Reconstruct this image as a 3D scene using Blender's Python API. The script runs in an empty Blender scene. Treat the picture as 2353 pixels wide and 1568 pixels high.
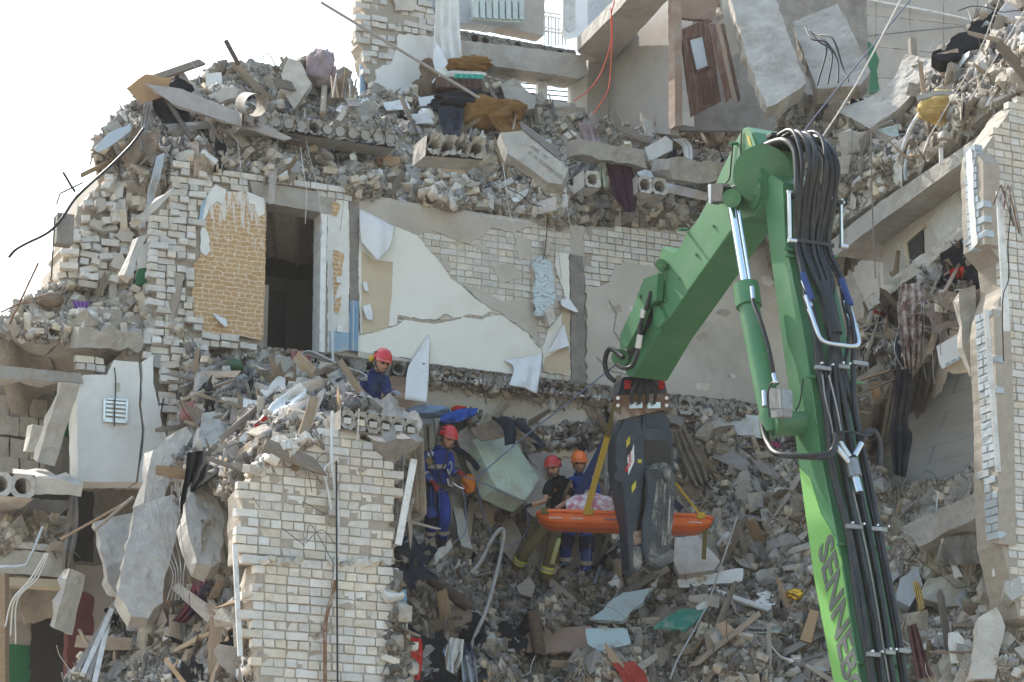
import bpy, bmesh, math, random
import numpy as np
from mathutils import Vector, Matrix, Euler, noise
from mathutils.bvhtree import BVHTree
from mathutils.geometry import delaunay_2d_cdt
random.seed(11)
sc = bpy.context.scene
COL = sc.collection
rad = math.radians
# ------------------------------------------------------------------ camera
W_, H_, F_ = 2353.0, 1568.0, 5556.0          # pixel frame used for measuring, focal length in those pixels
PITCH = rad(15.5)
CAM = Vector((0, 0, 1.7))
cd = bpy.data.cameras.new('camera'); cam = bpy.data.objects.new('camera', cd); COL.objects.link(cam)
cam.location = CAM; cam.rotation_euler = (math.pi/2 + PITCH, 0, 0)
cd.sensor_width = 36; cd.lens = F_/W_*36; cd.clip_end = 2000; cd.clip_start = .5
sc.camera = cam
# ------------------------------------------------------------------ sky, sun, exposure
SUN = Vector((-.46, .52, .73)).normalized()    # towards the sun: high, behind the building, from the left
w = bpy.data.worlds.new('World'); sc.world = w; w.use_nodes = True
nt = w.node_tree; nt.nodes.clear()
sky = nt.nodes.new('ShaderNodeTexSky'); sky.sky_type = 'NISHITA'; sky.sun_disc = False
sky.sun_elevation = math.asin(SUN.z); sky.sun_rotation = math.atan2(SUN.x, SUN.y)
sky.air_density = 2.0; sky.dust_density = 3.5; sky.ozone_density = 3.2; sky.altitude = 0
bg = nt.nodes.new('ShaderNodeBackground'); bg.inputs[1].default_value = .15
wo = nt.nodes.new('ShaderNodeOutputWorld')
nt.links.new(sky.outputs[0], bg.inputs[0]); nt.links.new(bg.outputs[0], wo.inputs[0])
sl = bpy.data.lights.new('sun', 'SUN'); sl.energy = 2.9; sl.angle = rad(.55); sl.color = (1, .95, .87)
so = bpy.data.objects.new('sun', sl); COL.objects.link(so); so.location = (-20, 10, 50)
so.rotation_euler = (-SUN).to_track_quat('-Z', 'Y').to_euler()
sc.view_settings.view_transform = 'Standard'; sc.view_settings.look = 'None'
sc.view_settings.exposure = 1.38; sc.view_settings.gamma = 1.0
sc.cycles.max_bounces = 6; sc.cycles.diffuse_bounces = 3; sc.cycles.glossy_bounces = 3
sc.cycles.use_denoising = True
# ------------------------------------------------------------------ measuring helpers
_R = Vector((1, 0, 0)); _U = Vector((0, -math.sin(PITCH), math.cos(PITCH))); _Fw = Vector((0, math.cos(PITCH), math.sin(PITCH)))
def ray(px, py): return _R*((px-W_/2)/F_) + _U*((H_/2-py)/F_) + _Fw
def at(px, py, D): return CAM + ray(px, py)*D
def proj(p):
    q = p-CAM; z = q.dot(_Fw)
    return W_/2+q.dot(_R)/z*F_, H_/2-q.dot(_U)/z*F_, z
class Plane:
    def __init__(s, p0, u, n, v=None):
        s.p0 = Vector(p0); s.u = Vector(u).normalized(); s.n = Vector(n).normalized()
        s.v = Vector(v).normalized() if v is not None else Vector((0, 0, 1))
    def hit(s, px, py, off=0.0):
        d = ray(px, py); p = s.p0+s.n*off
        t = (p-CAM).dot(s.n)/d.dot(s.n)
        return CAM+d*t
    def uv(s, p): q = p-s.p0; return q.dot(s.u), q.dot(s.v)
    def pt(s, u, v, off=0.0): return s.p0+s.u*u+s.v*v+s.n*off
    def D(s, px, py): return (s.hit(px, py)-CAM).dot(_Fw)
A_ = rad(24.5)
UU = Vector((math.cos(A_), math.sin(A_), 0)); NN = Vector((math.sin(A_), -math.cos(A_), 0)); ZZ = Vector((0, 0, 1))
PM = Plane(at(1000, 650, 34.7), UU, NN)        # the long inner wall with the doorway
PF = Plane(at(700, 1350, 26.7), UU, NN)        # the brick pier in front
PR = Plane(at(2300, 813, 30.4), UU, NN)        # the brick gable on the right
PB = Plane(at(1200, 100, 39.5), UU, NN)        # the far outer wall, upper storeys
PS = Plane(at(1905, 540, 35.5), NN, -UU)       # the cut edge of the right wing
def Md(px, py): return PM.D(px, py)
def inpoly(x, y, poly):
    c = False; n = len(poly); j = n-1
    for i in range(n):
        xi, yi = poly[i]; xj, yj = poly[j]
        if (yi > y) != (yj > y) and x < (xj-xi)*(y-yi)/(yj-yi)+xi: c = not c
        j = i
    return c
# ------------------------------------------------------------------ object helpers
WL = {}
def put(o, loc, parent=None):
    loc = Vector(loc); WL[o.name] = loc
    if parent is not None:
        o.parent = parent; o.location = loc-WL[parent.name]
    else: o.location = loc
    return o
def tag(o, label, cat, group=None, kind=None):
    if label: o['label'] = label
    if cat: o['category'] = cat
    if group: o['group'] = group
    if kind: o['kind'] = kind
    elif cat and 'kind' not in o: o['kind'] = 'thing'
    return o
def thing(name, label, cat, loc, group=None):
    o = bpy.data.objects.new(name, None); COL.objects.link(o); o.empty_display_size = .2
    put(o, loc); return tag(o, label, cat, group)
def mesh_np(name, V, Fc):
    """mesh from arrays; Fc triangles (n,3)"""
    me = bpy.data.meshes.new(name); V = np.asarray(V, dtype=np.float32); Fc = np.asarray(Fc, dtype=np.int32)
    me.vertices.add(len(V)); me.vertices.foreach_set('co', V.ravel())
    me.loops.add(Fc.size); me.loops.foreach_set('vertex_index', Fc.ravel())
    me.polygons.add(len(Fc)); me.polygons.foreach_set('loop_start', np.arange(0, Fc.size, 3, dtype=np.int32))
    me.update(calc_edges=True); me.validate(); return me
def mk(name, verts, faces, mat, parent=None, smooth=False, mats=None, midx=None):
    """world-space verts -> object whose origin is their centre"""
    c = Vector((0, 0, 0))
    for v in verts: c += Vector(v)
    c /= max(1, len(verts))
    me = bpy.data.meshes.new(name); me.from_pydata([tuple(Vector(v)-c) for v in verts], [], faces)
    for m in (mats or [mat]): me.materials.append(m)
    if midx: me.polygons.foreach_set('material_index', midx)
    if smooth: me.polygons.foreach_set('use_smooth', [True]*len(me.polygons))
    me.update()
    o = bpy.data.objects.new(name, me); COL.objects.link(o); put(o, c, parent); return o
def mkbm(name, bm, mat, parent=None, smooth=False, auto=None):
    c = Vector((0, 0, 0))
    for v in bm.verts: c += v.co
    c /= max(1, len(bm.verts))
    for v in bm.verts: v.co -= c
    bmesh.ops.recalc_face_normals(bm, faces=bm.faces[:])
    me = bpy.data.meshes.new(name); bm.to_mesh(me); bm.free()
    for m in (mat if isinstance(mat, (list, tuple)) else [mat]): me.materials.append(m)
    if smooth: me.polygons.foreach_set('use_smooth', [True]*len(me.polygons))
    if auto: me.set_sharp_from_angle(angle=rad(auto))
    o = bpy.data.objects.new(name, me); COL.objects.link(o); put(o, c, parent); return o
def inst(name, me, loc, rot, scale, parent=None, mat=None):
    o = bpy.data.objects.new(name, me); COL.objects.link(o); put(o, loc, parent)
    o.rotation_euler = rot; o.scale = scale if not isinstance(scale, (int, float)) else (scale,)*3
    return o
def rrot(): return Euler((random.uniform(0, 6.28), random.uniform(0, 6.28), random.uniform(0, 6.28)))
# ------------------------------------------------------------------ materials
def mat(name, col, col2=None, scale=6.0, rough=.85, bump=.25, bscale=45.0, rnd=.12, metal=0.0, dirt=None, dirt_amt=.5,
        dirt_scale=2.2, island=False, spec=.3, stretch=None, contrast=.22, bdist=.01, hue=.0, coat=0, agg=0.0, scratch=None):
    m = bpy.data.materials.new(name); m.use_nodes = True; t = m.node_tree; N = t.nodes; L = t.links
    b = N['Principled BSDF']; b.inputs['Roughness'].default_value = rough; b.inputs['Metallic'].default_value = metal
    b.inputs['Specular IOR Level'].default_value = spec
    if coat: b.inputs['Coat Weight'].default_value = coat
    tc = N.new('ShaderNodeTexCoord'); src = tc.outputs['Object']
    oi = N.new('ShaderNodeObjectInfo'); rn = oi.outputs['Random']
    if island:
        g = N.new('ShaderNodeNewGeometry'); rn = g.outputs['Random Per Island']
    mp = N.new('ShaderNodeMapping'); L.new(src, mp.inputs[0])
    if stretch: mp.inputs['Scale'].default_value = stretch
    cm = N.new('ShaderNodeVectorMath'); cm.operation = 'SCALE'; cm.inputs[0].default_value = (17, 11, 7); L.new(rn, cm.inputs['Scale'])
    L.new(cm.outputs[0], mp.inputs['Location'])
    n1 = N.new('ShaderNodeTexNoise'); n1.inputs['Scale'].default_value = scale; n1.inputs['Detail'].default_value = 6; n1.inputs['Roughness'].default_value = .65
    L.new(mp.outputs[0], n1.inputs['Vector'])
    cr = N.new('ShaderNodeValToRGB'); cr.color_ramp.elements[0].position = .5-contrast; cr.color_ramp.elements[1].position = .5+contrast
    c2 = col2 or tuple(c*.72 for c in col)
    cr.color_ramp.elements[0].color = (*c2, 1); cr.color_ramp.elements[1].color = (*col, 1); L.new(n1.outputs['Fac'], cr.inputs[0])
    cur = cr.outputs[0]
    if dirt:
        n2 = N.new('ShaderNodeTexNoise'); n2.inputs['Scale'].default_value = dirt_scale; n2.inputs['Detail'].default_value = 8; n2.inputs['Roughness'].default_value = .7
        L.new(mp.outputs[0], n2.inputs['Vector'])
        r2 = N.new('ShaderNodeValToRGB'); r2.color_ramp.elements[0].position = .48; r2.color_ramp.elements[1].position = .66
        L.new(n2.outputs['Fac'], r2.inputs[0])
        mu = N.new('ShaderNodeMath'); mu.operation = 'MULTIPLY'; mu.inputs[1].default_value = dirt_amt; L.new(r2.outputs[0], mu.inputs[0])
        mx = N.new('ShaderNodeMix'); mx.data_type = 'RGBA'; L.new(mu.outputs[0], mx.inputs['Factor']); L.new(cur, mx.inputs['A']); mx.inputs['B'].default_value = (*dirt, 1)
        cur = mx.outputs['Result']
    if agg:
        vo = N.new('ShaderNodeTexVoronoi'); vo.inputs['Scale'].default_value = 42; L.new(mp.outputs[0], vo.inputs['Vector'])
        ra = N.new('ShaderNodeMapRange'); ra.inputs['From Min'].default_value = .32; ra.inputs['From Max'].default_value = .08; ra.inputs['To Max'].default_value = agg; L.new(vo.outputs['Distance'], ra.inputs['Value'])
        n5 = N.new('ShaderNodeTexNoise'); n5.inputs['Scale'].default_value = 5; n5.inputs['Detail'].default_value = 3; L.new(mp.outputs[0], n5.inputs['Vector'])
        r5 = N.new('ShaderNodeMapRange'); r5.inputs['From Min'].default_value = .42; r5.inputs['From Max'].default_value = .62; L.new(n5.outputs['Fac'], r5.inputs['Value'])
        m5 = N.new('ShaderNodeMath'); m5.operation = 'MULTIPLY'; L.new(ra.outputs[0], m5.inputs[0]); L.new(r5.outputs[0], m5.inputs[1])
        xa = N.new('ShaderNodeMix'); xa.data_type = 'RGBA'; L.new(m5.outputs[0], xa.inputs['Factor']); L.new(cur, xa.inputs['A']); xa.inputs['B'].default_value = (*[c*.45 for c in col], 1); cur = xa.outputs['Result']
    if scratch:
        ms = N.new('ShaderNodeMapping'); ms.inputs['Scale'].default_value = (2.5, 2.5, 26); ms.inputs['Rotation'].default_value = (.5, .7, .2); L.new(src, ms.inputs[0])
        ns = N.new('ShaderNodeTexNoise'); ns.inputs['Scale'].default_value = 3; ns.inputs['Detail'].default_value = 8; ns.inputs['Roughness'].default_value = .8; L.new(ms.outputs[0], ns.inputs['Vector'])
        rs = N.new('ShaderNodeMapRange'); rs.inputs['From Min'].default_value = .58; rs.inputs['From Max'].default_value = .7; rs.inputs['To Max'].default_value = .55; L.new(ns.outputs['Fac'], rs.inputs['Value'])
        xs = N.new('ShaderNodeMix'); xs.data_type = 'RGBA'; L.new(rs.outputs[0], xs.inputs['Factor']); L.new(cur, xs.inputs['A']); xs.inputs['B'].default_value = (*scratch, 1); cur = xs.outputs['Result']
        rr = N.new('ShaderNodeMapRange'); rr.inputs['To Min'].default_value = rough-.08; rr.inputs['To Max'].default_value = rough+.25; L.new(n1.outputs['Fac'], rr.inputs['Value']); L.new(rr.outputs[0], b.inputs['Roughness'])
    if rnd or hue:
        hs = N.new('ShaderNodeHueSaturation'); ma = N.new('ShaderNodeMapRange')
        ma.inputs['To Min'].default_value = 1-rnd; ma.inputs['To Max'].default_value = 1+rnd; L.new(rn, ma.inputs['Value'])
        L.new(ma.outputs[0], hs.inputs['Value']); L.new(cur, hs.inputs['Color'])
        if hue:
            f = N.new('ShaderNodeMath'); f.operation = 'FRACT'; f2 = N.new('ShaderNodeMath'); f2.operation = 'MULTIPLY'; f2.inputs[1].default_value = 7.31
            L.new(rn, f2.inputs[0]); L.new(f2.outputs[0], f.inputs[0]); m2 = N.new('ShaderNodeMapRange'); m2.inputs['To Min'].default_value = .4; m2.inputs['To Max'].default_value = 1+hue
            L.new(f.outputs[0], m2.inputs['Value']); L.new(m2.outputs[0], hs.inputs['Saturation'])
        cur = hs.outputs[0]
    L.new(cur, b.inputs['Base Color'])
    if bump:
        n3 = N.new('ShaderNodeTexNoise'); n3.inputs['Scale'].default_value = bscale; n3.inputs['Detail'].default_value = 5; n3.inputs['Roughness'].default_value = .7
        L.new(mp.outputs[0], n3.inputs['Vector'])
        bp = N.new('ShaderNodeBump'); bp.inputs['Strength'].default_value = bump; bp.inputs['Distance'].default_value = bdist
        L.new(n3.outputs['Fac'], bp.inputs['Height'])
        if agg:
            n6 = N.new('ShaderNodeTexNoise'); n6.inputs['Scale'].default_value = 5; n6.inputs['Detail'].default_value = 6; L.new(mp.outputs[0], n6.inputs['Vector'])
            b6 = N.new('ShaderNodeBump'); b6.inputs['Strength'].default_value = .7; b6.inputs['Distance'].default_value = .07; L.new(n6.outputs['Fac'], b6.inputs['Height']); L.new(b6.outputs[0], bp.inputs['Normal'])
        L.new(bp.outputs[0], b.inputs['Normal'])
    m['out'] = 1
    return m
M = {}
M['concrete'] = mat('concrete', (.44, .41, .365), (.31, .285, .255), 3.5, bump=.5, bscale=30, rnd=.14, dirt=(.25, .22, .185), dirt_amt=.8, dirt_scale=1.7, bdist=.02, agg=.8)
M['concrete_light'] = mat('concrete_light', (.56, .525, .475), (.42, .39, .35), 3, bump=.45, bscale=30, rnd=.1, dirt=(.34, .30, .255), dirt_amt=.75, dirt_scale=1.6, bdist=.02, agg=.8)
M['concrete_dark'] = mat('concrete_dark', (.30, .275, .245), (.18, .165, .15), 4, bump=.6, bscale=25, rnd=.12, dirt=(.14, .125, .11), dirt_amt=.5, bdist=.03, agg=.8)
M['chunk'] = mat('rubble_concrete', (.47, .42, .355), (.34, .30, .25), 5, bump=.6, bscale=22, rnd=.17, dirt=(.28, .24, .195), dirt_amt=.55, bdist=.03, hue=.35, agg=.8)
M['chunk_i'] = mat('rubble_fragments', (.49, .445, .385), (.36, .32, .27), 6, bump=.4, bscale=30, rnd=.22, island=True, bdist=.02, hue=.5)
M['chunk_s'] = mat('small_rubble_concrete', (.47, .42, .355), (.34, .30, .25), 5, bump=.6, bscale=22, rnd=.18, dirt=(.28, .24, .195), dirt_amt=.55, island=True, bdist=.03, hue=.35, agg=.8)
M['brick_s'] = mat('small_loose_brick', (.57, .525, .46), (.44, .395, .335), 9, bump=.45, bscale=45, rnd=.22, dirt=(.33, .28, .23), dirt_amt=.6, dirt_scale=6, island=True, bdist=.01, hue=.7)
M['wood_s'] = mat('small_wood', (.31, .235, .165), (.19, .14, .095), 9, bump=.4, bscale=50, rnd=.4, island=True, hue=.3, dirt=(.3, .27, .24), dirt_amt=.7, dirt_scale=5)
M['chunk_d'] = mat('rubble_dark', (.24, .21, .18), (.13, .115, .10), 6, bump=.5, bscale=25, rnd=.5, island=True, hue=.4)
M['dust'] = mat('rubble_dust', (.43, .385, .33), (.31, .275, .23), 2.2, bump=.9, bscale=18, rnd=0, dirt=(.20, .17, .14), dirt_amt=.6, dirt_scale=1.3, bdist=.05)
M['dust_d'] = mat('rubble_soil', (.15, .127, .105), (.07, .06, .052), 2.2, bump=.9, bscale=18, rnd=0, dirt=(.045, .04, .036), dirt_amt=.7, dirt_scale=1.3, bdist=.05)
M['brick'] = mat('silicate_brick', (.63, .59, .53), (.52, .475, .415), 9, bump=.35, bscale=60, rnd=.13, dirt=(.46, .39, .31), dirt_amt=.7, dirt_scale=7, bdist=.006, hue=.45)
M['brick_in'] = mat('inner_brick', (.61, .58, .53), (.50, .46, .405), 9, bump=.4, bscale=50, rnd=.14, dirt=(.44, .385, .325), dirt_amt=.85, dirt_scale=6, bdist=.008, hue=.4)
M['brick_r'] = mat('loose_brick', (.57, .525, .46), (.44, .395, .335), 9, bump=.45, bscale=45, rnd=.22, dirt=(.33, .28, .23), dirt_amt=.6, dirt_scale=6, bdist=.01, hue=.7)
M['mortar'] = mat('mortar', (.41, .36, .30), (.31, .27, .225), 9, bump=.7, bscale=40, rnd=0, bdist=.015)
M['plaster'] = mat('old_plaster', (.52, .475, .42), (.40, .36, .315), 1.4, bump=.4, bscale=22, rnd=.05, dirt=(.36, .32, .275), dirt_amt=.85, dirt_scale=.9, bdist=.012)
M['white'] = mat('white_plaster', (.74, .73, .70), (.64, .625, .59), 2.5, bump=.15, bscale=30, rnd=.03, dirt=(.50, .47, .42), dirt_amt=.5, dirt_scale=1.5)
M['paper'] = mat('cream_wallpaper', (.74, .715, .655), (.68, .655, .595), 2.0, bump=.08, bscale=90, rnd=.03, dirt=(.57, .51, .42), dirt_amt=.4, dirt_scale=.9)
M['paper_back'] = mat('paper_back', (.70, .70, .70), (.62, .62, .62), 3.0, bump=.08, bscale=30, rnd=.03)
M['beige'] = mat('beige_wall', (.53, .44, .32), (.47, .385, .275), 2.0, bump=.1, bscale=30, rnd=.03, dirt=(.40, .33, .24), dirt_amt=.5)
M['room'] = mat('room_paper', (.42, .385, .35), (.37, .34, .305), 2.0, bump=.1, bscale=60, rnd=.03, dirt=(.31, .28, .25), dirt_amt=.5)
M['dark_room'] = mat('dark_room', (.10, .092, .082), (.06, .055, .05), 2.0, bump=.1, rnd=.05)  # dark base colour carries the shade of the room
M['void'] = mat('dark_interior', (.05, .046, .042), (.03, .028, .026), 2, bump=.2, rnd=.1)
M['wood'] = mat('splintered_wood', (.31, .235, .165), (.19, .14, .095), 9, bump=.4, bscale=50, rnd=.4, stretch=(1, 10, 10), hue=.3, dirt=(.3, .27, .24), dirt_amt=.7, dirt_scale=5)
M['wood_d'] = mat('charred_wood', (.13, .09, .065), (.05, .038, .03), 9, bump=.5, bscale=40, rnd=.4, stretch=(1, 10, 10), dirt=(.2, .18, .16), dirt_amt=.5)
M['wood_red'] = mat('red_brown_wood', (.12, .055, .036), (.08, .036, .025), 6, bump=.15, rnd=.15, stretch=(8, 8, 1), rough=.55, dirt=(.28, .24, .21), dirt_amt=.45)
M['sheetboard'] = mat('dusty_board', (.40, .36, .33), (.30, .26, .235), 4, bump=.2, rnd=.35, dirt=(.25, .2, .16), dirt_amt=.6, hue=.8)
M['board_white'] = mat('white_board', (.62, .62, .60), (.5, .5, .48), 5, bump=.15, rnd=.14, dirt=(.33, .29, .25), dirt_amt=.65, dirt_scale=4)
M['board_brown'] = mat('brown_board', (.31, .215, .165), (.25, .17, .13), 4, bump=.2, rnd=.1, dirt=(.4, .36, .32), dirt_amt=.5)
M['board_green'] = mat('green_board', (.045, .24, .185), (.035, .18, .14), 5, bump=.15, rnd=.1, rough=.6, dirt=(.42, .42, .38), dirt_amt=.6, dirt_scale=6)
M['board_blue'] = mat('pale_blue_board', (.44, .55, .57), (.36, .46, .48), 5, bump=.15, rnd=.08, dirt=(.3, .27, .23), dirt_amt=.7, dirt_scale=5)
M['mint'] = mat('mint_paint', (.46, .56, .44), (.40, .46, .36), 3, bump=.2, rnd=.06, dirt=(.34, .30, .25), dirt_amt=.8, dirt_scale=2.6)
M['blue_paint'] = mat('blue_paint', (.30, .44, .56), (.27, .37, .46), 5, bump=.2, rnd=.1, dirt=(.5, .47, .42), dirt_amt=.75, dirt_scale=5)
M['lblue'] = mat('pale_blue_wash', (.42, .48, .53), (.34, .38, .41), 5, bump=.35, rnd=.1, dirt=(.38, .34, .29), dirt_amt=.7, dirt_scale=4)
M['green_paint'] = mat('green_wall_paint', (.03, .16, .075), (.025, .12, .06), 4, bump=.1, rnd=.05, rough=.5)
M['steel'] = mat('zinc_steel', (.62, .64, .66), (.5, .52, .55), 8, rough=.32, bump=.05, rnd=.08, metal=.9)
M['zinc'] = mat('dull_zinc', (.33, .34, .35), (.22, .225, .23), 12, rough=.45, bump=.1, rnd=.1, metal=.5, dirt=(.12, .12, .12), dirt_amt=.5)
M['chrome'] = mat('chrome_rod', (.75, .78, .82), (.7, .73, .78), 3, rough=.12, bump=0, rnd=0, metal=1)
M['white_metal'] = mat('white_painted_metal', (.68, .68, .67), (.58, .58, .57), 6, bump=.1, rnd=.1, rough=.5, dirt=(.36, .33, .3), dirt_amt=.6, dirt_scale=8)
M['blue_metal'] = mat('blue_metal', (.17, .33, .50), (.14, .27, .42), 6, bump=.1, rnd=.1, rough=.5, dirt=(.4, .38, .35), dirt_amt=.5)
M['rust'] = mat('rusty_pipe', (.20, .10, .055), (.12, .065, .04), 12, bump=.4, rnd=.2, dirt=(.5, .48, .45), dirt_amt=.5, dirt_scale=4)
M['pipe'] = mat('dusty_pipe', (.33, .31, .29), (.22, .2, .185), 9, bump=.3, rnd=.2, dirt=(.16, .14, .12), dirt_amt=.6)
M['wire'] = mat('grey_wire', (.34, .33, .32), (.2, .19, .18), 5, bump=0, rnd=.35, rough=.6)
M['wire_w'] = mat('white_wire', (.6, .59, .57), (.5, .49, .47), 5, bump=0, rnd=.15, rough=.6)
M['wire_k'] = mat('black_wire', (.035, .035, .037), (.022, .022, .024), 5, bump=0, rnd=.2, rough=.6)
M['rope_b'] = mat('blue_grey_rope', (.17, .20, .30), (.11, .13, .2), 60, bump=.4, bscale=200, rnd=.05, rough=.8)
M['rope_r'] = mat('red_rope', (.62, .09, .04), (.5, .06, .03), 60, bump=.4, bscale=200, rnd=.05, rough=.7)
M['black'] = mat('black_rubber', (.016, .016, .017), (.010, .010, .011), 8, rough=.48, bump=.15, bscale=120, rnd=.15, dirt=(.07, .065, .06), dirt_amt=.35, dirt_scale=4, spec=.45)
M['green'] = mat('machine_green', (.055, .185, .075), (.045, .155, .062), 2.5, rough=.38, bump=.03, bscale=60, rnd=.03, dirt=(.15, .22, .14), dirt_amt=.3, dirt_scale=1.4, spec=.5, scratch=(.30, .36, .27))
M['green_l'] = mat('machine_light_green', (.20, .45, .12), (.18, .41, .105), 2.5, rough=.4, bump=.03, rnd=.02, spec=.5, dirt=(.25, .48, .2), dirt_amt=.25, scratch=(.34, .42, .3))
M['crusher'] = mat('crusher_paint', (.020, .028, .044), (.013, .018, .03), 6, rough=.33, bump=.1, bscale=35, rnd=.05, dirt=(.12, .12, .115), dirt_amt=.3, dirt_scale=3.2, spec=.45, scratch=(.3, .3, .3))
M['jaw'] = mat('worn_jaw_steel', (.06, .063, .07), (.03, .032, .037), 5, rough=.5, bump=.3, bscale=25, rnd=.05, dirt=(.45, .42, .37), dirt_amt=.85, dirt_scale=2.4, spec=.45)
M['orange'] = mat('orange_plastic', (.75, .145, .02), (.66, .12, .018), 4, rough=.4, bump=.03, rnd=.02, spec=.45, dirt=(.5, .2, .1), dirt_amt=.3, scratch=(.55, .3, .2))
M['yellow'] = mat('yellow_webbing', (.50, .34, .05), (.42, .28, .04), 30, rough=.8, bump=.2, bscale=150, rnd=.05)
M['olive'] = mat('olive_webbing', (.13, .105, .035), (.1, .08, .03), 30, rough=.8, bump=.2, rnd=.05)
M['blue_web'] = mat('blue_webbing', (.035, .07, .22), (.03, .055, .17), 30, rough=.8, bump=.2, rnd=.05)
M['foam'] = mat('yellow_foam', (.53, .38, .15), (.42, .29, .1), 8, bump=.6, bscale=14, rnd=.05, bdist=.04)
M['glass'] = mat('window_glass', (.5, .56, .6), (.45, .5, .55), 2, rough=.08, bump=0, rnd=0, spec=.8)
M['pvc'] = mat('white_pvc', (.74, .75, .76), (.68, .69, .7), 3, rough=.4, bump=.03, rnd=.03, dirt=(.5, .48, .45), dirt_amt=.35)
M['mint_metal'] = mat('mint_radiator', (.50, .58, .56), (.44, .51, .5), 4, rough=.5, bump=.08, rnd=.04, dirt=(.34, .3, .27), dirt_amt=.4, dirt_scale=5)
def cloth(n, c, rnd=.06, d=.6, **k): return mat(n, c, tuple(x*d for x in c), 7, rough=.95, bump=.35, bscale=70, rnd=rnd, spec=.1, **k)
M['c_fur'] = mat('ginger_fur', (.34, .19, .07), (.20, .10, .035), 14, rough=.95, bump=1.0, bscale=90, rnd=.05, spec=.1, bdist=.03)
M['c_black'] = cloth('black_cloth', (.02, .02, .023)); M['c_navy'] = cloth('navy_cloth', (.028, .034, .05), dirt=(.13, .12, .11), dirt_amt=.4)
M['c_blue'] = cloth('blue_tarp', (.035, .085, .34)); M['c_red'] = cloth('red_cloth', (.42, .035, .025)); M['c_pink'] = cloth('dusty_pink_cloth', (.40, .20, .19))
M['c_mauve'] = cloth('mauve_cloth', (.34, .27, .28)); M['c_purple'] = mat('purple_knit', (.10, .045, .075), (.05, .022, .04), 4, rough=.95, bump=.9, bscale=60, rnd=.04, stretch=(1, 1, 9), bdist=.02)
M['c_white'] = cloth('white_cloth', (.76, .755, .74), d=.85); M['c_grey'] = cloth('grey_cloth', (.25, .235, .22)); M['c_brown'] = cloth('brown_cloth', (.22, .165, .12)); M['c_tan'] = mat('leopard_cloth', (.24, .195, .15), (.12, .095, .07), 40, rough=.95, bump=.4, bscale=70, rnd=.04, contrast=.1)
M['c_jean'] = cloth('pale_denim', (.22, .29, .42)); M['c_mint'] = cloth('pale_green_cloth', (.42, .48, .4)); M['c_orange'] = cloth('orange_net', (.72, .22, .04)); M['c_magenta'] = cloth('magenta_cloth', (.55, .06, .2))
M['plastic_film'] = mat('plastic_film', (.55, .55, .54), (.45, .45, .44), 6, rough=.3, bump=.3, bscale=30, rnd=.05)
M['gold'] = mat('gold_foil', (.8, .52, .08), (.6, .36, .05), 8, rough=.25, bump=.6, bscale=40, rnd=0, metal=.8)
M['cardboard'] = mat('cardboard', (.40, .27, .16), (.35, .23, .135), 3, rough=.9, bump=.1, rnd=.05)
# ------------------------------------------------------------------ shape builders
def PlaneP(p1, p2, p3):
    u = (p2-p1).normalized(); n = u.cross(p3-p1).normalized()
    if n.dot(CAM-p1) < 0: n = -n
    v = n.cross(u)
    if v.dot(p3-p1) < 0: v = -v
    return Plane(p1, u, n, v)
def frame3(p1, p2, p3): return PlaneP(at(*p1), at(*p2), at(*p3))
def rough_outline(pts, seg, jag, rng=random):
    out = []
    n = len(pts)
    for i in range(n):
        a = Vector(pts[i]); b = Vector(pts[(i+1) % n]); d = b-a; k = max(1, int(d.length/seg)) if seg else 1
        for j in range(k):
            p = a+d*(j/k)
            if jag and j: p = p+Vector((rng.uniform(-jag, jag), rng.uniform(-jag, jag)))
            out.append(p)
    return out
def panel(name, outline, plane, thick, m, parent=None, off=0.0, seg=.09, jag=.018, back_jag=0.0, label=None, cat=None, group=None, bend=0.0, surf=False, grid=0.0, disp=0.0):
    """solid sheet: pixel outline laid on a plane, given thickness behind it, edges broken by seg/jag"""
    uv = [plane.uv(plane.hit(x, y, off)) for x, y in outline]
    uv = rough_outline(uv, seg, jag)
    bm = bmesh.new(); f = []; bk = []
    for q in uv:
        f.append(bm.verts.new(plane.pt(q.x, q.y, off)))
        j = Vector((random.uniform(-back_jag, back_jag), random.uniform(-back_jag, back_jag)))
        bk.append(bm.verts.new(plane.pt(q.x+j.x, q.y+j.y, off-thick)))
    n = len(uv)
    if grid:
        pin = [Vector((q.x, q.y)) for q in uv]; ed = [(i, (i+1) % n) for i in range(n)]; U = [q.x for q in pin]; Vv = [q.y for q in pin]; P2 = [(q.x, q.y) for q in pin]; g = list(pin)
        x = min(U)
        while x < max(U):
            y = min(Vv)
            while y < max(Vv):
                a, b2 = x+random.uniform(-.35, .35)*grid, y+random.uniform(-.35, .35)*grid
                if inpoly(a, b2, P2) and min((Vector((a, b2))-q).length for q in pin) > grid*.4: g.append(Vector((a, b2)))
                y += grid
            x += grid
        vo, _, fo, ov, _, _ = delaunay_2d_cdt(g, ed, [], 1, 1e-5)
        vm = []
        for k, q in enumerate(vo):
            src = [i for i in ov[k] if i < n]
            if src: vm.append(f[src[0]])
            else:
                p = plane.pt(q.x, q.y, off); s = p*7.0; d = disp*(noise.fractal(s, .9, 2, 3)+noise.noise(p*16)*.8-.2)
                vm.append(bm.verts.new(p+plane.n*d))
        for t in fo:
            try: bm.faces.new([vm[i] for i in t])
            except ValueError: pass
    else: bm.faces.new(f)
    bm.faces.new(list(reversed(bk)))
    for i in range(n): bm.faces.new((f[i], bk[i], bk[(i+1) % n], f[(i+1) % n]))
    bmesh.ops.recalc_face_normals(bm, faces=bm.faces[:])
    bmesh.ops.triangulate(bm, faces=[q for q in bm.faces if len(q.verts) > 4])
    o = mkbm(name, bm, m, parent)
    if label or cat: tag(o, label, cat, group)
    if surf: add_surf(o)
    return o
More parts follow.
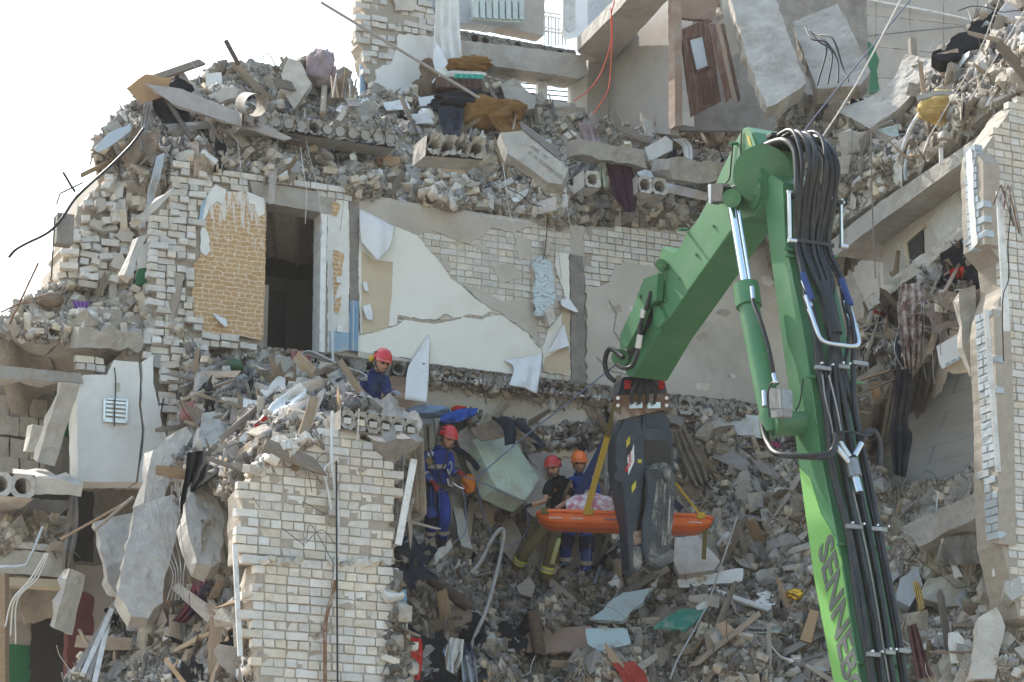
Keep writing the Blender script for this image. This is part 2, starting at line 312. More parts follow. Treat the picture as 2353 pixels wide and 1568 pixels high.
def slab(name, label, pts, thick, m, cat='slab', group=None, parent=None, jag=.03, seg=.14, surf=False, back=.04, grid=.07, disp=.014):
    """broken slab from an outline of (px, py, depth): the first three points set its plane"""
    pl = frame3(*pts[:3])
    return panel(name, [(p[0], p[1]) for p in pts], pl, thick, m, parent, 0, seg, jag, back, label, cat, group, surf=surf, grid=grid, disp=disp)
def smooth_path(pts, k=6):
    if len(pts) < 3 or k < 2: return pts
    out = []
    P = [pts[0]*2-pts[1]]+list(pts)+[pts[-1]*2-pts[-2]]
    for i in range(1, len(P)-2):
        for j in range(k):
            t = j/k; a, b, c, d = P[i-1], P[i], P[i+1], P[i+2]
            out.append(.5*((2*b)+(c-a)*t+(2*a-5*b+4*c-d)*t*t+(3*b-a-3*c+d)*t*t*t))
    out.append(pts[-1]); return out
def tube_geo(pts, r, n=7, ends=True):
    V = []; Fc = []; up = None
    for i, p in enumerate(pts):
        t = (pts[min(i+1, len(pts)-1)]-pts[max(i-1, 0)])
        t = t.normalized() if t.length > 1e-7 else Vector((0, 0, 1))
        if up is None: up = t.orthogonal().normalized()
        up = (up-t*up.dot(t)); up = up.normalized() if up.length > 1e-6 else t.orthogonal().normalized()
        s = t.cross(up); rr = r[i] if isinstance(r, (list, tuple)) else r
        for k in range(n):
            a = 2*math.pi*k/n; V.append(p+(up*math.cos(a)+s*math.sin(a))*rr)
    for i in range(len(pts)-1):
        for k in range(n):
            Fc.append((i*n+k, i*n+(k+1) % n, (i+1)*n+(k+1) % n, (i+1)*n+k))
    if ends: Fc.append(tuple(reversed(range(n)))); Fc.append(tuple((len(pts)-1)*n+k for k in range(n)))
    return V, Fc
def tube(name, pts, r, m, parent=None, n=7, k=5, label=None, cat=None, group=None):
    pts = [Vector(p) for p in pts]
    if k > 1 and len(pts) > 2 and not isinstance(r, (list, tuple)): pts = smooth_path(pts, k)
    V, Fc = tube_geo(pts, r, n); o = mk(name, V, Fc, m, parent, smooth=True)
    o.data.set_sharp_from_angle(angle=rad(60))
    if label or cat: tag(o, label, cat, group)
    return o
def tpx(name, pts, r, m, parent=None, **k): return tube(name, [at(*p) for p in pts], r, m, parent, **k)
def box_bm(bm, c, ax, ay, az, h):
    """oriented box: centre, three unit axes, half sizes"""
    c = Vector(c); vs = []
    for sx in (-1, 1):
        for sy in (-1, 1):
            for sz in (-1, 1): vs.append(bm.verts.new(c+ax*sx*h[0]+ay*sy*h[1]+az*sz*h[2]))
    for q in ((0, 1, 3, 2), (4, 6, 7, 5), (0, 4, 5, 1), (2, 3, 7, 6), (0, 2, 6, 4), (1, 5, 7, 3)): bm.faces.new([vs[i] for i in q])
def box(name, c, h, m, parent=None, ax=UU, ay=-NN, az=ZZ, bevel=0.0, label=None, cat=None, group=None):
    bm = bmesh.new(); box_bm(bm, c, ax, ay, az, h)
    if bevel: bmesh.ops.bevel(bm, geom=bm.edges[:], offset=bevel, segments=1, affect='EDGES')
    o = mkbm(name, bm, m, parent)
    if label or cat: tag(o, label, cat, group)
    return o
def beam(name, a, b, wd, ht, m, parent=None, up=ZZ, bevel=0.0, label=None, cat=None, group=None):
    a = Vector(a); b = Vector(b); d = b-a; L = d.length; d = d.normalized(); s = d.cross(up).normalized(); u2 = s.cross(d)
    bm = bmesh.new(); box_bm(bm, (a+b)/2, d, s, u2, (L/2, wd/2, ht/2))
    if bevel: bmesh.ops.bevel(bm, geom=bm.edges[:], offset=bevel, segments=1, affect='EDGES')
    o = mkbm(name, bm, m, parent)
    if label or cat: tag(o, label, cat, group)
    return o
def hollow_slab(name, p0, du, dv, dn, n, pitch, h, r, depth, m, parent=None, rough=.012, hole=.7, label=None, cat=None, group=None, fill=.0):
    """hollow-core floor slab whose cut end faces dn: a row of n round ducts from p0 along du, dv is up"""
    bm = bmesh.new(); K = 16; p0 = Vector(p0)
    for i in range(n):
        c = p0+du*(pitch*(i+.5))+dv*(h*.5); ro = []; ri = []; rb = []
        dep = .04 if random.random() < fill else hole; r_ = r*random.uniform(.93, 1.03)
        for k in range(K):
            a = 2*math.pi*(k+.5)/K; ca, sa = math.cos(a), math.sin(a); s = 1/max(abs(ca), abs(sa))
            e = dn*random.uniform(-rough, rough*.3)
            ro.append(bm.verts.new(c+du*ca*s*pitch*.5+dv*sa*s*h*.5+e))
            ri.append(bm.verts.new(c+du*ca*r_+dv*sa*r_+e+dn*random.uniform(-rough, 0)))
            rb.append(bm.verts.new(c+du*ca*r_+dv*sa*r_-dn*dep))
        for k in range(K):
            j = (k+1) % K
            bm.faces.new((ro[k], ro[j], ri[j], ri[k])); bm.faces.new((ri[k], ri[j], rb[j], rb[k]))
        bm.faces.new(rb)
    L = n*pitch; q = [p0, p0+du*L, p0+du*L+dv*h, p0+dv*h]
    fr = [bm.verts.new(x-dn*rough) for x in q]; bk = [bm.verts.new(x-dn*depth) for x in q]
    bm.faces.new(bk)
    for k in range(4): bm.faces.new((fr[k], fr[(k+1) % 4], bk[(k+1) % 4], bk[k]))
    o = mkbm(name, bm, m, parent)
    if label or cat: tag(o, label, cat, group)
    return o
# ------------------------------------------------------------------ bricks
def brick_mesh(nm, L, H, D, m, chip=.35):
    bm = bmesh.new(); box_bm(bm, (0, 0, 0), Vector((1, 0, 0)), Vector((0, 1, 0)), Vector((0, 0, 1)), (L/2, D/2, H/2))
    bmesh.ops.bevel(bm, geom=bm.edges[:], offset=.005, segments=1, affect='EDGES')
    for v in bm.verts: v.co += Vector((random.uniform(-.004, .004), random.uniform(-.003, .003), random.uniform(-.003, .003)))
    if random.random() < chip:
        sx, sz = random.choice((-1, 1)), random.choice((-1, 1)); c = Vector((sx*L/2, -D/2, sz*H/2)); rr = random.uniform(.025, .05)
        for v in bm.verts:
            if (v.co-c).length < rr: v.co = v.co.lerp(Vector((0, D*.1, 0)), .16)
    bmesh.ops.recalc_face_normals(bm, faces=bm.faces[:])
    me = bpy.data.meshes.new(nm); bm.to_mesh(me); bm.free(); me.materials.append(m); return me
BR = {}
for kind in ('brick', 'brick_in', 'brick_r'):
    BR[kind] = ([brick_mesh('brick', .25, .088, .12, M[kind]) for _ in range(8)], [brick_mesh('brick', .12, .088, .12, M[kind]) for _ in range(8)])
def bricks(parent, plane, poly, kind='brick', off=0.0, joint=.011, miss=0.0, jit=.003, holes=(), cap=300, rowshift=0, tilt=0.0, jag_edge=0.0, header_rows=None, proud=.006, bond='alt', rj=.0):
    """lay bricks over the pixel polygon; each is an object under parent"""
    uv = [plane.uv(plane.hit(x, y, off)) for x, y in poly]
    u0 = min(q[0] for q in uv)-.3; u1 = max(q[0] for q in uv)+.3; v0 = min(q[1] for q in uv); v1 = max(q[1] for q in uv)
    rh = .088+joint; cnt = 0; rest = []
    rz = math.atan2(plane.u.y, plane.u.x)
    r = 0; v = v1-rh/2
    while v > v0:
        hdr = (r+rowshift) % 2 == 1 if bond == 'alt' else False
        Lb = .12 if hdr else .25
        u = u0+random.uniform(0, .02)+(0 if hdr else (.13 if bond != 'alt' and r % 2 else 0.0))
        while u < u1:
            L2 = Lb; 
            if not hdr and random.random() < .12: L2 = .12
            c = u+L2/2; dv = -(c-u0)*tilt
            p = plane.pt(c, v+dv, off-.06+random.uniform(-jit, jit)+proud)
            x, y, z = proj(p)
            if jag_edge: x += random.uniform(-jag_edge, jag_edge)
            ok = inpoly(x, y, poly) and not any(inpoly(x, y, h) for h in holes) and random.random() >= miss
            if ok:
                me = random.choice(BR[kind][1 if L2 < .2 else 0]); e = Euler((random.gauss(0, .012+rj), random.gauss(0, .006+rj)+tilt, rz+random.gauss(0, .012+rj*1.3)))
                if cnt < cap: inst('brick', me, p, e, 1, parent); cnt += 1
                else: rest.append((me, Matrix.LocRotScale(p, e, None)))
            u += L2+joint
        v -= rh; r += 1
    if rest: joined('brick_courses', rest, parent, kind='stuff')
    return cnt
def tri_arrays(me):
    me.calc_loop_triangles(); V = np.empty(len(me.vertices)*3, np.float32); me.vertices.foreach_get('co', V)
    T = np.empty(len(me.loop_triangles)*3, np.int32); me.loop_triangles.foreach_get('vertices', T)
    return V.reshape(-1, 3), T.reshape(-1, 3)
_TA = {}
def joined(name, items, parent=None, kind='stuff', label=None, cat=None, m=None):
    Vs = []; Ts = []; o0 = 0
    for me, mx in items:
        if me.name not in _TA: _TA[me.name] = tri_arrays(me)
        V, T = _TA[me.name]; R = np.array(mx, dtype=np.float32)
        Vs.append(V@R[:3, :3].T+R[:3, 3]); Ts.append(T+o0); o0 += len(V)
    V = np.concatenate(Vs); c = V.mean(0); me2 = mesh_np(name, V-c, np.concatenate(Ts)); me2.materials.append(m or items[0][0].materials[0])
    o = bpy.data.objects.new(name, me2); COL.objects.link(o); put(o, Vector([float(x) for x in c]), parent)
    if kind: o['kind'] = kind
    if label: o['label'] = label
    if cat: o['category'] = cat
    return o
# ------------------------------------------------------------------ rubble pieces
def hull_mesh(nm, npts, sx, sy, sz, m, sq=.5):
    bm = bmesh.new()
    for _ in range(npts):
        p = [random.uniform(-1, 1) for _ in range(3)]
        k = random.randrange(3); p[k] = math.copysign(1, p[k])*(1-sq*random.random()*.5)
        if random.random() < sq: k = random.randrange(3); p[k] = math.copysign(1, p[k])
        bm.verts.new((p[0]*sx, p[1]*sy, p[2]*sz))
    r = bmesh.ops.convex_hull(bm, input=bm.verts[:]); bmesh.ops.delete(bm, geom=list({e for e in r['geom_interior']+r['geom_unused'] if isinstance(e, bmesh.types.BMVert)}), context='VERTS')
    me = bpy.data.meshes.new(nm); bm.to_mesh(me); bm.free(); me.materials.append(m); return me
CH = {
 'chunk': [hull_mesh('concrete_chunk', 13, .5, .4, .24, M['chunk'], .85) for _ in range(18)],
 'flat': [hull_mesh('plaster_slab', 11, .5, .4, .07, M['chunk'], .9) for _ in range(14)],
 'grit': [hull_mesh('grit', 8, .5, .45, .32, M['chunk_i'], .6) for _ in range(8)],
 'gritflat': [hull_mesh('grit', 8, .5, .4, .1, M['chunk_i'], .7) for _ in range(6)],
 'gritd': [hull_mesh('grit', 8, .5, .4, .2, M['chunk_d'], .7) for _ in range(6)],
 'plank': [hull_mesh('plank', 12, .5, .06, .016, M['wood'], 1) for _ in range(6)],
 'plankd': [hull_mesh('plank', 12, .5, .07, .03, M['wood_d'], 1) for _ in range(5)],
 'splinter': [hull_mesh('splinter', 8, .5, .03, .012, M['wood'], 1) for _ in range(4)],
 'board': [hull_mesh('board', 9, .5, .36, .014, M['sheetboard'], 1) for _ in range(7)],
 'wboard': [hull_mesh('board', 9, .5, .34, .014, M['board_white'], 1) for _ in range(6)],
 'brickbat': [hull_mesh('brick_piece', 14, .5, .38, .3, M['brick_r'], .9) for _ in range(8)],
}
def rag_mesh(nm, m, s=1.0):
    V = []; Fc = []; n = 9; ox = random.uniform(0, 99)
    for i in range(n):
        for j in range(n):
            x = (i/(n-1)-.5)*(1+.25*math.sin(j+ox)); y = (j/(n-1)-.5)*.7*(1+.3*math.sin(i*1.3+ox)); 
            z = .16*noise.noise(Vector((x*3.1+ox, y*3.1, 0)))+.07*noise.noise(Vector((x*8+ox, y*8, 4)))
            V.append((x, y, z))
    for i in range(n-1):
        for j in range(n-1):
            if noise.noise(Vector((i*.6+ox, j*.6, 9))) < .35: Fc.append((i*n+j, (i+1)*n+j, (i+1)*n+j+1, i*n+j+1))
    me = bpy.data.meshes.new(nm); me.from_pydata(V, [], Fc); me.materials.append(m); me.polygons.foreach_set('use_smooth', [True]*len(Fc)); return me
RAG = {}
for k in ('c_black', 'c_navy', 'c_grey', 'c_brown', 'c_white', 'c_red', 'c_pink', 'c_jean', 'c_mauve', 'c_blue', 'c_mint', 'plastic_film', 'paper_back'):
    RAG[k] = [rag_mesh('rag', M[k]) for _ in range(3)]
def wire_mesh(nm, m):
    p = [Vector((-.5, 0, 0))]; d = Vector((1, random.uniform(-.5, .5), random.uniform(-.2, .5))).normalized()
    for _ in range(6):
        d = (d+Vector((random.gauss(0, .4), random.gauss(0, .4), random.gauss(0, .35)))).normalized(); p.append(p[-1]+d*.17)
    V, Fc = tube_geo(smooth_path(p, 3), .006, 4); me = bpy.data.meshes.new(nm); me.from_pydata([tuple(v) for v in V], [], Fc); me.materials.append(m); return me
WIRE = {k: [wire_mesh('wire', M[k]) for _ in range(5)] for k in ('wire', 'wire_k', 'wire_w')}
# ------------------------------------------------------------------ heaps
SURF = []
_bvh = [None]
def add_surf(o):
    L = WL[o.name]; SURF.append(([v.co+L for v in o.data.vertices], [tuple(p.vertices) for p in o.data.polygons])); _bvh[0] = None
def bvh():
    if _bvh[0] is None:
        V = []; P = []
        for a, b in SURF:
            k = len(V); V += a; P += [tuple(i+k for i in q) for q in b]
        _bvh[0] = BVHTree.FromPolygons(V, P)
    return _bvh[0]
def cast(px, py):
    d = ray(px, py).normalized(); h = bvh().ray_cast(CAM+d*15, d, 60)
    return h[0], h[1]
def heap(name, poly, ctrl, m, step=8, amp=.22, sc1=1.3, amp2=.09, sc2=4.0, seed=0, skirt=1.6, cast_it=True):
    xs = [p[0] for p in poly]; ys = [p[1] for p in poly]; x0, x1, y0, y1 = min(xs), max(xs), min(ys), max(ys)
    nx = int((x1-x0)/step)+2; ny = int((y1-y0)/step)+2; idx = {}; V = []; Fc = []
    C = np.array([(a, b) for a, b, _ in ctrl], float); Dv = np.array([d for *_, d in ctrl], float)
    sv = Vector((seed*3.7, seed*1.9, seed*5.1))
    for j in range(ny):
        for i in range(nx):
            x = x0+i*step; y = y0+j*step
            if not inpoly(x, y, poly): continue
            w2 = 1/(((C[:, 0]-x)**2+(C[:, 1]-y)**2)+400)**1.6; D = float((w2*Dv).sum()/w2.sum())
            p = at(x, y, D); q = p*sc1+sv
            dd = noise.fractal(q, 1.0, 2.0, 4)*amp+noise.fractal(p*sc2+sv, .8, 2.0, 3)*amp2
            p = p+Vector((0, -.75, .65))*dd
            idx[i, j] = len(V); V.append(p)
    nb = {}
    for (i, j) in list(idx):
        k = [(i, j), (i+1, j), (i+1, j+1), (i, j+1)]
        if all(a in idx for a in k):
            f = tuple(idx[a] for a in reversed(k)); Fc.append(f)
            for a in range(4):
                e = (f[a], f[(a+1) % 4]); nb[tuple(sorted(e))] = nb.get(tuple(sorted(e)), []) + [e]
    bd = {}
    for es in nb.values():
        if len(es) == 1 and skirt:
            a, b = es[0]
            for q in (a, b):
                if q not in bd: bd[q] = len(V); V.append(V[q]+Vector((0, skirt, -skirt*.45)))
            Fc.append((b, a, bd[a], bd[b]))
    o = mk(name, V, Fc, m, smooth=True); o['kind'] = 'structure'
    if cast_it: add_surf(o)
    return o
EXCL = [[(930, 950), (1080, 950), (1080, 1150), (1056, 1240), (940, 1236)], [(1228, 1030), (1392, 1024), (1392, 1300), (1325, 1318), (1160, 1312), (1160, 1285), (1205, 1230), (1205, 1150)],
        [(730, 948), (990, 930), (990, 1062), (880, 1062), (730, 1008)], [(796, 790), (940, 790), (955, 940), (870, 940), (796, 900)], [(1040, 985), (1170, 965), (1245, 1095), (1205, 1155), (1090, 1110)], [(1220, 1440), (1385, 1430), (1385, 1505), (1220, 1505)], [(1500, 1395), (1635, 1395), (1580, 1450), (1500, 1445)],
        [(1350, 1430), (1500, 1345), (1480, 1390), (1420, 1430)], [(1550, 1230), (1655, 1225), (1655, 1310), (1550, 1320)], [(265, 1130), (415, 1130), (375, 1400), (300, 1425), (262, 1370)]]
def spots(poly, n, tries=6):
    xs = [p[0] for p in poly]; ys = [p[1] for p in poly]; out = []
    for _ in range(n*tries):
        if len(out) >= n: break
        x = random.uniform(min(xs), max(xs)); y = random.uniform(min(ys), max(ys))
        if not inpoly(x, y, poly) or any(inpoly(x, y, q) for q in EXCL): continue
        p, nn = cast(x, y)
        if p is None: continue
        if nn.dot(CAM-p) < 0: nn = -nn
        out.append((p, nn))
    return out
def scatter(poly, n, meshes, size, name=None, label=None, cat=None, group=None, sink=.15, flat=0.0, stuff=False, aspect=.25, power=2.0, defer=None):
    items = []
    for p, nn in spots(poly, n):
        s = size[0]+(size[1]-size[0])*random.random()**power
        me = random.choice(meshes)
        if flat and random.random() < flat:
            q = (nn+Vector((random.gauss(0, .35), random.gauss(0, .35), random.gauss(0, .35)))).normalized().to_track_quat('Z', 'Y')
            e = (q.to_matrix()@Matrix.Rotation(random.uniform(0, 6.28), 3, 'Z')).to_euler()
        else: e = rrot()
        scl = Vector((s*random.uniform(1-aspect, 1+aspect), s*random.uniform(1-aspect, 1+aspect), s*random.uniform(1-aspect, 1+aspect)))
        loc = p+nn*(s*(.18-sink))
        if stuff: items.append((me, Matrix.LocRotScale(loc, e, scl)))
        elif defer is not None: defer.append((s, me, loc, e, scl, name, label, cat, group))
        else: tag(inst(name, me, loc, e, scl), label, cat, group)
    if stuff and items: return joined(name, items, kind='stuff', label=label, cat=cat)
# ------------------------------------------------------------------ cloth
def drape(name, label, rows, m, cat='cloth', nu=34, nv=34, fold=.03, ff=4.0, nz=.02, thick=.008, parent=None, group=None, rag=0.0, ph=None, crease=.05):
    R = [[at(*p) for p in r] for r in rows]
    def samp(L, t):
        x = t*(len(L)-1); i = min(int(x), len(L)-2); return L[i].lerp(L[i+1], x-i)
    ph = random.uniform(0, 6) if ph is None else ph
    cols = []
    V = []; Fc = []
    for i in range(nu+1):
        u = i/nu; c = smooth_path([samp(r, u) for r in R], 8) if len(R) > 2 else [samp(r, u) for r in R]
        for j in range(nv+1):
            v = j/nv; p = samp(c, v); d = (CAM-p).normalized()
            k = fold*math.sin(6.283*ff*u+ph+1.2*math.sin(2.2*v+ph))*(0.35+.65*v)+nz*noise.noise(p*6+Vector((ph, 0, 0)))+.4*nz*noise.noise(p*17)+crease*(abs(noise.noise(Vector((p.x*7+ph, p.y*7, p.z*2.5))))-.25)+crease*.5*abs(noise.noise(Vector((p.x*15, p.y*15, p.z*6+ph))))
            if rag and j == nv: p = p+Vector((0, 0, random.uniform(-rag, rag)))
            V.append(p+d*k)
    n = nv+1
    for i in range(nu):
        for j in range(nv): Fc.append((i*n+j, (i+1)*n+j, (i+1)*n+j+1, i*n+j+1))
    o = mk(name, V, Fc, m, parent, smooth=True)
    md = o.modifiers.new('thickness', 'SOLIDIFY'); md.thickness = thick
    if label: tag(o, label, cat, group)
    return o

DEF = {'chunk': [], 'flat': [], 'brick': [], 'plank': []}
def release(kind, cap, m, nm):
    """the largest become things of their own, the rest one object per heap"""
    L = sorted(DEF[kind], key=lambda q: -q[0]); rest = {}
    for k, (s, me, loc, e, scl, name, label, cat, group) in enumerate(L):
        if k < cap: tag(inst(name, me, loc, e, scl), label, cat, group)
        else: rest.setdefault(group, []).append((me, Matrix.LocRotScale(loc, e, scl)))
    for g, it in rest.items(): joined(nm, it, kind='stuff', label='small '+g, cat='rubble', m=M[m])
# ================================================================== printed and patterned materials
def printed(name, build, rough=.85, bump=None):
    m = bpy.data.materials.new(name); m.use_nodes = True; t = m.node_tree; N = t.nodes; L = t.links
    b = N['Principled BSDF']; b.inputs['Roughness'].default_value = rough; b.inputs['Specular IOR Level'].default_value = .2
    tc = N.new('ShaderNodeTexCoord'); mp = N.new('ShaderNodeMapping'); mp.inputs['Rotation'].default_value = (0, 0, -A_); L.new(tc.outputs['Object'], mp.inputs[0])
    sp = N.new('ShaderNodeSeparateXYZ'); L.new(mp.outputs[0], sp.inputs[0]); cb = N.new('ShaderNodeCombineXYZ'); L.new(sp.outputs[0], cb.inputs[0]); L.new(sp.outputs[2], cb.inputs[1])
    L.new(build(N, L, cb.outputs[0]), b.inputs['Base Color']); return m
def _nz(N, L, v, s, d=4, r=.6):
    n = N.new('ShaderNodeTexNoise'); n.inputs['Scale'].default_value = s; n.inputs['Detail'].default_value = d; n.inputs['Roughness'].default_value = r; L.new(v, n.inputs['Vector']); return n
def _mix(N, L, f, a, b):
    x = N.new('ShaderNodeMix'); x.data_type = 'RGBA'
    for k, s in (('Factor', f), ('A', a), ('B', b)):
        if hasattr(s, 'is_linked'): L.new(s, x.inputs[k])
        else: x.inputs[k].default_value = s if k == 'Factor' else (*s, 1)
    return x.outputs['Result']
def _ramp(N, L, v, p0, p1):
    r = N.new('ShaderNodeMapRange'); r.inputs['From Min'].default_value = p0; r.inputs['From Max'].default_value = p1; L.new(v, r.inputs['Value']); return r.outputs[0]
def stone_print(N, L, v):
    n = _nz(N, L, v, 9, 2); ad = N.new('ShaderNodeVectorMath'); ad.operation = 'MULTIPLY_ADD'; L.new(n.outputs['Color'], ad.inputs[0]); ad.inputs[1].default_value = (.14, .075, 0); L.new(v, ad.inputs[2])
    br = N.new('ShaderNodeTexBrick'); L.new(ad.outputs[0], br.inputs['Vector']); br.inputs['Scale'].default_value = 1
    br.inputs['Brick Width'].default_value = .17; br.inputs['Row Height'].default_value = .068; br.inputs['Mortar Size'].default_value = .0065; br.inputs['Mortar Smooth'].default_value = .2
    br.squash = .62; br.squash_frequency = 3; br.offset = .37; br.offset_frequency = 2
    br.inputs['Color1'].default_value = (.46, .30, .155, 1); br.inputs['Color2'].default_value = (.40, .25, .125, 1); br.inputs['Mortar'].default_value = (.62, .53, .42, 1)
    g = _nz(N, L, v, 60, 3); c = _mix(N, L, _ramp(N, L, g.outputs['Fac'], .5, .8), br.outputs['Color'], (.50, .34, .18))
    st = N.new('ShaderNodeVectorMath'); st.operation = 'MULTIPLY'; L.new(v, st.inputs[0]); st.inputs[1].default_value = (16, 2.2, 1)
    a = _nz(N, L, st.outputs[0], 1.0, 6, .75); sp = N.new('ShaderNodeSeparateXYZ'); L.new(v, sp.inputs[0])
    hgt = _ramp(N, L, sp.outputs[1], -.15, 1.0); mu = N.new('ShaderNodeMath'); mu.operation = 'MULTIPLY'; L.new(hgt, mu.inputs[0]); mu.inputs[1].default_value = .22
    s2 = N.new('ShaderNodeMath'); s2.operation = 'ADD'; L.new(a.outputs['Fac'], s2.inputs[0]); L.new(mu.outputs[0], s2.inputs[1])
    return _mix(N, L, _ramp(N, L, s2.outputs[0], .66, .72), c, (.62, .58, .53))
def ornate(c0, c1, c2):
    def f(N, L, v):
        n = _nz(N, L, v, 5, 1); ad = N.new('ShaderNodeVectorMath'); ad.operation = 'MULTIPLY_ADD'; L.new(n.outputs['Color'], ad.inputs[0]); ad.inputs[1].default_value = (.35, .35, 0); L.new(v, ad.inputs[2])
        wv = N.new('ShaderNodeTexWave'); wv.wave_type = 'RINGS'; wv.inputs['Scale'].default_value = 5.5; wv.inputs['Distortion'].default_value = 5; wv.inputs['Detail'].default_value = 1; L.new(ad.outputs[0], wv.inputs['Vector'])
        c = _mix(N, L, _ramp(N, L, wv.outputs['Fac'], .86, .93), c0, c1)
        vo = N.new('ShaderNodeTexVoronoi'); vo.inputs['Scale'].default_value = 9; L.new(ad.outputs[0], vo.inputs['Vector'])
        return _mix(N, L, _ramp(N, L, vo.outputs['Distance'], .12, .08), c, c2)
    return f
def tiled(N, L, v):
    br = N.new('ShaderNodeTexBrick'); L.new(v, br.inputs['Vector']); br.inputs['Scale'].default_value = 1; br.inputs['Brick Width'].default_value = 1.2; br.inputs['Row Height'].default_value = .22; br.inputs['Mortar Size'].default_value = .006
    br.inputs['Color1'].default_value = (.42, .425, .44, 1); br.inputs['Color2'].default_value = (.40, .405, .42, 1); br.inputs['Mortar'].default_value = (.32, .33, .35, 1)
    return _mix(N, L, _ramp(N, L, _nz(N, L, v, 3, 6).outputs['Fac'], .5, .75), br.outputs['Color'], (.33, .325, .325))
M['stone_print'] = printed('stone_pattern_wallpaper', stone_print)
M['ornate'] = printed('blue_scroll_wallpaper', ornate((.47, .56, .60), (.30, .30, .29), (.36, .30, .18)))
M['ornate_g'] = printed('grey_scroll_wallpaper', ornate((.40, .43, .46), (.52, .54, .55), (.34, .34, .33)))
M['grey_sheet'] = printed('grey_lined_wall', tiled)
BR['lblue'] = ([brick_mesh('brick', .25, .088, .12, M['lblue']) for _ in range(5)], [brick_mesh('brick', .12, .088, .12, M['lblue']) for _ in range(5)])
BR['brick_d'] = ([brick_mesh('brick', .25, .088, .12, M['brick_in']) for _ in range(5)], [brick_mesh('brick', .12, .088, .12, M['brick_in']) for _ in range(5)])
def jp(name, outline, plane, thick, m, parent, off=0.0, seg=.07, jag=.016, **k): return panel(name, outline, plane, thick, m, parent, off, seg, jag, **k)
# ================================================================== ground
mk('ground', [(-400, -100, 0), (400, -100, 0), (400, 900, 0), (-400, 900, 0)], [(0, 1, 2, 3)], M['dust'])['kind'] = 'structure'
# ================================================================== the long inner wall (doorway bay)
wall = thing('apartment_wall', 'broken inner wall with a dark doorway, stone-pattern wallpaper and torn cream paper', 'wall', PM.hit(800, 810))
jp('plaster_base', [(360, 480), (400, 400), (458, 385), (612, 408), (612, 465), (605, 800), (440, 795), (352, 770)], PM, .34, M['mortar'], wall, -.02, surf=True)
jp('plaster_base', [(612, 400), (770, 430), (770, 494), (748, 490), (612, 466)], PM, .34, M['mortar'], wall, -.02, jag=0, surf=True)
jp('plaster_base', [(748, 430), (1000, 475), (1240, 508), (1342, 520), (1342, 898), (1180, 872), (740, 812)], PM, .34, M['plaster'], wall, -.012, jag=.006, surf=True)
bricks(wall, PM, [(822, 455), (1000, 478), (1240, 512), (1316, 545), (1316, 880), (1180, 862), (822, 812)], 'brick_in', 0.0, jit=.006, proud=.003, cap=260,
       holes=[[(830, 560), (960, 560), (1090, 700), (920, 715), (830, 750)], [(830, 775), (1150, 740), (1230, 800), (1230, 850), (830, 800)]])
bricks(wall, PM, [(455, 388), (620, 405), (800, 440), (800, 462), (700, 440), (570, 415), (560, 440), (500, 425), (462, 470), (450, 440)], 'brick_in', .04, jit=.02, proud=.01)
bricks(wall, PM, [(402, 372), (466, 395), (462, 470), (442, 610), (440, 690), (470, 765), (600, 783), (600, 800), (440, 802), (352, 772), (345, 640), (350, 520), (378, 480)], 'brick_in', .12, miss=.09, jit=.045, joint=.012, tilt=-.02, rj=.05)
jp('brick_core', [(398, 378), (470, 400), (475, 800), (440, 800), (354, 768), (348, 640), (355, 525), (382, 485)], PM, .5, M['mortar'], wall, .04, jag=.03)
jp('stone_wallpaper', [(463, 475), (478, 452), (500, 428), (520, 440), (560, 440), (590, 462), (608, 458), (611, 480), (610, 600), (605, 775), (598, 782), (540, 770), (470, 765), (452, 760), (440, 690), (443, 612), (462, 582)], PM, .02, M['stone_print'], wall, .065, jag=.008, seg=.05)
jp('plaster_patch', [(462, 478), (474, 452), (496, 424), (520, 436), (512, 470), (498, 462), (480, 478), (466, 520)], PM, .02, M['white'], wall, .085)
jp('plaster_patch', [(462, 510), (478, 535), (484, 575), (474, 588), (462, 580)], PM, .02, M['white'], wall, .085)
jp('plaster_patch', [(566, 440), (606, 456), (608, 492), (594, 498), (585, 470), (572, 468)], PM, .02, M['white'], wall, .085)
jp('plaster_patch', [(457, 500), (464, 470), (470, 455), (478, 448), (466, 500), (462, 530)], PM, .02, M['blue_paint'], wall, .09, seg=.04)
jp('lintel', [(574, 416), (772, 447), (772, 494), (748, 490), (612, 466), (580, 452)], PM, .36, M['concrete'], wall, .03, jag=.006)
# doorway reveal and the dark room behind it
uL, vB = PM.uv(PM.hit(606, 800)); uR = PM.uv(PM.hit(744, 806))[0]; vT = PM.uv(PM.hit(612, 466))[1]
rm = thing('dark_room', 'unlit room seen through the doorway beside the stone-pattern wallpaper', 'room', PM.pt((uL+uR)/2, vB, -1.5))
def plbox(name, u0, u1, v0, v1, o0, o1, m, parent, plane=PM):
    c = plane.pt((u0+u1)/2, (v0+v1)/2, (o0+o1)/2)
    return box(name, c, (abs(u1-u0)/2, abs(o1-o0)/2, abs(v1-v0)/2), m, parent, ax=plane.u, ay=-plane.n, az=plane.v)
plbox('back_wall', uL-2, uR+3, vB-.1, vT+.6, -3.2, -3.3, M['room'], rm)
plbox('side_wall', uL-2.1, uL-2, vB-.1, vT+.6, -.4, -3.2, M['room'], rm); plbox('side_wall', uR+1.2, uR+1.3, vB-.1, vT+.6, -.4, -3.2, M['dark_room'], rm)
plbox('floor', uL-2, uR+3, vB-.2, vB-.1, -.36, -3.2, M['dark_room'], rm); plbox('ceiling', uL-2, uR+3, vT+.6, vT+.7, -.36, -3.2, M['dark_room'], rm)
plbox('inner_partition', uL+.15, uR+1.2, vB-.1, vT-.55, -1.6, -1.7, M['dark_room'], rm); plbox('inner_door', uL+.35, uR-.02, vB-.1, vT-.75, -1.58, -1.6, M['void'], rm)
plbox('fallen_panel', uL-.1, uL+.35, vB-.1, vB+1.2, -.9, -1.0, M['plaster'], rm)
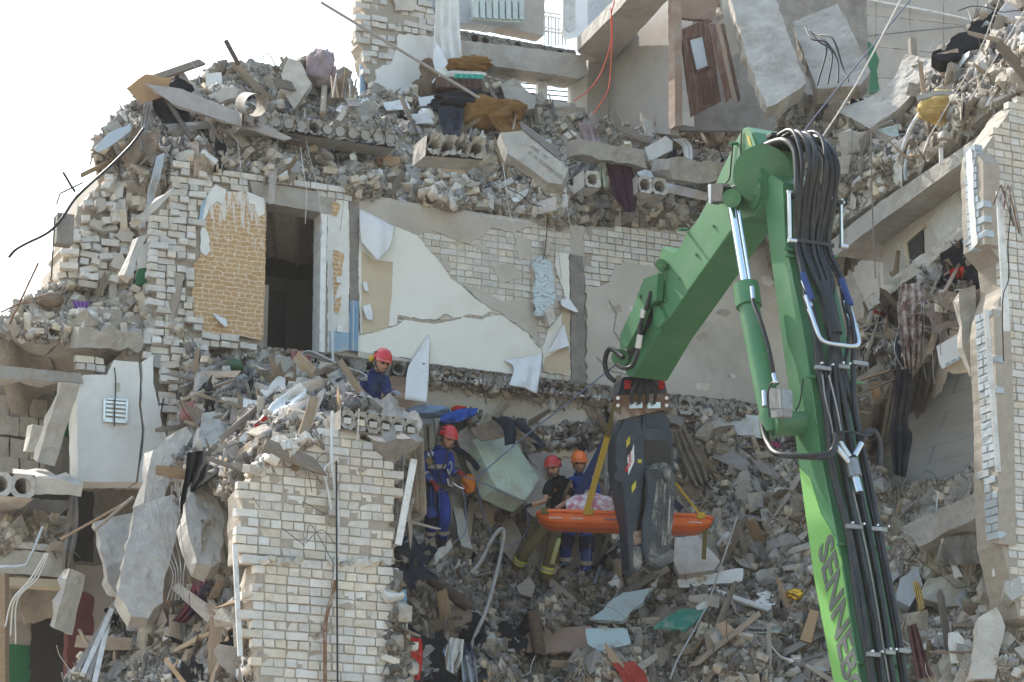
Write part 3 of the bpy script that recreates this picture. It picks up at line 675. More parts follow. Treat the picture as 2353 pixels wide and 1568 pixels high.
jp('door_jamb', [(738, 488), (752, 490), (746, 810), (734, 808)], PM, .3, M['white_metal'], wall, .015, jag=.003)
plbox('door_reveal', uR, uR+.04, vB, vT, -.02, -.34, M['white'], wall)
# strip between doorway and cream wall
jp('plaster_strip', [(754, 456), (800, 462), (806, 560), (802, 690), (806, 806), (754, 810), (752, 600)], PM, .02, M['white'], wall, .02, jag=.012, seg=.05)
for o in ([(766, 575), (790, 582), (784, 640), (768, 690), (764, 640)], [(770, 690), (784, 680), (778, 720), (766, 716)], [(764, 462), (782, 470), (774, 498), (764, 492)]):
    jp('wallpaper_scrap', o, PM, .01, M['stone_print'], wall, .035, jag=.012, seg=.04)
jp('paint_patch', [(757, 760), (803, 764), (803, 806), (757, 807)], PM, .01, M['blue_paint'], wall, .034, jag=.008)
jp('mortar_strip', [(803, 462), (823, 466), (823, 692), (804, 690)], PM, .02, M['concrete_dark'], wall, .03, jag=.006)
jp('metal_profile', [(806, 690), (824, 692), (823, 808), (806, 806)], PM, .05, M['blue_metal'], wall, .07, jag=0)
jp('metal_profile', [(811, 690), (814, 690), (813, 806), (810, 806)], PM, .03, M['lblue'], wall, .085, jag=0)
for px, py in ((780, 643), (781, 756)):
    s = jp('wall_socket', [(px-6, py-7), (px+6, py-6), (px+6, py+7), (px-6, py+6)], PM, .02, M['pvc'], wall, .05, jag=0)
    V, Fc = tube_geo([PM.hit(px, py, .05), PM.hit(px, py, .056)], .02, 10); mk('socket_face', V, Fc, M['white_metal'], s)
for k in range(3):
    tube('cable', [PM.hit(757+4*k, 575+20*k, .06), PM.hit(760+3*k, 700, .09), PM.hit(763+2*k, 830, .2), PM.hit(768+3*k, 925-20*k, .3)], .006, M['wire_w'], wall)
# cream wallpaper
UP = [(826, 480), (880, 508), (905, 520), (958, 540), (985, 575), (1010, 603), (1035, 640), (1062, 660), (1095, 690), (1130, 714), (1108, 727), (1080, 722), (1055, 732), (1020, 722), (1000, 735), (960, 732), (915, 724), (912, 745), (880, 754), (829, 768), (823, 620)]
LO = [(823, 772), (880, 758), (915, 748), (930, 735), (1000, 738), (1060, 728), (1100, 735), (1140, 725), (1160, 728), (1190, 752), (1213, 765), (1228, 790), (1245, 806), (1243, 865), (1200, 862), (1100, 850), (985, 836), (930, 822), (823, 807)]
jp('cream_wallpaper', UP, PM, .02, M['paper'], wall, .026, seg=.06, jag=.012, surf=False)
jp('cream_wallpaper', LO, PM, .02, M['paper'], wall, .026, seg=.06, jag=.012)
jp('plaster_coat', [(823, 455), (1000, 482), (1235, 514), (1180, 535), (1130, 522), (1100, 545), (1075, 562), (1040, 548), (1010, 536), (985, 530), (950, 548), (905, 524), (870, 507), (826, 480)], PM, .02, M['plaster'], wall, .018, seg=.06, jag=.02)
jp('plaster_coat', [(1118, 700), (1090, 682), (1064, 655), (1110, 665), (1150, 690), (1225, 690), (1235, 760), (1243, 800), (1215, 765), (1160, 726)], PM, .02, M['plaster'], wall, .016, seg=.06, jag=.02)
for q in ([(1090, 560), (1120, 556), (1118, 575), (1095, 578)], [(1000, 600), (1030, 598), (1040, 622), (1010, 620)], [(1130, 610), (1180, 605), (1200, 640), (1150, 650)], [(1180, 540), (1215, 548), (1222, 585), (1195, 600)]):
    jp('plaster_patch', q, PM, .015, M['plaster'], wall, .012, seg=.05, jag=.02)
jp('beige_underlay', [(831, 575), (858, 598), (903, 602), (900, 680), (893, 752), (868, 762), (832, 767)], PM, .004, M['beige'], wall, .030, seg=.08, jag=.006)
jp('plaster_lip', [(823, 808), (930, 824), (985, 838), (1100, 853), (1240, 868), (1240, 884), (1100, 868), (985, 853), (930, 838), (823, 822)], PM, .1, M['plaster'], wall, .06, seg=.08, jag=.018)
jp('crack_edge', [(915, 724), (960, 733), (1000, 738), (1060, 728), (1060, 733), (1000, 744), (955, 739), (913, 730)], PM, .004, M['mortar'], wall, .0285, seg=.05, jag=.006)
jp('cream_panel', [(1276, 580), (1307, 584), (1311, 864), (1250, 854), (1246, 806), (1258, 760), (1290, 722), (1302, 690), (1288, 650), (1276, 612)], PM, .02, M['paper'], wall, .03, seg=.06, jag=.012)
jp('beige_underlay', [(1292, 700), (1309, 698), (1310, 862), (1250, 853), (1252, 822), (1290, 800)], PM, .004, M['beige'], wall, .036, seg=.07, jag=.01)
orn = jp('scroll_wallpaper_slab', [(1228, 602), (1248, 592), (1265, 600), (1273, 640), (1276, 690), (1262, 718), (1235, 727), (1226, 690), (1231, 650)], PM, .05, M['ornate'], wall, .16, seg=.05, jag=.012, back_jag=.03)
jp('plaster_lump', [(1222, 612), (1234, 598), (1270, 604), (1282, 700), (1268, 730), (1252, 736), (1230, 700)], PM, .1, M['plaster'], wall, .105, seg=.06, jag=.02)
jp('plaster_lump', [(1250, 715), (1272, 700), (1278, 738), (1262, 748)], PM, .12, M['concrete_light'], wall, .19, seg=.06, jag=.02)
jp('concrete_post', [(1310, 584), (1340, 590), (1346, 890), (1314, 882)], PM, .2, M['concrete_dark'], wall, .045, seg=.1, jag=.006)
def flap(rows, m=None, **k): return drape('wallpaper_flap', None, rows, m or M['paper_back'], parent=wall, nu=20, nv=22, crease=k.pop('crease', .018), **k)
def md(x, y, o): return (x, y, Md(x, y)-o)
flap([[md(826, 480, .05), md(866, 500, .06), md(907, 522, .06)], [md(827, 520, .12), md(868, 530, .16), md(902, 545, .14)], [md(830, 556, .14), md(868, 600, .24), md(894, 572, .18)]], fold=.015, ff=1.5, nz=.02)
flap([[md(984, 768, .05), md(988, 782, .06)], [md(957, 815, .12), md(986, 812, .1)], [md(937, 848, .28), md(984, 870, .22)], [md(930, 918, .42), md(980, 925, .4)]], fold=.012, ff=1, nz=.01)
flap([[md(988, 780, .05), md(988, 790, .055)], [md(962, 818, .08), md(987, 828, .06)], [md(980, 858, .2), md(986, 866, .06)]], M['beige'], fold=.01, ff=1, nz=.02)
flap([[md(1158, 828, .05), md(1200, 824, .06), md(1246, 814, .06)], [md(1180, 846, .14), md(1212, 848, .2), md(1244, 838, .15)], [md(1170, 886, .3), md(1205, 892, .38), md(1233, 906, .3)]], fold=.035, ff=1.4, nz=.03)
flap([[md(1291, 748, .05), md(1296, 748, .05)], [md(1274, 785, .14), md(1306, 788, .1)], [md(1258, 812, .2), md(1309, 795, .14)]], fold=.015, ff=1, nz=.02)
flap([[md(1288, 690, .05), md(1306, 684, .05)], [md(1292, 704, .12), md(1318, 702, .1)], [md(1322, 718, .16), md(1330, 718, .14)]], fold=.01, ff=1, nz=.01)
flap([[md(833, 650, .05), md(842, 648, .05)], [md(838, 668, .1), md(848, 672, .1)]], fold=.005, nz=.01)
flap([[md(832, 704, .05), md(850, 700, .05)], [md(838, 722, .1), md(856, 720, .1)], [md(844, 735, .12), md(856, 737, .12)]], fold=.01, nz=.01)
flap([[md(488, 720, .09), md(520, 735, .09)], [md(500, 735, .14), md(521, 742, .12)], [md(518, 752, .16), md(522, 750, .14)]], fold=.005, nz=.01)
tube('hanging_wire', [PM.hit(1258, 500, .1), PM.hit(1256, 540, .12), PM.hit(1252, 580, .14), PM.hit(1248, 596, .2)], .007, M['wire_k'], wall)
jp('plaster_lump', [(1250, 552), (1262, 548), (1266, 580), (1254, 586)], PM, .08, M['plaster'], wall, .12, seg=.05, jag=.02)
tube('hanging_wire', [PM.hit(1272, 510, .05), PM.hit(1276, 550, .06), PM.hit(1284, 585, .06), PM.hit(1290, 640, .06)], .006, M['wire_w'], wall)
# ------------------------------------------------------------------ right bay of the same wall
wall2 = thing('plaster_wall', 'bare plastered inner wall with brick showing along its top, behind the green boom', 'wall', PM.hit(1650, 930))
jp('plaster_base', [(1338, 520), (1500, 528), (1650, 535), (2020, 600), (2040, 1000), (1346, 908)], PM, .3, M['mortar'], wall2, -.02, surf=True)
bricks(wall2, PM, [(1345, 524), (1660, 540), (1750, 560), (1700, 585), (1580, 615), (1440, 612), (1410, 650), (1380, 662), (1346, 650)], 'brick_in', 0, jit=.008, joint=.012, cap=200)
jp('plaster_coat', [(1347, 655), (1375, 660), (1402, 648), (1412, 615), (1436, 598), (1480, 612), (1560, 612), (1640, 590), (1760, 565), (2015, 602), (2035, 995), (1348, 905)], PM, .03, M['plaster'], wall2, .018, seg=.08, jag=.025)
for q in ([(1446, 706), (1462, 700), (1466, 720), (1450, 726)], [(1600, 880), (1632, 882), (1630, 898), (1602, 896)], [(1580, 700), (1600, 705), (1596, 720), (1578, 716)]):
    jp('bare_patch', q, PM, .006, M['brick_in'], wall2, .021, seg=.05, jag=.012)
for k in range(26):
    x = random.uniform(1352, 1900); y = random.uniform(640, 900); r0 = random.uniform(4, 15)
    jp('bare_patch', [(x+r0*1.6*math.cos(t)*random.uniform(.4, 1.2), y+r0*math.sin(t)*random.uniform(.4, 1.3)) for t in (0, 1, 2, 3, 4, 5.2)], PM, .004, M['brick_in' if k % 3 == 0 else 'mortar' if k % 3 == 1 else 'plaster'], wall2, .0205+.0006*k/26, seg=.04, jag=.014)
for q in ([(1400, 690), (1418, 720), (1412, 760), (1430, 790), (1428, 792), (1409, 761), (1415, 722), (1398, 693)], [(1470, 720), (1500, 740), (1520, 780), (1518, 781), (1497, 742), (1469, 723)], [(1372, 820), (1400, 850), (1440, 860), (1439, 863), (1398, 853), (1370, 823)]):
    jp('crack', q, PM, .003, M['concrete_dark'], wall2, .0225, seg=.03, jag=.006)
# ------------------------------------------------------------------ floor slabs below that wall: hollow-core ends
vTop = PM.uv(PM.hit(1000, 846))[1]
u = PM.uv(PM.hit(-60, 745))[0]; k = 0
while u < PM.uv(PM.hit(1990, 980))[0]:
    n = 6; dz = random.uniform(-.02, .02)
    under = 'the white vented wall' if u < -4.6 else ('the stone-pattern wallpaper' if u < -2.3 else ('the torn cream wallpaper' if u < 2.1 else 'the bare plaster behind the boom'))
    if not (-4.9 < u < -4.0):
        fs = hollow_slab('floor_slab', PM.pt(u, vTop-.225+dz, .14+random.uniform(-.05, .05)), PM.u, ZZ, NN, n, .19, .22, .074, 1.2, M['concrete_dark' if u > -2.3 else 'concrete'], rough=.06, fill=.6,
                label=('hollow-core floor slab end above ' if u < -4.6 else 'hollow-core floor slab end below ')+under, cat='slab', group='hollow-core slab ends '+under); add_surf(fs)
    u += n*.19+.03; k += 1
low = thing('lower_wall', 'yellowed plaster wall of the storey below, under the hollow-core slabs', 'wall', PM.hit(1200, 1060))
jp('plaster_base', [(975, 880), (1420, 930), (2010, 990), (2010, 1250), (1250, 1200), (930, 1000)], PM, .25, M['plaster'], low, -.1, surf=True)
jp('yellow_plaster', [(985, 930), (1050, 925), (1105, 940), (1180, 938), (1235, 950), (1225, 990), (1150, 1010), (1010, 1000)], PM, .02, mat('yellow_plaster', (.52, .47, .36), (.44, .4, .31), 2, bump=.2, dirt=(.3, .26, .2), dirt_amt=.5), low, -.07)
jp('brown_wallpaper', [(1235, 985), (1320, 990), (1330, 1050), (1240, 1050)], PM, .02, M['beige'], low, -.075)
jp('brown_wallpaper', [(1540, 980), (1600, 960), (1640, 1010), (1560, 1040)], PM, .02, M['c_brown'], low, -.07)
# ================================================================== left: white vented wall and rooms
lw = thing('vented_wall', 'white plastered wall with a metal vent and a long crack', 'wall', PM.hit(270, 1105))
jp('white_plaster', [(190, 862), (246, 862), (262, 828), (318, 832), (322, 870), (319, 930), (326, 985), (322, 1030), (312, 1108), (180, 1108), (176, 905)], PM, .42, M['white'], lw, .16, seg=.12, jag=.006)
jp('white_plaster', [(326, 832), (353, 815), (352, 880), (372, 960), (384, 1010), (350, 1108), (318, 1108), (330, 1030), (333, 985), (325, 930), (328, 870)], PM, .4, M['white'], lw, .165, seg=.1, jag=.008)
jp('wall_core', [(185, 880), (250, 840), (330, 760), (440, 800), (440, 1000), (400, 1108), (185, 1108)], PM, .5, M['mortar'], lw, -.02, surf=True)
bricks(lw, PM, [(335, 757), (440, 785), (470, 800), (490, 850), (480, 1000), (410, 1030), (388, 1000), (358, 900), (356, 815), (330, 828)], 'brick_in', .14, jit=.06, miss=.12, joint=.014, rj=.08)
bricks(lw, PM, [(180, 815), (250, 828), (250, 862), (182, 855)], 'brick_in', .16, jit=.02, joint=.014)
jp('bare_brick', [(262, 880), (276, 880), (276, 900), (262, 905)], PM, .004, M['brick_in'], lw, .163, jag=.01)
vent = jp('vent_grille', [(240, 917), (294, 921), (292, 970), (239, 966)], PM, .03, M['concrete_light'], lw, .18, jag=0)
for i in range(5):
    y = 921+i*9.6; jp('slat', [(243, y), (291, y+4), (291, y+9), (243, y+5)], PM, .012, M['steel'], vent, .195+.01*(i % 2), jag=0)
for q in ([(238, 915), (243, 915), (242, 968), (237, 968)], [(290, 919), (295, 920), (293, 972), (288, 971)], [(238, 914), (295, 918), (295, 922), (238, 918)], [(237, 964), (293, 968), (293, 973), (237, 969)]):
    jp('frame', q, PM, .03, M['steel'], vent, .21, jag=0)
tube('cable', [PM.hit(263, 845, .19), PM.hit(266, 880, .2), PM.hit(264, 930, .23), PM.hit(263, 980, .23)], .008, M['wire_k'], lw)
tube('cable', [PM.hit(376, 915, .2), PM.hit(370, 950, .22), PM.hit(374, 975, .22), PM.hit(369, 993, .24)], .01, M['wire_k'], lw)
# front slab chunk with filled cores, concrete band and beam over the left room
slab('slab_block', 'rough concrete block beside the crack of the vented wall', [(182, 752, 31.9), (325, 757, 32.4), (318, 812, 32.4), (250, 800, 32.1), (178, 800, 31.9)], .4, M['concrete'], jag=.06)
slab('lintel_beam', 'long concrete lintel beam over the left room', [(-30, 838, 31.1), (186, 858, 31.9), (192, 880, 31.9), (-30, 866, 31.1)], .35, M['concrete'], cat='beam', jag=.015)
lr = thing('left_room', 'gutted room of grey block walls behind a leaning concrete post', 'room', PM.hit(90, 1100, -1.2))
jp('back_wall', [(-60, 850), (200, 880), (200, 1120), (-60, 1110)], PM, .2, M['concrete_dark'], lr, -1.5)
for i in range(4):
    for j in range(3):
        x = -20+j*44+(i % 2)*22; y = 905+i*48+j*5; jp('wall_block', [(x, y), (x+41, y+5), (x+41, y+50), (x, y+45)], PM, .1, M['concrete'], lr, -1.42+random.uniform(-.02, .02), jag=.012)
jp('green_wall', [(128, 900), (188, 910), (188, 1000), (110, 1010)], PM, .05, M['green_paint'], lr, -1.38)
jp('grey_door', [(105, 1000), (180, 1008), (180, 1095), (105, 1090)], PM, .05, M['concrete_dark'], lr, -1.3)
slab('leaning_post', 'concrete post leaning across the left room', [(140, 878, 31.0), (183, 886, 31.1), (126, 1072, 31.0), (86, 1062, 30.9)], .24, M['concrete'], cat='post', jag=.012)
slab('wall_block', 'loose pale block behind the leaning post', [(75, 975, 31.5), (110, 980, 31.6), (104, 1040, 31.6), (60, 1035, 31.5)], .15, M['concrete_light'], jag=.02)
hollow_slab('landing_slab', at(-30, 1136, 30.3), PM.u, ZZ, NN, 2, .3, .3, .11, 1.5, M['concrete_light'], rough=.02, label='slab stub with two open ducts at the edge of the left room', cat='slab')
slab('landing_edge', 'chipped yellow-stained landing edge below the left room', [(60, 1098, 30.6), (192, 1112, 30.9), (186, 1142, 30.9), (60, 1134, 30.6)], .9, M['concrete_light'])
jp('dark_storey', [(-60, 1120), (215, 1130), (215, 1290), (-60, 1270)], PM, .1, M['void'], lr, -1.1)  # near-black sheet, coloured for the shade of the storey
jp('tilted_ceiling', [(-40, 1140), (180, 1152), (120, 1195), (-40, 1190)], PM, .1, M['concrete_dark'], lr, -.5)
ld = thing('doorway_bay', 'lower doorway bay under a concrete lintel, green dado inside', 'wall', PM.hit(90, 1568))
jp('lintel', [(-60, 1258), (150, 1272), (152, 1325), (18, 1318), (-60, 1315)], PM, .4, M['concrete_light'], ld, .12)
bricks(ld, PM, [(-10, 1240), (152, 1252), (152, 1276), (-10, 1264)], 'brick_in', .14, jit=.02)
jp('door_head', [(20, 1328), (148, 1332), (147, 1352), (22, 1347)], PM, .2, M['beige'], ld, .1, jag=.004)
jp('wall_return', [(-60, 1312), (18, 1318), (14, 1620), (-60, 1620)], PM, .4, M['plaster'], ld, .1)
jp('back_wall', [(-60, 1300), (260, 1300), (260, 1640), (-60, 1640)], PM, .1, M['room'], ld, -1.7)
jp('green_dado', [(-60, 1480), (70, 1484), (68, 1640), (-60, 1640)], PM, .02, M['green_paint'], ld, -1.67)
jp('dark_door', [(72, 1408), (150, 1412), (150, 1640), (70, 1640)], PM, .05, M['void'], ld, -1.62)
jp('red_wall', [(156, 1340), (216, 1372), (206, 1640), (154, 1640)], PM, .2, mat('dark_red_paint', (.16, .05, .045), (.1, .035, .03), 4), ld, -.2)
beam('door_post', at(6, 1318, 30.4), at(6, 1640, 30.1), .13, .1, M['wood'], label='worn timber post at the edge of the lower doorway', cat='post')
slab('hanging_block', 'concrete block hanging at a tilt before the lower doorway', [(160, 1306, 30.3), (196, 1322, 30.4), (166, 1460, 30.3), (123, 1444, 30.2)], .22, M['concrete_light'], cat='block', jag=.012)
tpx('bent_profile', [(-5, 1304, 30), (40, 1302, 30), (60, 1298, 30), (78, 1262, 30), (98, 1210, 30)], .018, M['lblue'], k=1, label='bent blue metal profile over the lower doorway', cat='profile')
# fallen floor slabs on the left
SL = 'fallen slabs left of the brick pier'
slab('fallen_slab', 'upper half of the big broken slab leaning under the vented wall', [(352, 1035, 29.9), (428, 980, 30.3), (330, 1156, 29.5), (338, 1095, 29.7)][:2]+[(442, 1000, 30.3), (395, 1092, 29.8), (378, 1142, 29.6), (330, 1156, 29.5), (338, 1095, 29.7)], .22, M['concrete_light'], group=SL)
slab('fallen_slab', 'lower half of the big broken slab, standing on the left rubble', [(308, 1165, 29.3), (400, 1136, 29.6), (301, 1418, 28.3), (270, 1368, 28.5), (284, 1299, 28.8)][:2]+[(412, 1165, 29.5), (407, 1226, 29.2), (378, 1328, 28.8), (374, 1385, 28.6), (342, 1420, 28.4), (301, 1418, 28.4), (270, 1368, 28.6), (284, 1299, 28.8)], .24, M['concrete_light'], group=SL)
slab('fallen_slab', 'smooth triangular slab piece behind the big broken slab', [(214, 1200, 30.0), (306, 1178, 30.3), (274, 1372, 29.4), (256, 1350, 29.4)], .12, M['concrete'], group=SL)
slab('fallen_slab', 'narrow slab piece with open ducts beside the brick pier', [(431, 1111, 29.0), (476, 1098, 29.2), (512, 1178, 28.9), (508, 1290, 28.5), (486, 1304, 28.4), (452, 1292, 28.4), (428, 1196, 28.6)], .25, M['concrete_light'], group=SL)
hollow_slab('duct_end', at(463, 1300, 28.2), (at(463, 1180, 28.55)-at(463, 1300, 28.2)).normalized(), (at(508, 1240, 28.5)-at(463, 1240, 28.2)).normalized(), (CAM-at(485, 1240, 28.4)).normalized(), 2, .3, .26, .1, .3, M['concrete'], rough=.03, label='two open slab ducts facing out beside the brick pier', cat='slab')
slab('fallen_slab', 'cracked pale slab above the narrow ducted piece', [(465, 950, 30.4), (540, 935, 30.8), (520, 1000, 30.3), (480, 1040, 30.0), (455, 1010, 30.1)], .18, M['concrete_light'], group=SL)
# ================================================================== left outer ruin above the vented wall
ow = thing('ruined_wall', 'crumbling pale brick corner wall below the brown boards of the roof heap', 'wall', PM.hit(250, 650, -.3))
jp('wall_core', [(228, 425), (262, 398), (330, 420), (410, 385), (420, 480), (370, 520), (355, 650), (150, 660), (140, 630), (165, 560), (172, 500)], PM, 1.2, M['mortar'], ow, -.45, jag=.05, surf=True)
bricks(ow, PM, [(230, 425), (262, 395), (330, 418), (412, 380), (420, 480), (372, 510), (352, 640), (150, 660), (142, 630), (165, 560), (172, 500)], 'brick_in', -.36, jit=.10, miss=.16, joint=.014, rj=.14, cap=280, jag_edge=6)
for k in range(26):
    x = random.uniform(235, 415); y = random.uniform(390, 520); p = PM.hit(x, y, -.25); inst('brick', random.choice(BR['brick_in'][random.randrange(2)]), p, rrot(), random.uniform(.9, 1.3), ow)
slab('fallen_beam', 'sunlit concrete beam end jutting from the crumbling corner wall', [(310, 500, 31.6), (398, 430, 32.0), (402, 440, 32.0), (330, 510, 31.6)], .3, M['concrete_light'], cat='beam', jag=.01)
for k in range(16):
    x = random.uniform(170, 395); y = random.uniform(410, 630); r0 = random.uniform(10, 24)
    if x < 230 and y < 470: continue
    jp('mortar_smear', [(x+r0*math.cos(t)*random.uniform(.6, 1.2), y+r0*math.sin(t)*random.uniform(.6, 1.4)) for t in (0, 1, 2, 3, 4, 5.2)], PM, .12, M['plaster'], ow, random.uniform(-.3, -.22), seg=.05, jag=.03)
jp('painted_plaster', [(322, 570), (350, 545), (350, 650), (312, 655)], PM, .06, M['white'], ow, -.2); jp('painted_plaster', [(318, 618), (349, 616), (349, 652), (312, 655)], PM, .02, M['green_paint'], ow, -.17)
slab('tilted_lintel', 'thin concrete lintel leaning on the crumbling corner wall', [(318, 545, 31.6), (338, 540, 31.7), (300, 640, 31.3), (285, 632, 31.3)], .14, M['concrete_light'], cat='beam', jag=.015)
# ================================================================== brick pier in front
pier = thing('brick_pier', 'tall white-brick pier with a broken stepped top, a pipe down its face', 'wall', PF.hit(740, 1600))
jp('mortar_core', [(556, 1128), (602, 1072), (662, 1015), (722, 1008), (775, 990), (848, 1016), (868, 1058), (904, 1088), (907, 1296), (556, 1285)], PF, .5, M['mortar'], pier, -.008, jag=.012, surf=True)
jp('mortar_core', [(600, 1288), (902, 1304), (908, 1345), (922, 1420), (935, 1500), (940, 1640), (594, 1640), (590, 1480), (575, 1380)], PF, .55, M['mortar'], pier, .052, jag=.014, surf=True)
bricks(pier, PF, [(551, 1122), (600, 1064), (660, 1008), (720, 1000), (775, 983), (852, 1010), (873, 1052), (909, 1082), (911, 1296), (551, 1283)], 'brick', 0, jit=.012, tilt=.012, cap=150, jag_edge=6, joint=.013, rj=.008, miss=.02)
bricks(pier, PF, [(562, 1284), (906, 1300), (914, 1345), (928, 1420), (942, 1500), (950, 1640), (586, 1640), (582, 1480), (566, 1400), (590, 1320)], 'brick', .06, jit=.012, tilt=.012, cap=190, jag_edge=7, joint=.013, rj=.008, miss=.015)
for k in range(14):
    x = random.uniform(570, 660); y = 1125-(x-560)*1.0+random.uniform(-20, 10); inst('brick', random.choice(BR['brick_r'][random.randrange(2)]), PF.hit(x, y, random.uniform(-.4, .02)), Euler((random.gauss(0, .2), random.gauss(0, .2), A_+random.gauss(0, .3))), 1, pier)
for k in range(34):
    x = random.uniform(600, 905); y = 1287+(x-560)*.04+random.uniform(-7, 4); big = random.random() < .4
    inst('brick', random.choice(BR['brick_r'][1]) if big else random.choice(CH['brickbat']), PF.hit(x, y, random.uniform(.0, .09)), rrot() if not big else Euler((random.gauss(0, .3), random.gauss(0, .3), random.uniform(0, 3))), random.uniform(.6, .9) if big else random.uniform(.05, .11), pier)
for k in range(22):
    x = random.uniform(585, 900); y = random.uniform(1060, 1540); r0 = random.uniform(4, 11)
    jp('mortar_smear', [(x+r0*1.8*math.cos(t)*random.uniform(.5, 1.2), y+r0*math.sin(t)*random.uniform(.5, 1.3)) for t in (0, 1, 2, 3, 4, 5.2)], PF, .012, M['mortar'], pier, .012+(.06 if y > 1292 else 0), seg=.03, jag=.012)
beam('corner_profile', at(539, 1252, 26.3), at(552, 1508, 26.0), .06, .05, M['white_metal'], label='long white metal corner profile standing at the left edge of the pier', cat='profile')
beam('edge_board', at(548, 1165, 26.9), at(549, 1265, 26.8), .02, .12, M['blue_metal'], label='blue painted strip on the left edge of the pier', cat='board')
beam('perforated_profile', at(951, 1056, 27.2), at(915, 1252, 26.9), .075, .03, M['white_metal'], up=NN, label='white perforated window profile leaning at the right edge of the pier', cat='profile')
def pf(x, y, o=.1): return PF.hit(x, y, o)
pp = thing('down_pipe', 'crooked thin pipe, flaking white above and rusty below, down the pier face', 'pipe', pf(745, 1600))
tube('white_pipe', [pf(764, 945), pf(762, 1050), pf(770, 1120), pf(776, 1180), pf(775, 1250), pf(770, 1335)], .02, M['white_metal'], pp)
tube('rusty_pipe', [pf(770, 1335, .12), pf(766, 1360, .15), pf(752, 1410, .15), pf(747, 1460, .15), pf(747, 1600, .15)], .021, M['rust'], pp)
tube('pipe_branch', [pf(762, 1062), pf(745, 1080), pf(752, 1120), pf(762, 1170)], .015, M['white_metal'], pp)
tube('black_cable', [pf(773, 1060, .14), pf(774, 1300, .16), pf(776, 1600, .18)], .011, M['wire_k'], label='straight black cable hanging down the pier', cat='cable')
tube('white_cable', [pf(825, 940, .1), pf(823, 985, .12), pf(818, 1030, .1)], .008, M['wire_w'], label='white cable end hanging over the top of the pier', cat='cable')
for k in range(5):
    a = pf(700+random.uniform(-40, 60), 1150+random.uniform(-40, 130), .1); tube('wire_stub', [a, a+Vector((.2*random.uniform(-1, 1), -.08, .25*random.random())), a+Vector((.4*random.uniform(-1, 1), -.05, .3*random.uniform(-1, 1)))], .004, M['wire_k'], label='thin bent wire sticking out of the pier face', cat='wire', group='bent wires on the pier face')
hp0 = PF.hit(785, 984, .12); hdu = (PF.hit(968, 1010, .12)-hp0).normalized()
capslab = hollow_slab('pier_cap_slab', hp0, hdu, ZZ, NN, 6, .155, .225, .066, 1.3, M['concrete'], rough=.03, label='hollow-core slab end capping the brick pier, bricks stuffed in its ducts', cat='slab')
for i in range(6):
    c = hp0+hdu*(.155*(i+.5))+ZZ*.095-NN*.05; inst('brick', random.choice(BR['brick_r'][1]), c, Euler((0, 0, A_+random.gauss(0, .1))), .8, capslab)
slab('slab_underside', 'broken underside of the slab capping the pier', [(860, 1012, 26.5), (975, 1012, 27.4), (905, 1066, 27.2), (880, 1050, 26.8)], .12, M['concrete_dark'])
# ================================================================== upper storey at the back
bw = thing('upper_wall', 'ruined upper outer wall of white brick with a broken left edge', 'wall', PB.hit(920, 215))
jp('wall_core', [(834, -20), (1000, -20), (1000, 225), (858, 225), (840, 150), (826, 100), (834, 50)], PB, .4, M['mortar'], bw, -.02, jag=.04, surf=True)
bricks(bw, PB, [(831, -20), (1000, -20), (1000, 75), (985, 80), (930, 82), (915, 102), (905, 150), (862, 168), (858, 222), (836, 150), (820, 100), (829, 50)], 'brick_in', 0, jit=.05, miss=.08, joint=.014, rj=.05, jag_edge=4, cap=200)
jp('white_plaster', [(917, 78), (1005, 82), (1005, 222), (862, 222), (862, 160), (895, 150), (912, 112)], PB, .04, M['white'], bw, .03, jag=.03)
jp('plaster_patch', [(905, -20), (960, -20), (950, 26), (908, 24)], PB, .04, M['plaster'], bw, .05, jag=.02)
tube('drain_pipe', [PB.hit(835, 130, -.2), PB.hit(834, 230, -.2)], .06, M['blue_metal'], bw)
ap = thing('upper_apartment', 'open upper apartment with scroll wallpaper, concrete lintel and white window', 'room', PB.hit(1200, 250))
jp('scroll_wallpaper', [(985, -20), (1215, -20), (1215, 70), (1060, 52), (985, 40)], PB, .3, M['ornate_g'], ap, -.02, jag=.01)
jp('beige_wall', [(1205, -20), (1252, -20), (1250, 82), (1150, 62), (1205, 45)], PB, .3, M['room'], ap, .0, jag=.008)
jp('lintel', [(1060, 92), (1200, 108), (1345, 128), (1352, 170), (1330, 180), (1180, 158), (1062, 140)], PB, .5, M['concrete'], ap, .3, jag=.012)
jp('wall_below', [(985, 120), (1182, 155), (1180, 262), (985, 262)], PB, .3, M['plaster'], ap, -.03)
jp('sill_wall', [(1175, 238), (1345, 248), (1350, 300), (1175, 290)], PB, .3, M['plaster'], ap, -.03)
jp('window_jamb', [(1322, 168), (1354, 160), (1354, 262), (1322, 258)], PB, .3, M['white'], ap, -.04, jag=.006)
hollow_slab('floor_slab', PB.hit(1055, 95, .25), PB.u, ZZ, NN, 11, .19, .2, .07, 1.0, M['concrete_dark'], ap, rough=.03, fill=.7)
win = thing('pvc_window', 'white plastic window with sky behind it under the concrete lintel', 'window', PB.hit(1250, 245))
for q in ([(1183, 163), (1327, 178), (1327, 188), (1183, 173)], [(1183, 215), (1250, 222), (1250, 232), (1183, 226)], [(1236, 168), (1246, 170), (1246, 240), (1236, 240)], [(1246, 172), (1258, 174), (1258, 245), (1246, 244)], [(1311, 180), (1323, 182), (1323, 256), (1311, 256)], [(1250, 228), (1323, 238), (1323, 250), (1250, 244)], [(1181, 163), (1189, 164), (1189, 232), (1181, 231)]):
    jp('frame', q, PB, .08, M['pvc'], win, -.05, jag=0)
gm = bpy.data.materials.new('clear_pane'); gm.use_nodes = True; gn = gm.node_tree; gb = gn.nodes['Principled BSDF']; gb.inputs['Transmission Weight'].default_value = 1; gb.inputs['Roughness'].default_value = .02; gb.inputs['IOR'].default_value = 1.05; gb.inputs['Base Color'].default_value = (.93, .96, .98, 1)
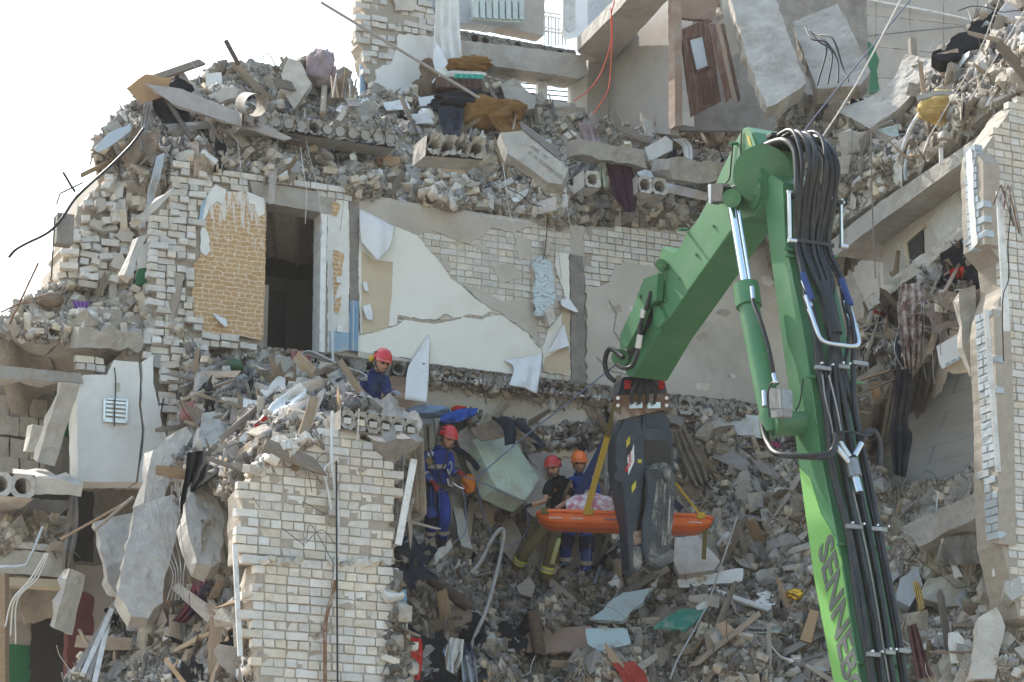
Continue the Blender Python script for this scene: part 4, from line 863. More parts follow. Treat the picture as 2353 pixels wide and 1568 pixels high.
jp('pane', [(1189, 173), (1236, 178), (1236, 220), (1189, 216)], PB, .006, gm, win, -.09, jag=0); jp('pane', [(1258, 184), (1311, 190), (1311, 238), (1258, 232)], PB, .006, gm, win, -.09, jag=0)
for k in range(4): tube('window_bar', [PB.hit(1185, 190+k*11, -.5), PB.hit(1330, 203+k*11, -.5)], .012, M['wire_k'], win, n=5)
rd = thing('radiator', 'pale mint ribbed radiator under the missing upper window', 'radiator', PB.hit(1145, 48, .2))
for k in range(8):
    x = 1088+k*15; jp('fin', [(x, -30), (x+11, -30), (x+12, 42+k*.6), (x+1, 40+k*.6)], PB, .1, M['mint_metal'], rd, .26, jag=0)
jp('header', [(1084, 36), (1205, 43), (1203, 52), (1084, 45)], PB, .06, M['mint_metal'], rd, .22, jag=.003)
tube('heating_pipe', [PB.hit(1040, -20, .15), PB.hit(1042, 30, .15), PB.hit(1034, 42, .15), PB.hit(1034, 60, .2), PB.hit(1042, 130, .25)], .016, M['white_metal'], label='thin white heating pipe beside the radiator', cat='pipe', k=2)
bd = thing('balcony_door', 'white balcony door standing open with a railing outside', 'door', PB.hit(1320, 88))
jp('leaf', [(1293, -20), (1350, -20), (1350, 80), (1300, 90), (1293, 70)], PB, .06, M['pvc'], bd, .1, jag=.003); jp('leaf_panel', [(1299, -20), (1322, -20), (1322, 66), (1310, 74), (1299, 66)], PB, .03, M['board_white'], bd, .125, jag=0)
rl = thing('balcony_railing', 'metal balcony railing against the sky beyond the open door', 'railing', PB.hit(1275, 90, -1))
for y0 in (28, 36, 62, 70): tube('rail', [PB.hit(1245, y0, -1), PB.hit(1305, y0+9, -1)], .02, M['white_metal'], rl, n=6)
for x in range(1252, 1304, 8): tube('bar', [PB.hit(x, 40, -1), PB.hit(x, 105, -1)], .01, M['wire_k'], rl, n=5)
# room to the right of it: back wall, side wall towards us, ceiling slab
PW = Plane(PB.hit(1397, 200), NN, -UU)
ur = thing('upper_room', 'open room of dusty beige wallpaper under an overhanging ceiling slab', 'room', PB.hit(1440, 285))
jp('back_wall', [(1352, 110), (1400, 110), (1400, 290), (1350, 290)], PB, .2, M['room'], ur, -.02, jag=.003)
jp('scroll_wallpaper', [(1349, -30), (1440, -30), (1440, 60), (1349, 130)], PB, .2, M['ornate_g'], ur, -.03, jag=.003)
jp('side_wall', [(1395, 100), (1395, 295), (1540, 310), (1540, -30), (1480, 20)], PW, .15, M['room'], ur, 0, jag=.003)
zc = PB.hit(1397, 150).z
PC = Plane((0, 0, zc), (1, 0, 0), (0, 0, -1), (0, 1, 0))
panel('ceiling_slab', [(1326, 118), (1450, -8), (1545, -12), (1397, 152), (1345, 138)], PC, .24, M['concrete_light'], ur, 0, .2, .01, surf=True)
jp('door_edge', [(1534, -30), (1552, -30), (1556, 285), (1538, 282)], PW, .3, M['white'], ur, .02, jag=.012)
tube('edge_pipe', [PW.hit(1548, -20, .05), PW.hit(1553, 285, .05)], .02, M['white_metal'], ur)
tpx('red_rope', [(1412, 2, 37.4), (1404, 40, 37.3), (1403, 100, 37.2), (1380, 170, 37.2), (1350, 210, 37), (1318, 232, 36.8)], .009, M['rope_r'], label='red rope running from the ceiling slab down to the left', cat='rope')
tpx('red_rope', [(1404, 20, 37.3), (1407, 70, 37.3), (1403, 160, 37.2), (1396, 210, 37), (1364, 262, 36.6)], .009, M['rope_r'], label='red rope loop hanging straight below the ceiling slab', cat='rope')
# room with the brown door
PD = Plane(at(1600, 150, 37.2), UU, NN)
dr = thing('brown_door', 'tilted red-brown door with a narrow glass pane in the wrecked upper room', 'door', PD.hit(1620, 265))
jp('leaf', [(1564, 68), (1629, 42), (1657, 234), (1590, 268)], PD, .05, M['wood_red'], dr, .1, jag=.002)
jp('pane', [(1586, 92), (1614, 83), (1629, 150), (1600, 162)], PD, .01, M['glass'], dr, .112, jag=0)
for q in ([(1581, 90), (1585, 90), (1602, 166), (1597, 168)], [(1614, 80), (1618, 80), (1633, 152), (1628, 154)], [(1581, 88), (1617, 78), (1618, 83), (1582, 93)], [(1598, 162), (1632, 150), (1633, 156), (1599, 168)]): jp('moulding', q, PD, .02, M['wood_red'], dr, .125, jag=0)
jp('lower_panel', [(1610, 185), (1638, 176), (1648, 228), (1618, 238)], PD, .015, M['wood_red'], dr, .115, jag=0)
dw = thing('door_surround', 'brown timber door surround and dark wall around the tilted door', 'wall', PD.hit(1600, 290))
jp('post', [(1549, -20), (1566, -20), (1568, 290), (1551, 290)], PD, .2, M['board_brown'], dw, .15, jag=.004)
jp('head_panel', [(1564, -20), (1660, -20), (1650, 10), (1638, 48), (1565, 40)], PD, .1, M['board_brown'], dw, .04, jag=.006)
jp('dark_wall', [(1540, -30), (1990, -30), (2000, 300), (1540, 300)], PD, .1, M['concrete_dark'], dw, -.9, jag=0)  # backing sheet, dark colour stands in for the shaded opening
for x0, x1, m in ((1630, 1642, 'wood_red'), (1645, 1652, 'board_brown'), (1658, 1664, 'wood_red')):
    jp('loose_board', [(x0, 55), (x1, 55), (x1+38, 225), (x0+40, 235)], PD, .03, M[m], dw, .2+x0*.0005, jag=.004)
jp('frame_wall', [(1652, -20), (1680, -20), (1700, 120), (1680, 130)], PD, .2, M['plaster'], dw, .1, jag=.02)
slab('tilted_slab', 'large cracked floor slab leaning upright beside the brown door', [(1672, -30, 37.2), (1772, -30, 37.2), (1852, 190, 35.6), (1838, 204, 35.6), (1800, 228, 35.5), (1762, 247, 35.4), (1716, 130, 36.2)], .26, M['concrete'], jag=.02)
slab('tilted_slab', 'square floor slab leaning upright before the green-painted wall', [(1820, 52, 36.8), (1925, 8, 37.0), (2000, 164, 35.8), (1976, 196, 35.6), (1878, 204, 35.6)], .3, M['concrete'], jag=.02)
bk = thing('block_wall', 'far cream panel wall with dark joints above the right heap', 'wall', PB.hit(2100, 220))
for i in range(5):
    for j in range(4):
        x = 1935+i*78; y = -40+j*70+i*8; jp('wall_panel', [(x, y), (x+77, y+8), (x+77, y+77), (x, y+69)], PB, .12, M['room'], bk, .3+random.uniform(-.01, .01), jag=.006)
jp('backing', [(1900, -60), (2400, -60), (2400, 330), (1900, 330)], PB, .1, M['mortar'], bk, .15, jag=0)
jp('green_paint', [(1984, 102), (1996, 95), (2010, 110), (2020, 140), (2015, 160), (2022, 220), (1990, 215), (1975, 190)], PB, .004, M['green_paint'], bk, .325, jag=.01, seg=.04)
tube('conduit', [PB.hit(2000, 0, .4), PB.hit(2160, 30, .4), PB.hit(2280, 58, .4)], .02, M['white_metal'], bk)
tube('conduit', [PB.hit(1950, 88, .4), PB.hit(2100, 72, .4), PB.hit(2250, 58, .4)], .012, M['wire'], bk)
slab('bent_slab', 'smooth grey slab sheet sagging below the cream panel wall', [(2078, 126, 35.8), (2161, 136, 35.2), (2000, 296, 34.4), (1918, 254, 35.2), (1990, 228, 35.4), (2048, 190, 35.6)][:2]+[(2132, 182, 35.0), (2062, 252, 34.6), (2000, 296, 34.4), (1918, 254, 35.0), (1990, 228, 35.3), (2048, 190, 35.6)], .12, M['concrete'], jag=.02)
# ================================================================== right wing, cut open
PSa = PS
wing = thing('cut_floor', 'upper cut edge of the concrete floor running up to the right wing', 'slab', PS.hit(2150, 400))
panel('floor_edge', [(1908, 535), (1906, 506), (2062, 378), (2233, 238), (2400, 106), (2400, 152), (2216, 300), (2062, 426)], PS, 2.6, M['concrete_light'], wing, 0, .2, .012, .02, surf=True)
wing2 = thing('cut_floor', 'lower cut edge of the concrete floor below the upper one', 'slab', PS.hit(2150, 480))
panel('floor_edge', [(1892, 582), (1900, 560), (2024, 462), (2219, 333), (2300, 276), (2300, 318), (2215, 372), (2024, 508), (1920, 588)], PS, 2.6, M['concrete'], wing2, .05, .2, .012, .02, surf=True)
panel('infill_wall', [(1908, 540), (2062, 424), (2216, 298), (2400, 150), (2400, 300), (2219, 345), (2024, 472), (1900, 570)], PS, .2, M['plaster'], wing2, -.45, .12, .02, surf=True)
rw = thing('wing_room', 'shaded plaster room under the cut floors with a small dark doorway', 'room', PS.hit(2130, 640, -1))
PS2 = Plane(PS.pt(0, 0, -.42), NN, -UU)
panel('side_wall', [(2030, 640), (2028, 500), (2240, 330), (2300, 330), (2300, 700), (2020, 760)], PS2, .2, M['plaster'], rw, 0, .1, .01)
panel('door_opening', [(2082, 552), (2120, 516), (2122, 600), (2092, 620)], PS2, .02, M['void'], rw, .025, .1, .004)  # thin near-black sheet on the wall, the doorway's shade as colour
panel('door_frame', [(2074, 560), (2082, 553), (2092, 622), (2084, 628)], PS2, .06, M['beige'], rw, .05, .1, .002); panel('door_frame', [(2075, 558), (2122, 514), (2122, 522), (2078, 563)], PS2, .06, M['beige'], rw, .055, .1, .002)
panel('brick_patch', [(2135, 500), (2200, 440), (2220, 520), (2160, 570)], PS2, .05, M['brick_in'], rw, .02, .08, .03)
jp('back_wall', [(1870, 560), (2080, 560), (2080, 800), (1870, 800)], PM, .2, M['plaster'], rw, -.35)
jp('grey_board', [(1905, 610), (1940, 600), (1985, 680), (1975, 730), (1905, 740)], PM, .05, M['concrete'], rw, .1, jag=.02)
tube('hanging_wire', [PM.hit(1936, 560, .2), PM.hit(1940, 640, .25), PM.hit(1938, 700, .3), PM.hit(1952, 702, .3)], .007, M['wire_k'], rw, k=2)
slab('fallen_beam', 'long pale concrete beam slanting across the open wing', [(1986, 690, 34.6), (2228, 498, 32.2), (2234, 530, 32.2), (1996, 714, 34.6)], .3, M['concrete_light'], cat='beam', jag=.015)
PG = frame3((2000, 1000, 34.6), (2250, 1000, 32.8), (2100, 850, 33.9))
gw = panel('grey_wall', [(1975, 1130), (1985, 960), (2040, 905), (2150, 800), (2260, 690), (2275, 1070), (2235, 1110)], PG, .1, M['grey_sheet'], None, -.5, .15, .01, label='flat grey-blue lined wall in shade under the slanting slab', cat='wall', surf=True)
slab('slanting_slab', 'dark slab edge slanting above the grey-blue lined wall', [(1920, 900, 34.6), (2150, 740, 33.0), (2225, 620, 32.4), (2235, 660, 32.3), (2165, 790, 32.8), (2060, 880, 33.6), (1930, 985, 34.5)], .2, M['concrete'], jag=.03)
slab('concrete_post', 'upright broken concrete post hanging beside the gable', [(2203, 668, 31.2), (2241, 655, 31.2), (2247, 848, 31.1), (2232, 860, 31.1), (2212, 800, 31.1)], .2, M['concrete'], cat='post', jag=.01)
slab('concrete_post', 'smaller broken block on top of the hanging post', [(2238, 668, 31.3), (2290, 650, 31.2), (2296, 705, 31.2), (2244, 722, 31.3)], .3, M['concrete_dark'], cat='block', jag=.03)
ac = thing('air_conditioner', 'white wall air conditioner hanging loose with its flap open', 'air conditioner', at(2190, 830, 32.2))
PA = frame3((2152, 800, 32.4), (2222, 758, 31.9), (2170, 850, 32.3))
jp('casing', [(2152, 796), (2222, 755), (2228, 812), (2165, 848), (2158, 835)], PA, .22, M['pvc'], ac, 0, jag=0); jp('casing_lip', [(2163, 832), (2228, 798), (2230, 835), (2205, 858), (2190, 860), (2172, 850)], PA, .14, M['beige'], ac, -.04, jag=0)
jp('outlet', [(2166, 836), (2226, 804), (2227, 812), (2168, 843)], PA, .02, M['void'], ac, -.022, jag=0)
for k in range(4):
    x = 2172+k*14; y = 836-k*7.5; jp('vane', [(x, y), (x+10, y-5), (x+10, y), (x, y+5)], PA, .02, M['blue_paint'], ac, .006, jag=0)
# gable
gab = thing('brick_gable', 'tall white-brick gable wall with blue-washed return at the right', 'wall', PR.hit(2330, 1420))
GP = [(2259, 372), (2262, 340), (2290, 300), (2330, 240), (2400, 180), (2400, 1430), (2340, 1420), (2322, 1340), (2300, 1250), (2292, 1100), (2291, 950), (2281, 760), (2288, 715), (2306, 660), (2300, 600), (2266, 560)]
jp('mortar_core', GP, PR, .5, M['mortar'], gab, -.01, jag=.006)
bricks(gab, PR, GP, 'brick', 0, jit=.006, tilt=.012, cap=290, joint=.013, jag_edge=3)
cu = PR.uv(PR.hit(2259, 420))[0]; PRs = Plane(PR.pt(cu, 0), NN, -UU)
jp('return_core', [(2218, 350), (2230, 335), (2259, 372), (2262, 560), (2232, 575), (2224, 480)], PRs, .25, M['mortar'], gab, .09, jag=.006)
bricks(gab, PRs, [(2218, 350), (2230, 335), (2259, 372), (2262, 560), (2232, 575), (2224, 480)], 'lblue', .1, jit=.006, joint=.012)
jp('blue_wash', [(2219, 352), (2230, 340), (2236, 380), (2238, 470), (2246, 560), (2233, 573), (2225, 480)], PRs, .012, M['white'], gab, .115, jag=.012)
cu = PR.uv(PR.hit(2283, 850))[0]; PRt = Plane(PR.pt(cu, 0), NN, -UU)
jp('return_core', [(2243, 725), (2282, 712), (2292, 950), (2296, 1250), (2276, 1250), (2255, 900)], PRt, .25, M['mortar'], gab, .09, jag=.005)
bricks(gab, PRt, [(2243, 725), (2282, 712), (2292, 950), (2296, 1250), (2276, 1250), (2253, 900)], 'lblue', .1, jit=.006, joint=.012)
beam('window_strip', at(2296, 440, 29.6), at(2313, 762, 29.4), .09, .03, M['white_metal'], up=NN, label='long white strip with a black cable hanging on the gable', cat='profile')
beam('window_strip', at(2265, 712, 30.0), at(2294, 1085, 29.8), .06, .04, M['white_metal'], up=NN, label='white painted pipe-like strip down the gable corner', cat='profile')
tpx('black_cable', [(2300, 430, 29.5), (2322, 470, 29.5), (2316, 560, 29.4), (2318, 640, 29.4), (2304, 690, 29.3), (2306, 830, 29.3)], .008, M['wire_k'], label='black cable dangling on the brick gable', cat='cable')
for k in range(4): tpx('bent_bracket', [(2282+k*12, 470+k*6, 29.6), (2300+k*8, 425, 29.5), (2330+k*6, 520+k*8, 29.5)], .012, M['wire' if k % 2 else 'rust'], k=1, label='thin bent metal bracket strut on the gable', cat='bracket', group='bent struts on the gable')

def partof(o, parent):
    for k in ('label', 'category', 'kind', 'group'):
        if k in o: del o[k]
    o.parent = parent; o.location = WL[o.name]-WL[parent.name]
partof(dr, dw); partof(bd, ap); partof(win, ap)
# ================================================================== rubble heaps (terrain)
def mo(x, y, o): return (x, y, Md(x, y)+o)
HP1 = [(205, 345), (235, 300), (290, 235), (330, 190), (400, 172), (470, 155), (560, 152), (640, 150), (700, 140), (760, 150), (800, 190), (830, 215), (900, 205), (950, 185), (1000, 160), (1040, 155), (1100, 160), (1150, 185), (1200, 215), (1300, 252), (1400, 268), (1560, 282), (1690, 255), (1780, 300), (1800, 560), (1640, 528), (1450, 522), (1240, 505), (1000, 470), (800, 440), (620, 405), (450, 385), (330, 425), (240, 400)]
heap('roof_rubble', HP1, [mo(220, 345, .6), mo(330, 420, -.1), mo(450, 385, -.12), mo(620, 405, -.12), mo(800, 440, -.12), mo(1000, 470, -.12), mo(1240, 505, -.12), mo(1640, 528, -.12), mo(1800, 560, -.1), mo(330, 200, 1.8), mo(470, 155, 2.2), mo(640, 155, 2.4), mo(760, 160, 2.6), mo(900, 210, 2.4), mo(1040, 160, 2.8), mo(1200, 220, 2.4), mo(1400, 275, 2.0), mo(1600, 285, 1.8), mo(1750, 300, 1.4),
  mo(500, 300, .7), mo(800, 320, .8), mo(1100, 350, .7), mo(1400, 400, .6), mo(1600, 420, .5)], M['dust'], seed=1)
HP2 = [(430, 800), (560, 835), (700, 850), (760, 855), (850, 885), (930, 925), (985, 965), (960, 1000), (860, 1012), (700, 1015), (640, 1010), (560, 1100), (500, 1160), (395, 1170), (415, 1000), (425, 900)]
heap('ledge_rubble', HP2, [(440, 805, 32.6), (560, 838, 32.9), (700, 855, 32.4), (760, 860, 31.2), (850, 890, 30.2), (940, 935, 29.8), (975, 980, 28.6), (860, 1005, 27.4), (700, 1005, 27.2), (640, 1005, 27.4), (560, 1090, 27.8), (450, 1150, 29.6), (420, 950, 31.6), (520, 950, 30.6), (700, 930, 29.4), (800, 940, 28.8)], M['dust'], seed=2, amp=.18)
HP3 = [(640, 1060), (905, 1010), (985, 960), (1060, 945), (1150, 985), (1250, 985), (1420, 960), (1560, 930), (1700, 925), (1900, 940), (1990, 1040), (2060, 1110), (2180, 1100), (2260, 1060), (2300, 1200), (2330, 1380), (2400, 1430), (2400, 1660), (560, 1660), (560, 1300)]
heap('rubble_slope', HP3, [(640, 1080, 31.6), (600, 1300, 31.0), (600, 1560, 29.6), (780, 1300, 31.0), (780, 1560, 29.6), (920, 1020, 31.5), (985, 965, 32.6), (1100, 960, 33.9), (1250, 990, 35.3), (1400, 970, 35.8), (1560, 940, 36.0), (1750, 935, 36.8), (1900, 950, 36.4), (2060, 1110, 34.2), (2200, 1090, 33.2), (2290, 1200, 31.6), (2350, 1420, 30.2), (1000, 1258, 33.4), (930, 1300, 31.0), (1180, 1320, 34.1), (1330, 1342, 34.3), (1500, 1330, 34.2), (1700, 1250, 34.6), (1850, 1200, 34.4), (2000, 1250, 33.4), (2150, 1300, 32.4),
  (930, 1560, 29.8), (1100, 1560, 31.4), (1400, 1560, 31.8), (1700, 1560, 31.4), (2000, 1560, 30.6), (2300, 1560, 29.4), (1250, 1450, 33.0), (1600, 1450, 32.9), (1000, 1400, 31.6), (1900, 1400, 32.4), (1100, 1150, 34.4), (1040, 1090, 34.3), (1025, 1000, 35.2), (1000, 1040, 34.8), (970, 1060, 34.4), (985, 1120, 34.3), (1010, 1190, 33.9), (1270, 1140, 35.5), (1200, 1240, 34.9), (1330, 1230, 35.4), (1260, 1270, 34.9), (1340, 1290, 35.0), (1660, 1080, 35.8)], M['dust'], seed=3, amp=.2)
HP4 = [(100, 1660), (150, 1560), (210, 1480), (270, 1400), (340, 1410), (400, 1390), (470, 1330), (545, 1300), (600, 1660)]
heap('left_rubble', HP4, [(120, 1640, 28.4), (210, 1490, 29.6), (270, 1410, 29.8), (400, 1400, 29.2), (540, 1310, 28.6), (560, 1500, 27.4), (500, 1640, 26.6), (300, 1640, 27.4)], M['dust'], seed=4, amp=.16)
HP5 = [(-40, 775), (-20, 745), (40, 705), (110, 655), (200, 628), (340, 615), (352, 700), (440, 760), (440, 792), (330, 765), (200, 765), (60, 768)]
heap('corner_rubble', HP5, [mo(-20, 760, -.1), mo(200, 760, -.1), mo(440, 790, -.15), mo(40, 705, .7), mo(200, 635, 1.2), mo(340, 620, .6), mo(350, 700, .1)], M['dust'], seed=5, amp=.14)
HP6 = [(1925, 990), (1960, 830), (1990, 720), (2060, 650), (2160, 600), (2230, 570), (2236, 640), (2205, 720), (2150, 770), (2080, 850), (2000, 920)]
heap('wing_rubble', HP6, [(1930, 980, 34.6), (1960, 830, 35.0), (1990, 720, 34.9), (2060, 650, 34.3), (2160, 600, 33.2), (2230, 580, 32.4), (2200, 700, 32.2), (2080, 840, 33.4), (2000, 910, 34.2)], M['dust'], seed=6, amp=.2)
HP7 = [(1770, 330), (1800, 240), (1880, 210), (1960, 235), (2020, 215), (2100, 165), (2160, 120), (2230, 50), (2290, -10), (2400, -30), (2400, 130), (2240, 240), (2070, 375), (1910, 510), (1850, 560), (1780, 560)]
heap('wing_top_rubble', HP7, [(1790, 330, 36.0), (1800, 540, 36.4), (1880, 220, 36.6), (2020, 225, 36.4), (2160, 130, 36.0), (2290, 0, 34.6), (2380, -20, 33.6), (2380, 130, 31.2), (2240, 236, 32.2), (2070, 372, 33.9), (1910, 505, 35.6), (2050, 280, 35.0), (2200, 180, 33.6)], M['dust'], seed=7, amp=.18)
HP8 = [(-60, 1255), (-60, 1195), (40, 1185), (150, 1200), (160, 1262)]
heap('storey_rubble', HP8, [(-50, 1250, 30.6), (150, 1262, 31.2), (-50, 1195, 31.4), (150, 1205, 32)], M['dust'], seed=8, amp=.1)
# ================================================================== single pieces that can be told apart
def hd(px, py, lift=0.0):
    """depth of the rubble surface under this pixel, minus a lift towards us"""
    p, n = cast(px, py)
    if p is None:
        for r in (15, 30, 50, 80, 120):
            for a in range(8):
                p, n = cast(px+r*math.cos(a*.785), py+r*math.sin(a*.785))
                if p is not None: break
            if p is not None: break
    if p is None: return 33.0-lift
    return (p-CAM).dot(_Fw)-lift
def hs(pts, lift=.12, tilt=0.0):
    """outline on the rubble: depth from the surface at its middle; tilt leans the top away"""
    cx = sum(p[0] for p in pts)/len(pts); cy = sum(p[1] for p in pts)/len(pts); D = hd(cx, cy, lift)
    return [(x, y, D-(y-cy)/165.0*tilt) for x, y in pts]
def piece(name, label, pts, thick, m, cat, lift=.12, tilt=.5, jag=.012, seg=.1, back=.02, group=None):
    return slab(name, label, hs(pts, lift, tilt), thick, M[m], cat=cat, jag=jag, seg=seg, surf=False, back=back, group=group, grid=.085 if thick > .06 else 0, disp=.014)
def hang(name, label, rows, m, cat='cloth', lift=.15, **k):
    R = []
    for i, r in enumerate(rows): R.append([(x, y, hd(x, y, lift)) for x, y in r])
    # keep the sheet from jumping in depth: blend towards the mean
    mean = sum(p[2] for r in R for p in r)/sum(len(r) for r in R)
    R = [[(x, y, min(D, mean)*.7+mean*.3-.04*i) for x, y, D in r] for i, r in enumerate(R)]
    return drape(name, label, R, M[m] if isinstance(m, str) else m, cat=cat, **k)
def stick(name, label, a, b, r, m, cat='rod', lift=.15, **k): return tube(name, [at(a[0], a[1], hd(*a[:2], lift) if len(a) < 3 else a[2]), at(b[0], b[1], hd(*b[:2], lift) if len(b) < 3 else b[2])], r, M[m], label=label, cat=cat, k=1, **k)
def plankpx(name, label, a, b, wd, th, m, cat='plank', lift=.15, group=None):
    return beam(name, at(a[0], a[1], hd(*a[:2], lift) if len(a) < 3 else a[2]), at(b[0], b[1], hd(*b[:2], lift) if len(b) < 3 else b[2]), wd, th, M[m], up=Vector((.2, -.7, .6)), label=label, cat=cat, group=group)
def wirepx(label, pts, r=.008, m='wire', lift=.25, cat='wire', name='wire', **k): return tube(name, [at(p[0], p[1], hd(p[0], p[1], lift) if len(p) < 3 else p[2]) for p in pts], r, M[m], label=label, cat=cat, n=6, **k)
def lump(name, label, px, py, w, h, m, cat, lift=.15, dp=None, seed=0, rough=.25, D=None, fine=.05):
    """soft lumpy heap of cloth or fur"""
    D = D or hd(px, py, lift); c = at(px, py, D); k = D/F_; rx, rz = w*k/2, h*k/2; ry = dp or min(rx, rz)
    bm = bmesh.new(); bmesh.ops.create_icosphere(bm, subdivisions=4, radius=1)
    for v in bm.verts:
        q = v.co*1.6+Vector((seed, seed*2, 0)); f = 1+rough*noise.noise(q)+rough*.8*(1-abs(noise.noise(q*1.7+Vector((3, 1, 2))))*2)*.5+fine*(noise.noise(v.co*4.5+Vector((seed, 0, 0)))+.6*noise.noise(v.co*9)+.4*noise.noise(v.co*18))
        v.co = c+Vector((v.co.x*rx*f, v.co.y*ry*f, v.co.z*rz*f))
    o = mkbm(name, bm, M[m] if isinstance(m, str) else m, smooth=True); return tag(o, label, cat)
# dark backing sheets added so gaps in the ruin read as shade
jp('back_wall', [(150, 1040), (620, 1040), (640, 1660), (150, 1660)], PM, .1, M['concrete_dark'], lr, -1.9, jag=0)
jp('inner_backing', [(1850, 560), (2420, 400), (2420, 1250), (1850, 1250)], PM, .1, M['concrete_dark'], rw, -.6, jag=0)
# ---- roof heap, left end
piece('brown_board', 'orange-brown board standing out at the left end of the roof heap', [(290, 204), (334, 171), (392, 180), (376, 222), (326, 238)], .03, 'cardboard', 'board', lift=.8, jag=.004, tilt=-.1)
plankpx('roof_plank', 'long plank lying along the crest behind the orange-brown board', (340, 186), (464, 143), .14, .04, 'wood', lift=.3)
piece('long_board', 'long dusty board sliding down the roof heap, red-brown edge', [(333, 192), (420, 205), (560, 262), (672, 318), (650, 322), (520, 280), (400, 240)], .04, 'sheetboard', 'board', lift=.45, tilt=.8, jag=.008)
plankpx('dark_batten', 'long dark batten under the dusty board on the roof heap', (396, 232), (690, 330), .07, .07, 'wood_d', lift=.5)
hang('dark_cloth', 'black bundle of clothes hanging below the orange-brown board', [[(350, 220), (400, 228), (430, 238)], [(352, 250), (400, 262), (436, 262)], [(372, 282), (410, 292), (442, 286)]], 'c_black', lift=.35, fold=.07, ff=3)
hang('silver_curtain', 'narrow silver-grey patterned curtain hanging at the left end of the roof heap', [[(335, 232), (350, 236)], [(326, 280), (342, 284)], [(322, 312), (340, 318)], [(324, 348), (340, 342)]], 'c_grey', lift=.5, fold=.03, ff=2)
stick('striped_pole', 'black pole with yellow patches propped on the roof heap', (378, 222), (442, 322), .035, 'wood_d', cat='pole', lift=.6)
hang('brown_blanket', 'stiff brown sheet draped down the left flank of the roof heap', [[(305, 290), (330, 305), (370, 300)], [(290, 330), (325, 345), (360, 345)], [(275, 355), (298, 395), (325, 380)]], 'c_brown', lift=.35, fold=.06, ff=2)
hang('bent_gutter', 'bent grey sheet-metal strip hanging before the crumbling corner wall', [[(360, 360), (378, 352)], [(350, 400), (368, 405)], [(340, 440), (356, 445)], [(338, 478), (352, 476)]], 'lblue', cat='metal strip', lift=.3, fold=.01)
piece('white_block', 'white squared block on the crest of the roof heap', [(474, 170), (508, 166), (510, 205), (486, 212), (472, 196)], .22, 'white', 'block', lift=.3)
piece('leaning_slab', 'tall pale wall slab standing on end on the roof heap', [(664, 133), (690, 142), (716, 192), (700, 215), (676, 252), (652, 215), (646, 170)], .2, 'concrete_light', 'slab', lift=.55, tilt=.3)
piece('leaning_slab', 'smooth light slab lying below the white squared block', [(490, 222), (512, 200), (550, 205), (540, 225), (505, 236)], .12, 'concrete_light', 'slab', lift=.3)
piece('dark_cushion', 'dark grey cushion beside the orange-brown board', [(388, 195), (410, 178), (442, 196), (418, 212), (395, 208)], .15, 'c_black', 'cushion', lift=.35)
lump('rolled_blanket', 'rolled mauve-brown blanket hanging over a post on the crest', 738, 160, 62, 90, 'c_mauve', 'blanket', lift=.5, seed=3, rough=.4, fine=.12)
piece('tan_board', 'tan board propped behind the rolled blanket', [(690, 132), (740, 112), (738, 135), (712, 158)], .03, 'wood', 'board', lift=.2)
stick('wood_post', 'grey timber post under the rolled blanket', (746, 190), (742, 262), .05, 'wood', cat='post', lift=.5)
stick('stake', 'charred stake sticking up from the roof heap into the sky', (519, 94, 34.9), (548, 148, 34.8), .035, 'wood_d', cat='stake')
stick('long_pole', 'long thin pole slanting down across the sky onto the roof heap', (738, 6, 35.3), (1102, 226, 34.6), .022, 'wood', cat='pole')
wirepx('white bent wire curling above the roof heap', [(602, 140, 35), (610, 122, 35), (622, 130, 35), (632, 150, 35)], .01, 'wire_w')
for k in range(26):
    x = random.uniform(762, 812); tube('splinter', [at(x, 225, 35.0+random.uniform(-.3, .3)), at(x+random.uniform(-14, 16), random.uniform(160, 190), 35.2)], .014, M['wood'], k=1, n=5, label='splintered upright lath in the bundle beside the rolled blanket', cat='lath', group='splintered laths on the crest')
plankpx('grey_board', 'grey-mauve board leaning right of the splintered laths', (778, 190), (815, 245), .16, .02, 'sheetboard', lift=.4)
hollow_slab('roof_slab', at(560, 285, 33.9), (at(965, 345, 35.2)-at(560, 285, 33.9)).normalized(), ZZ, NN, 12, .2, .24, .075, .5, M['concrete'], rough=.09, fill=.85, label='long hollow-core slab end showing in the roof heap', cat='slab')
V, Fc = tube_geo([at(588, 242, 33.5), at(566, 238, 33.9)], .16, 20, ends=False); tag(mk('concrete_pipe', V, Fc, M['concrete'], smooth=True), 'short open concrete pipe on the roof heap', 'pipe')
lump('purple_bag', 'small purple plastic bag stuffed in the roof heap', 750, 332, 28, 26, mat('purple_plastic', (.22, .13, .34), rough=.4), 'bag', lift=.25)
lump('blue_bag', 'crumpled blue plastic bag in the roof heap', 836, 330, 42, 30, mat('blue_plastic', (.16, .33, .50), rough=.4), 'bag', lift=.25, seed=5, rough=.4)
piece('cardboard_box', 'crushed cardboard box printed in red in the roof heap', [(868, 352), (920, 362), (918, 385), (866, 376)], .12, 'cardboard', 'box', lift=.2, jag=.004)
piece('cardboard_box', 'torn cardboard sheet at the foot of the concrete block', [(1005, 400), (1040, 385), (1072, 395), (1065, 418), (1015, 425)], .08, 'cardboard', 'box', lift=.3, jag=.01)
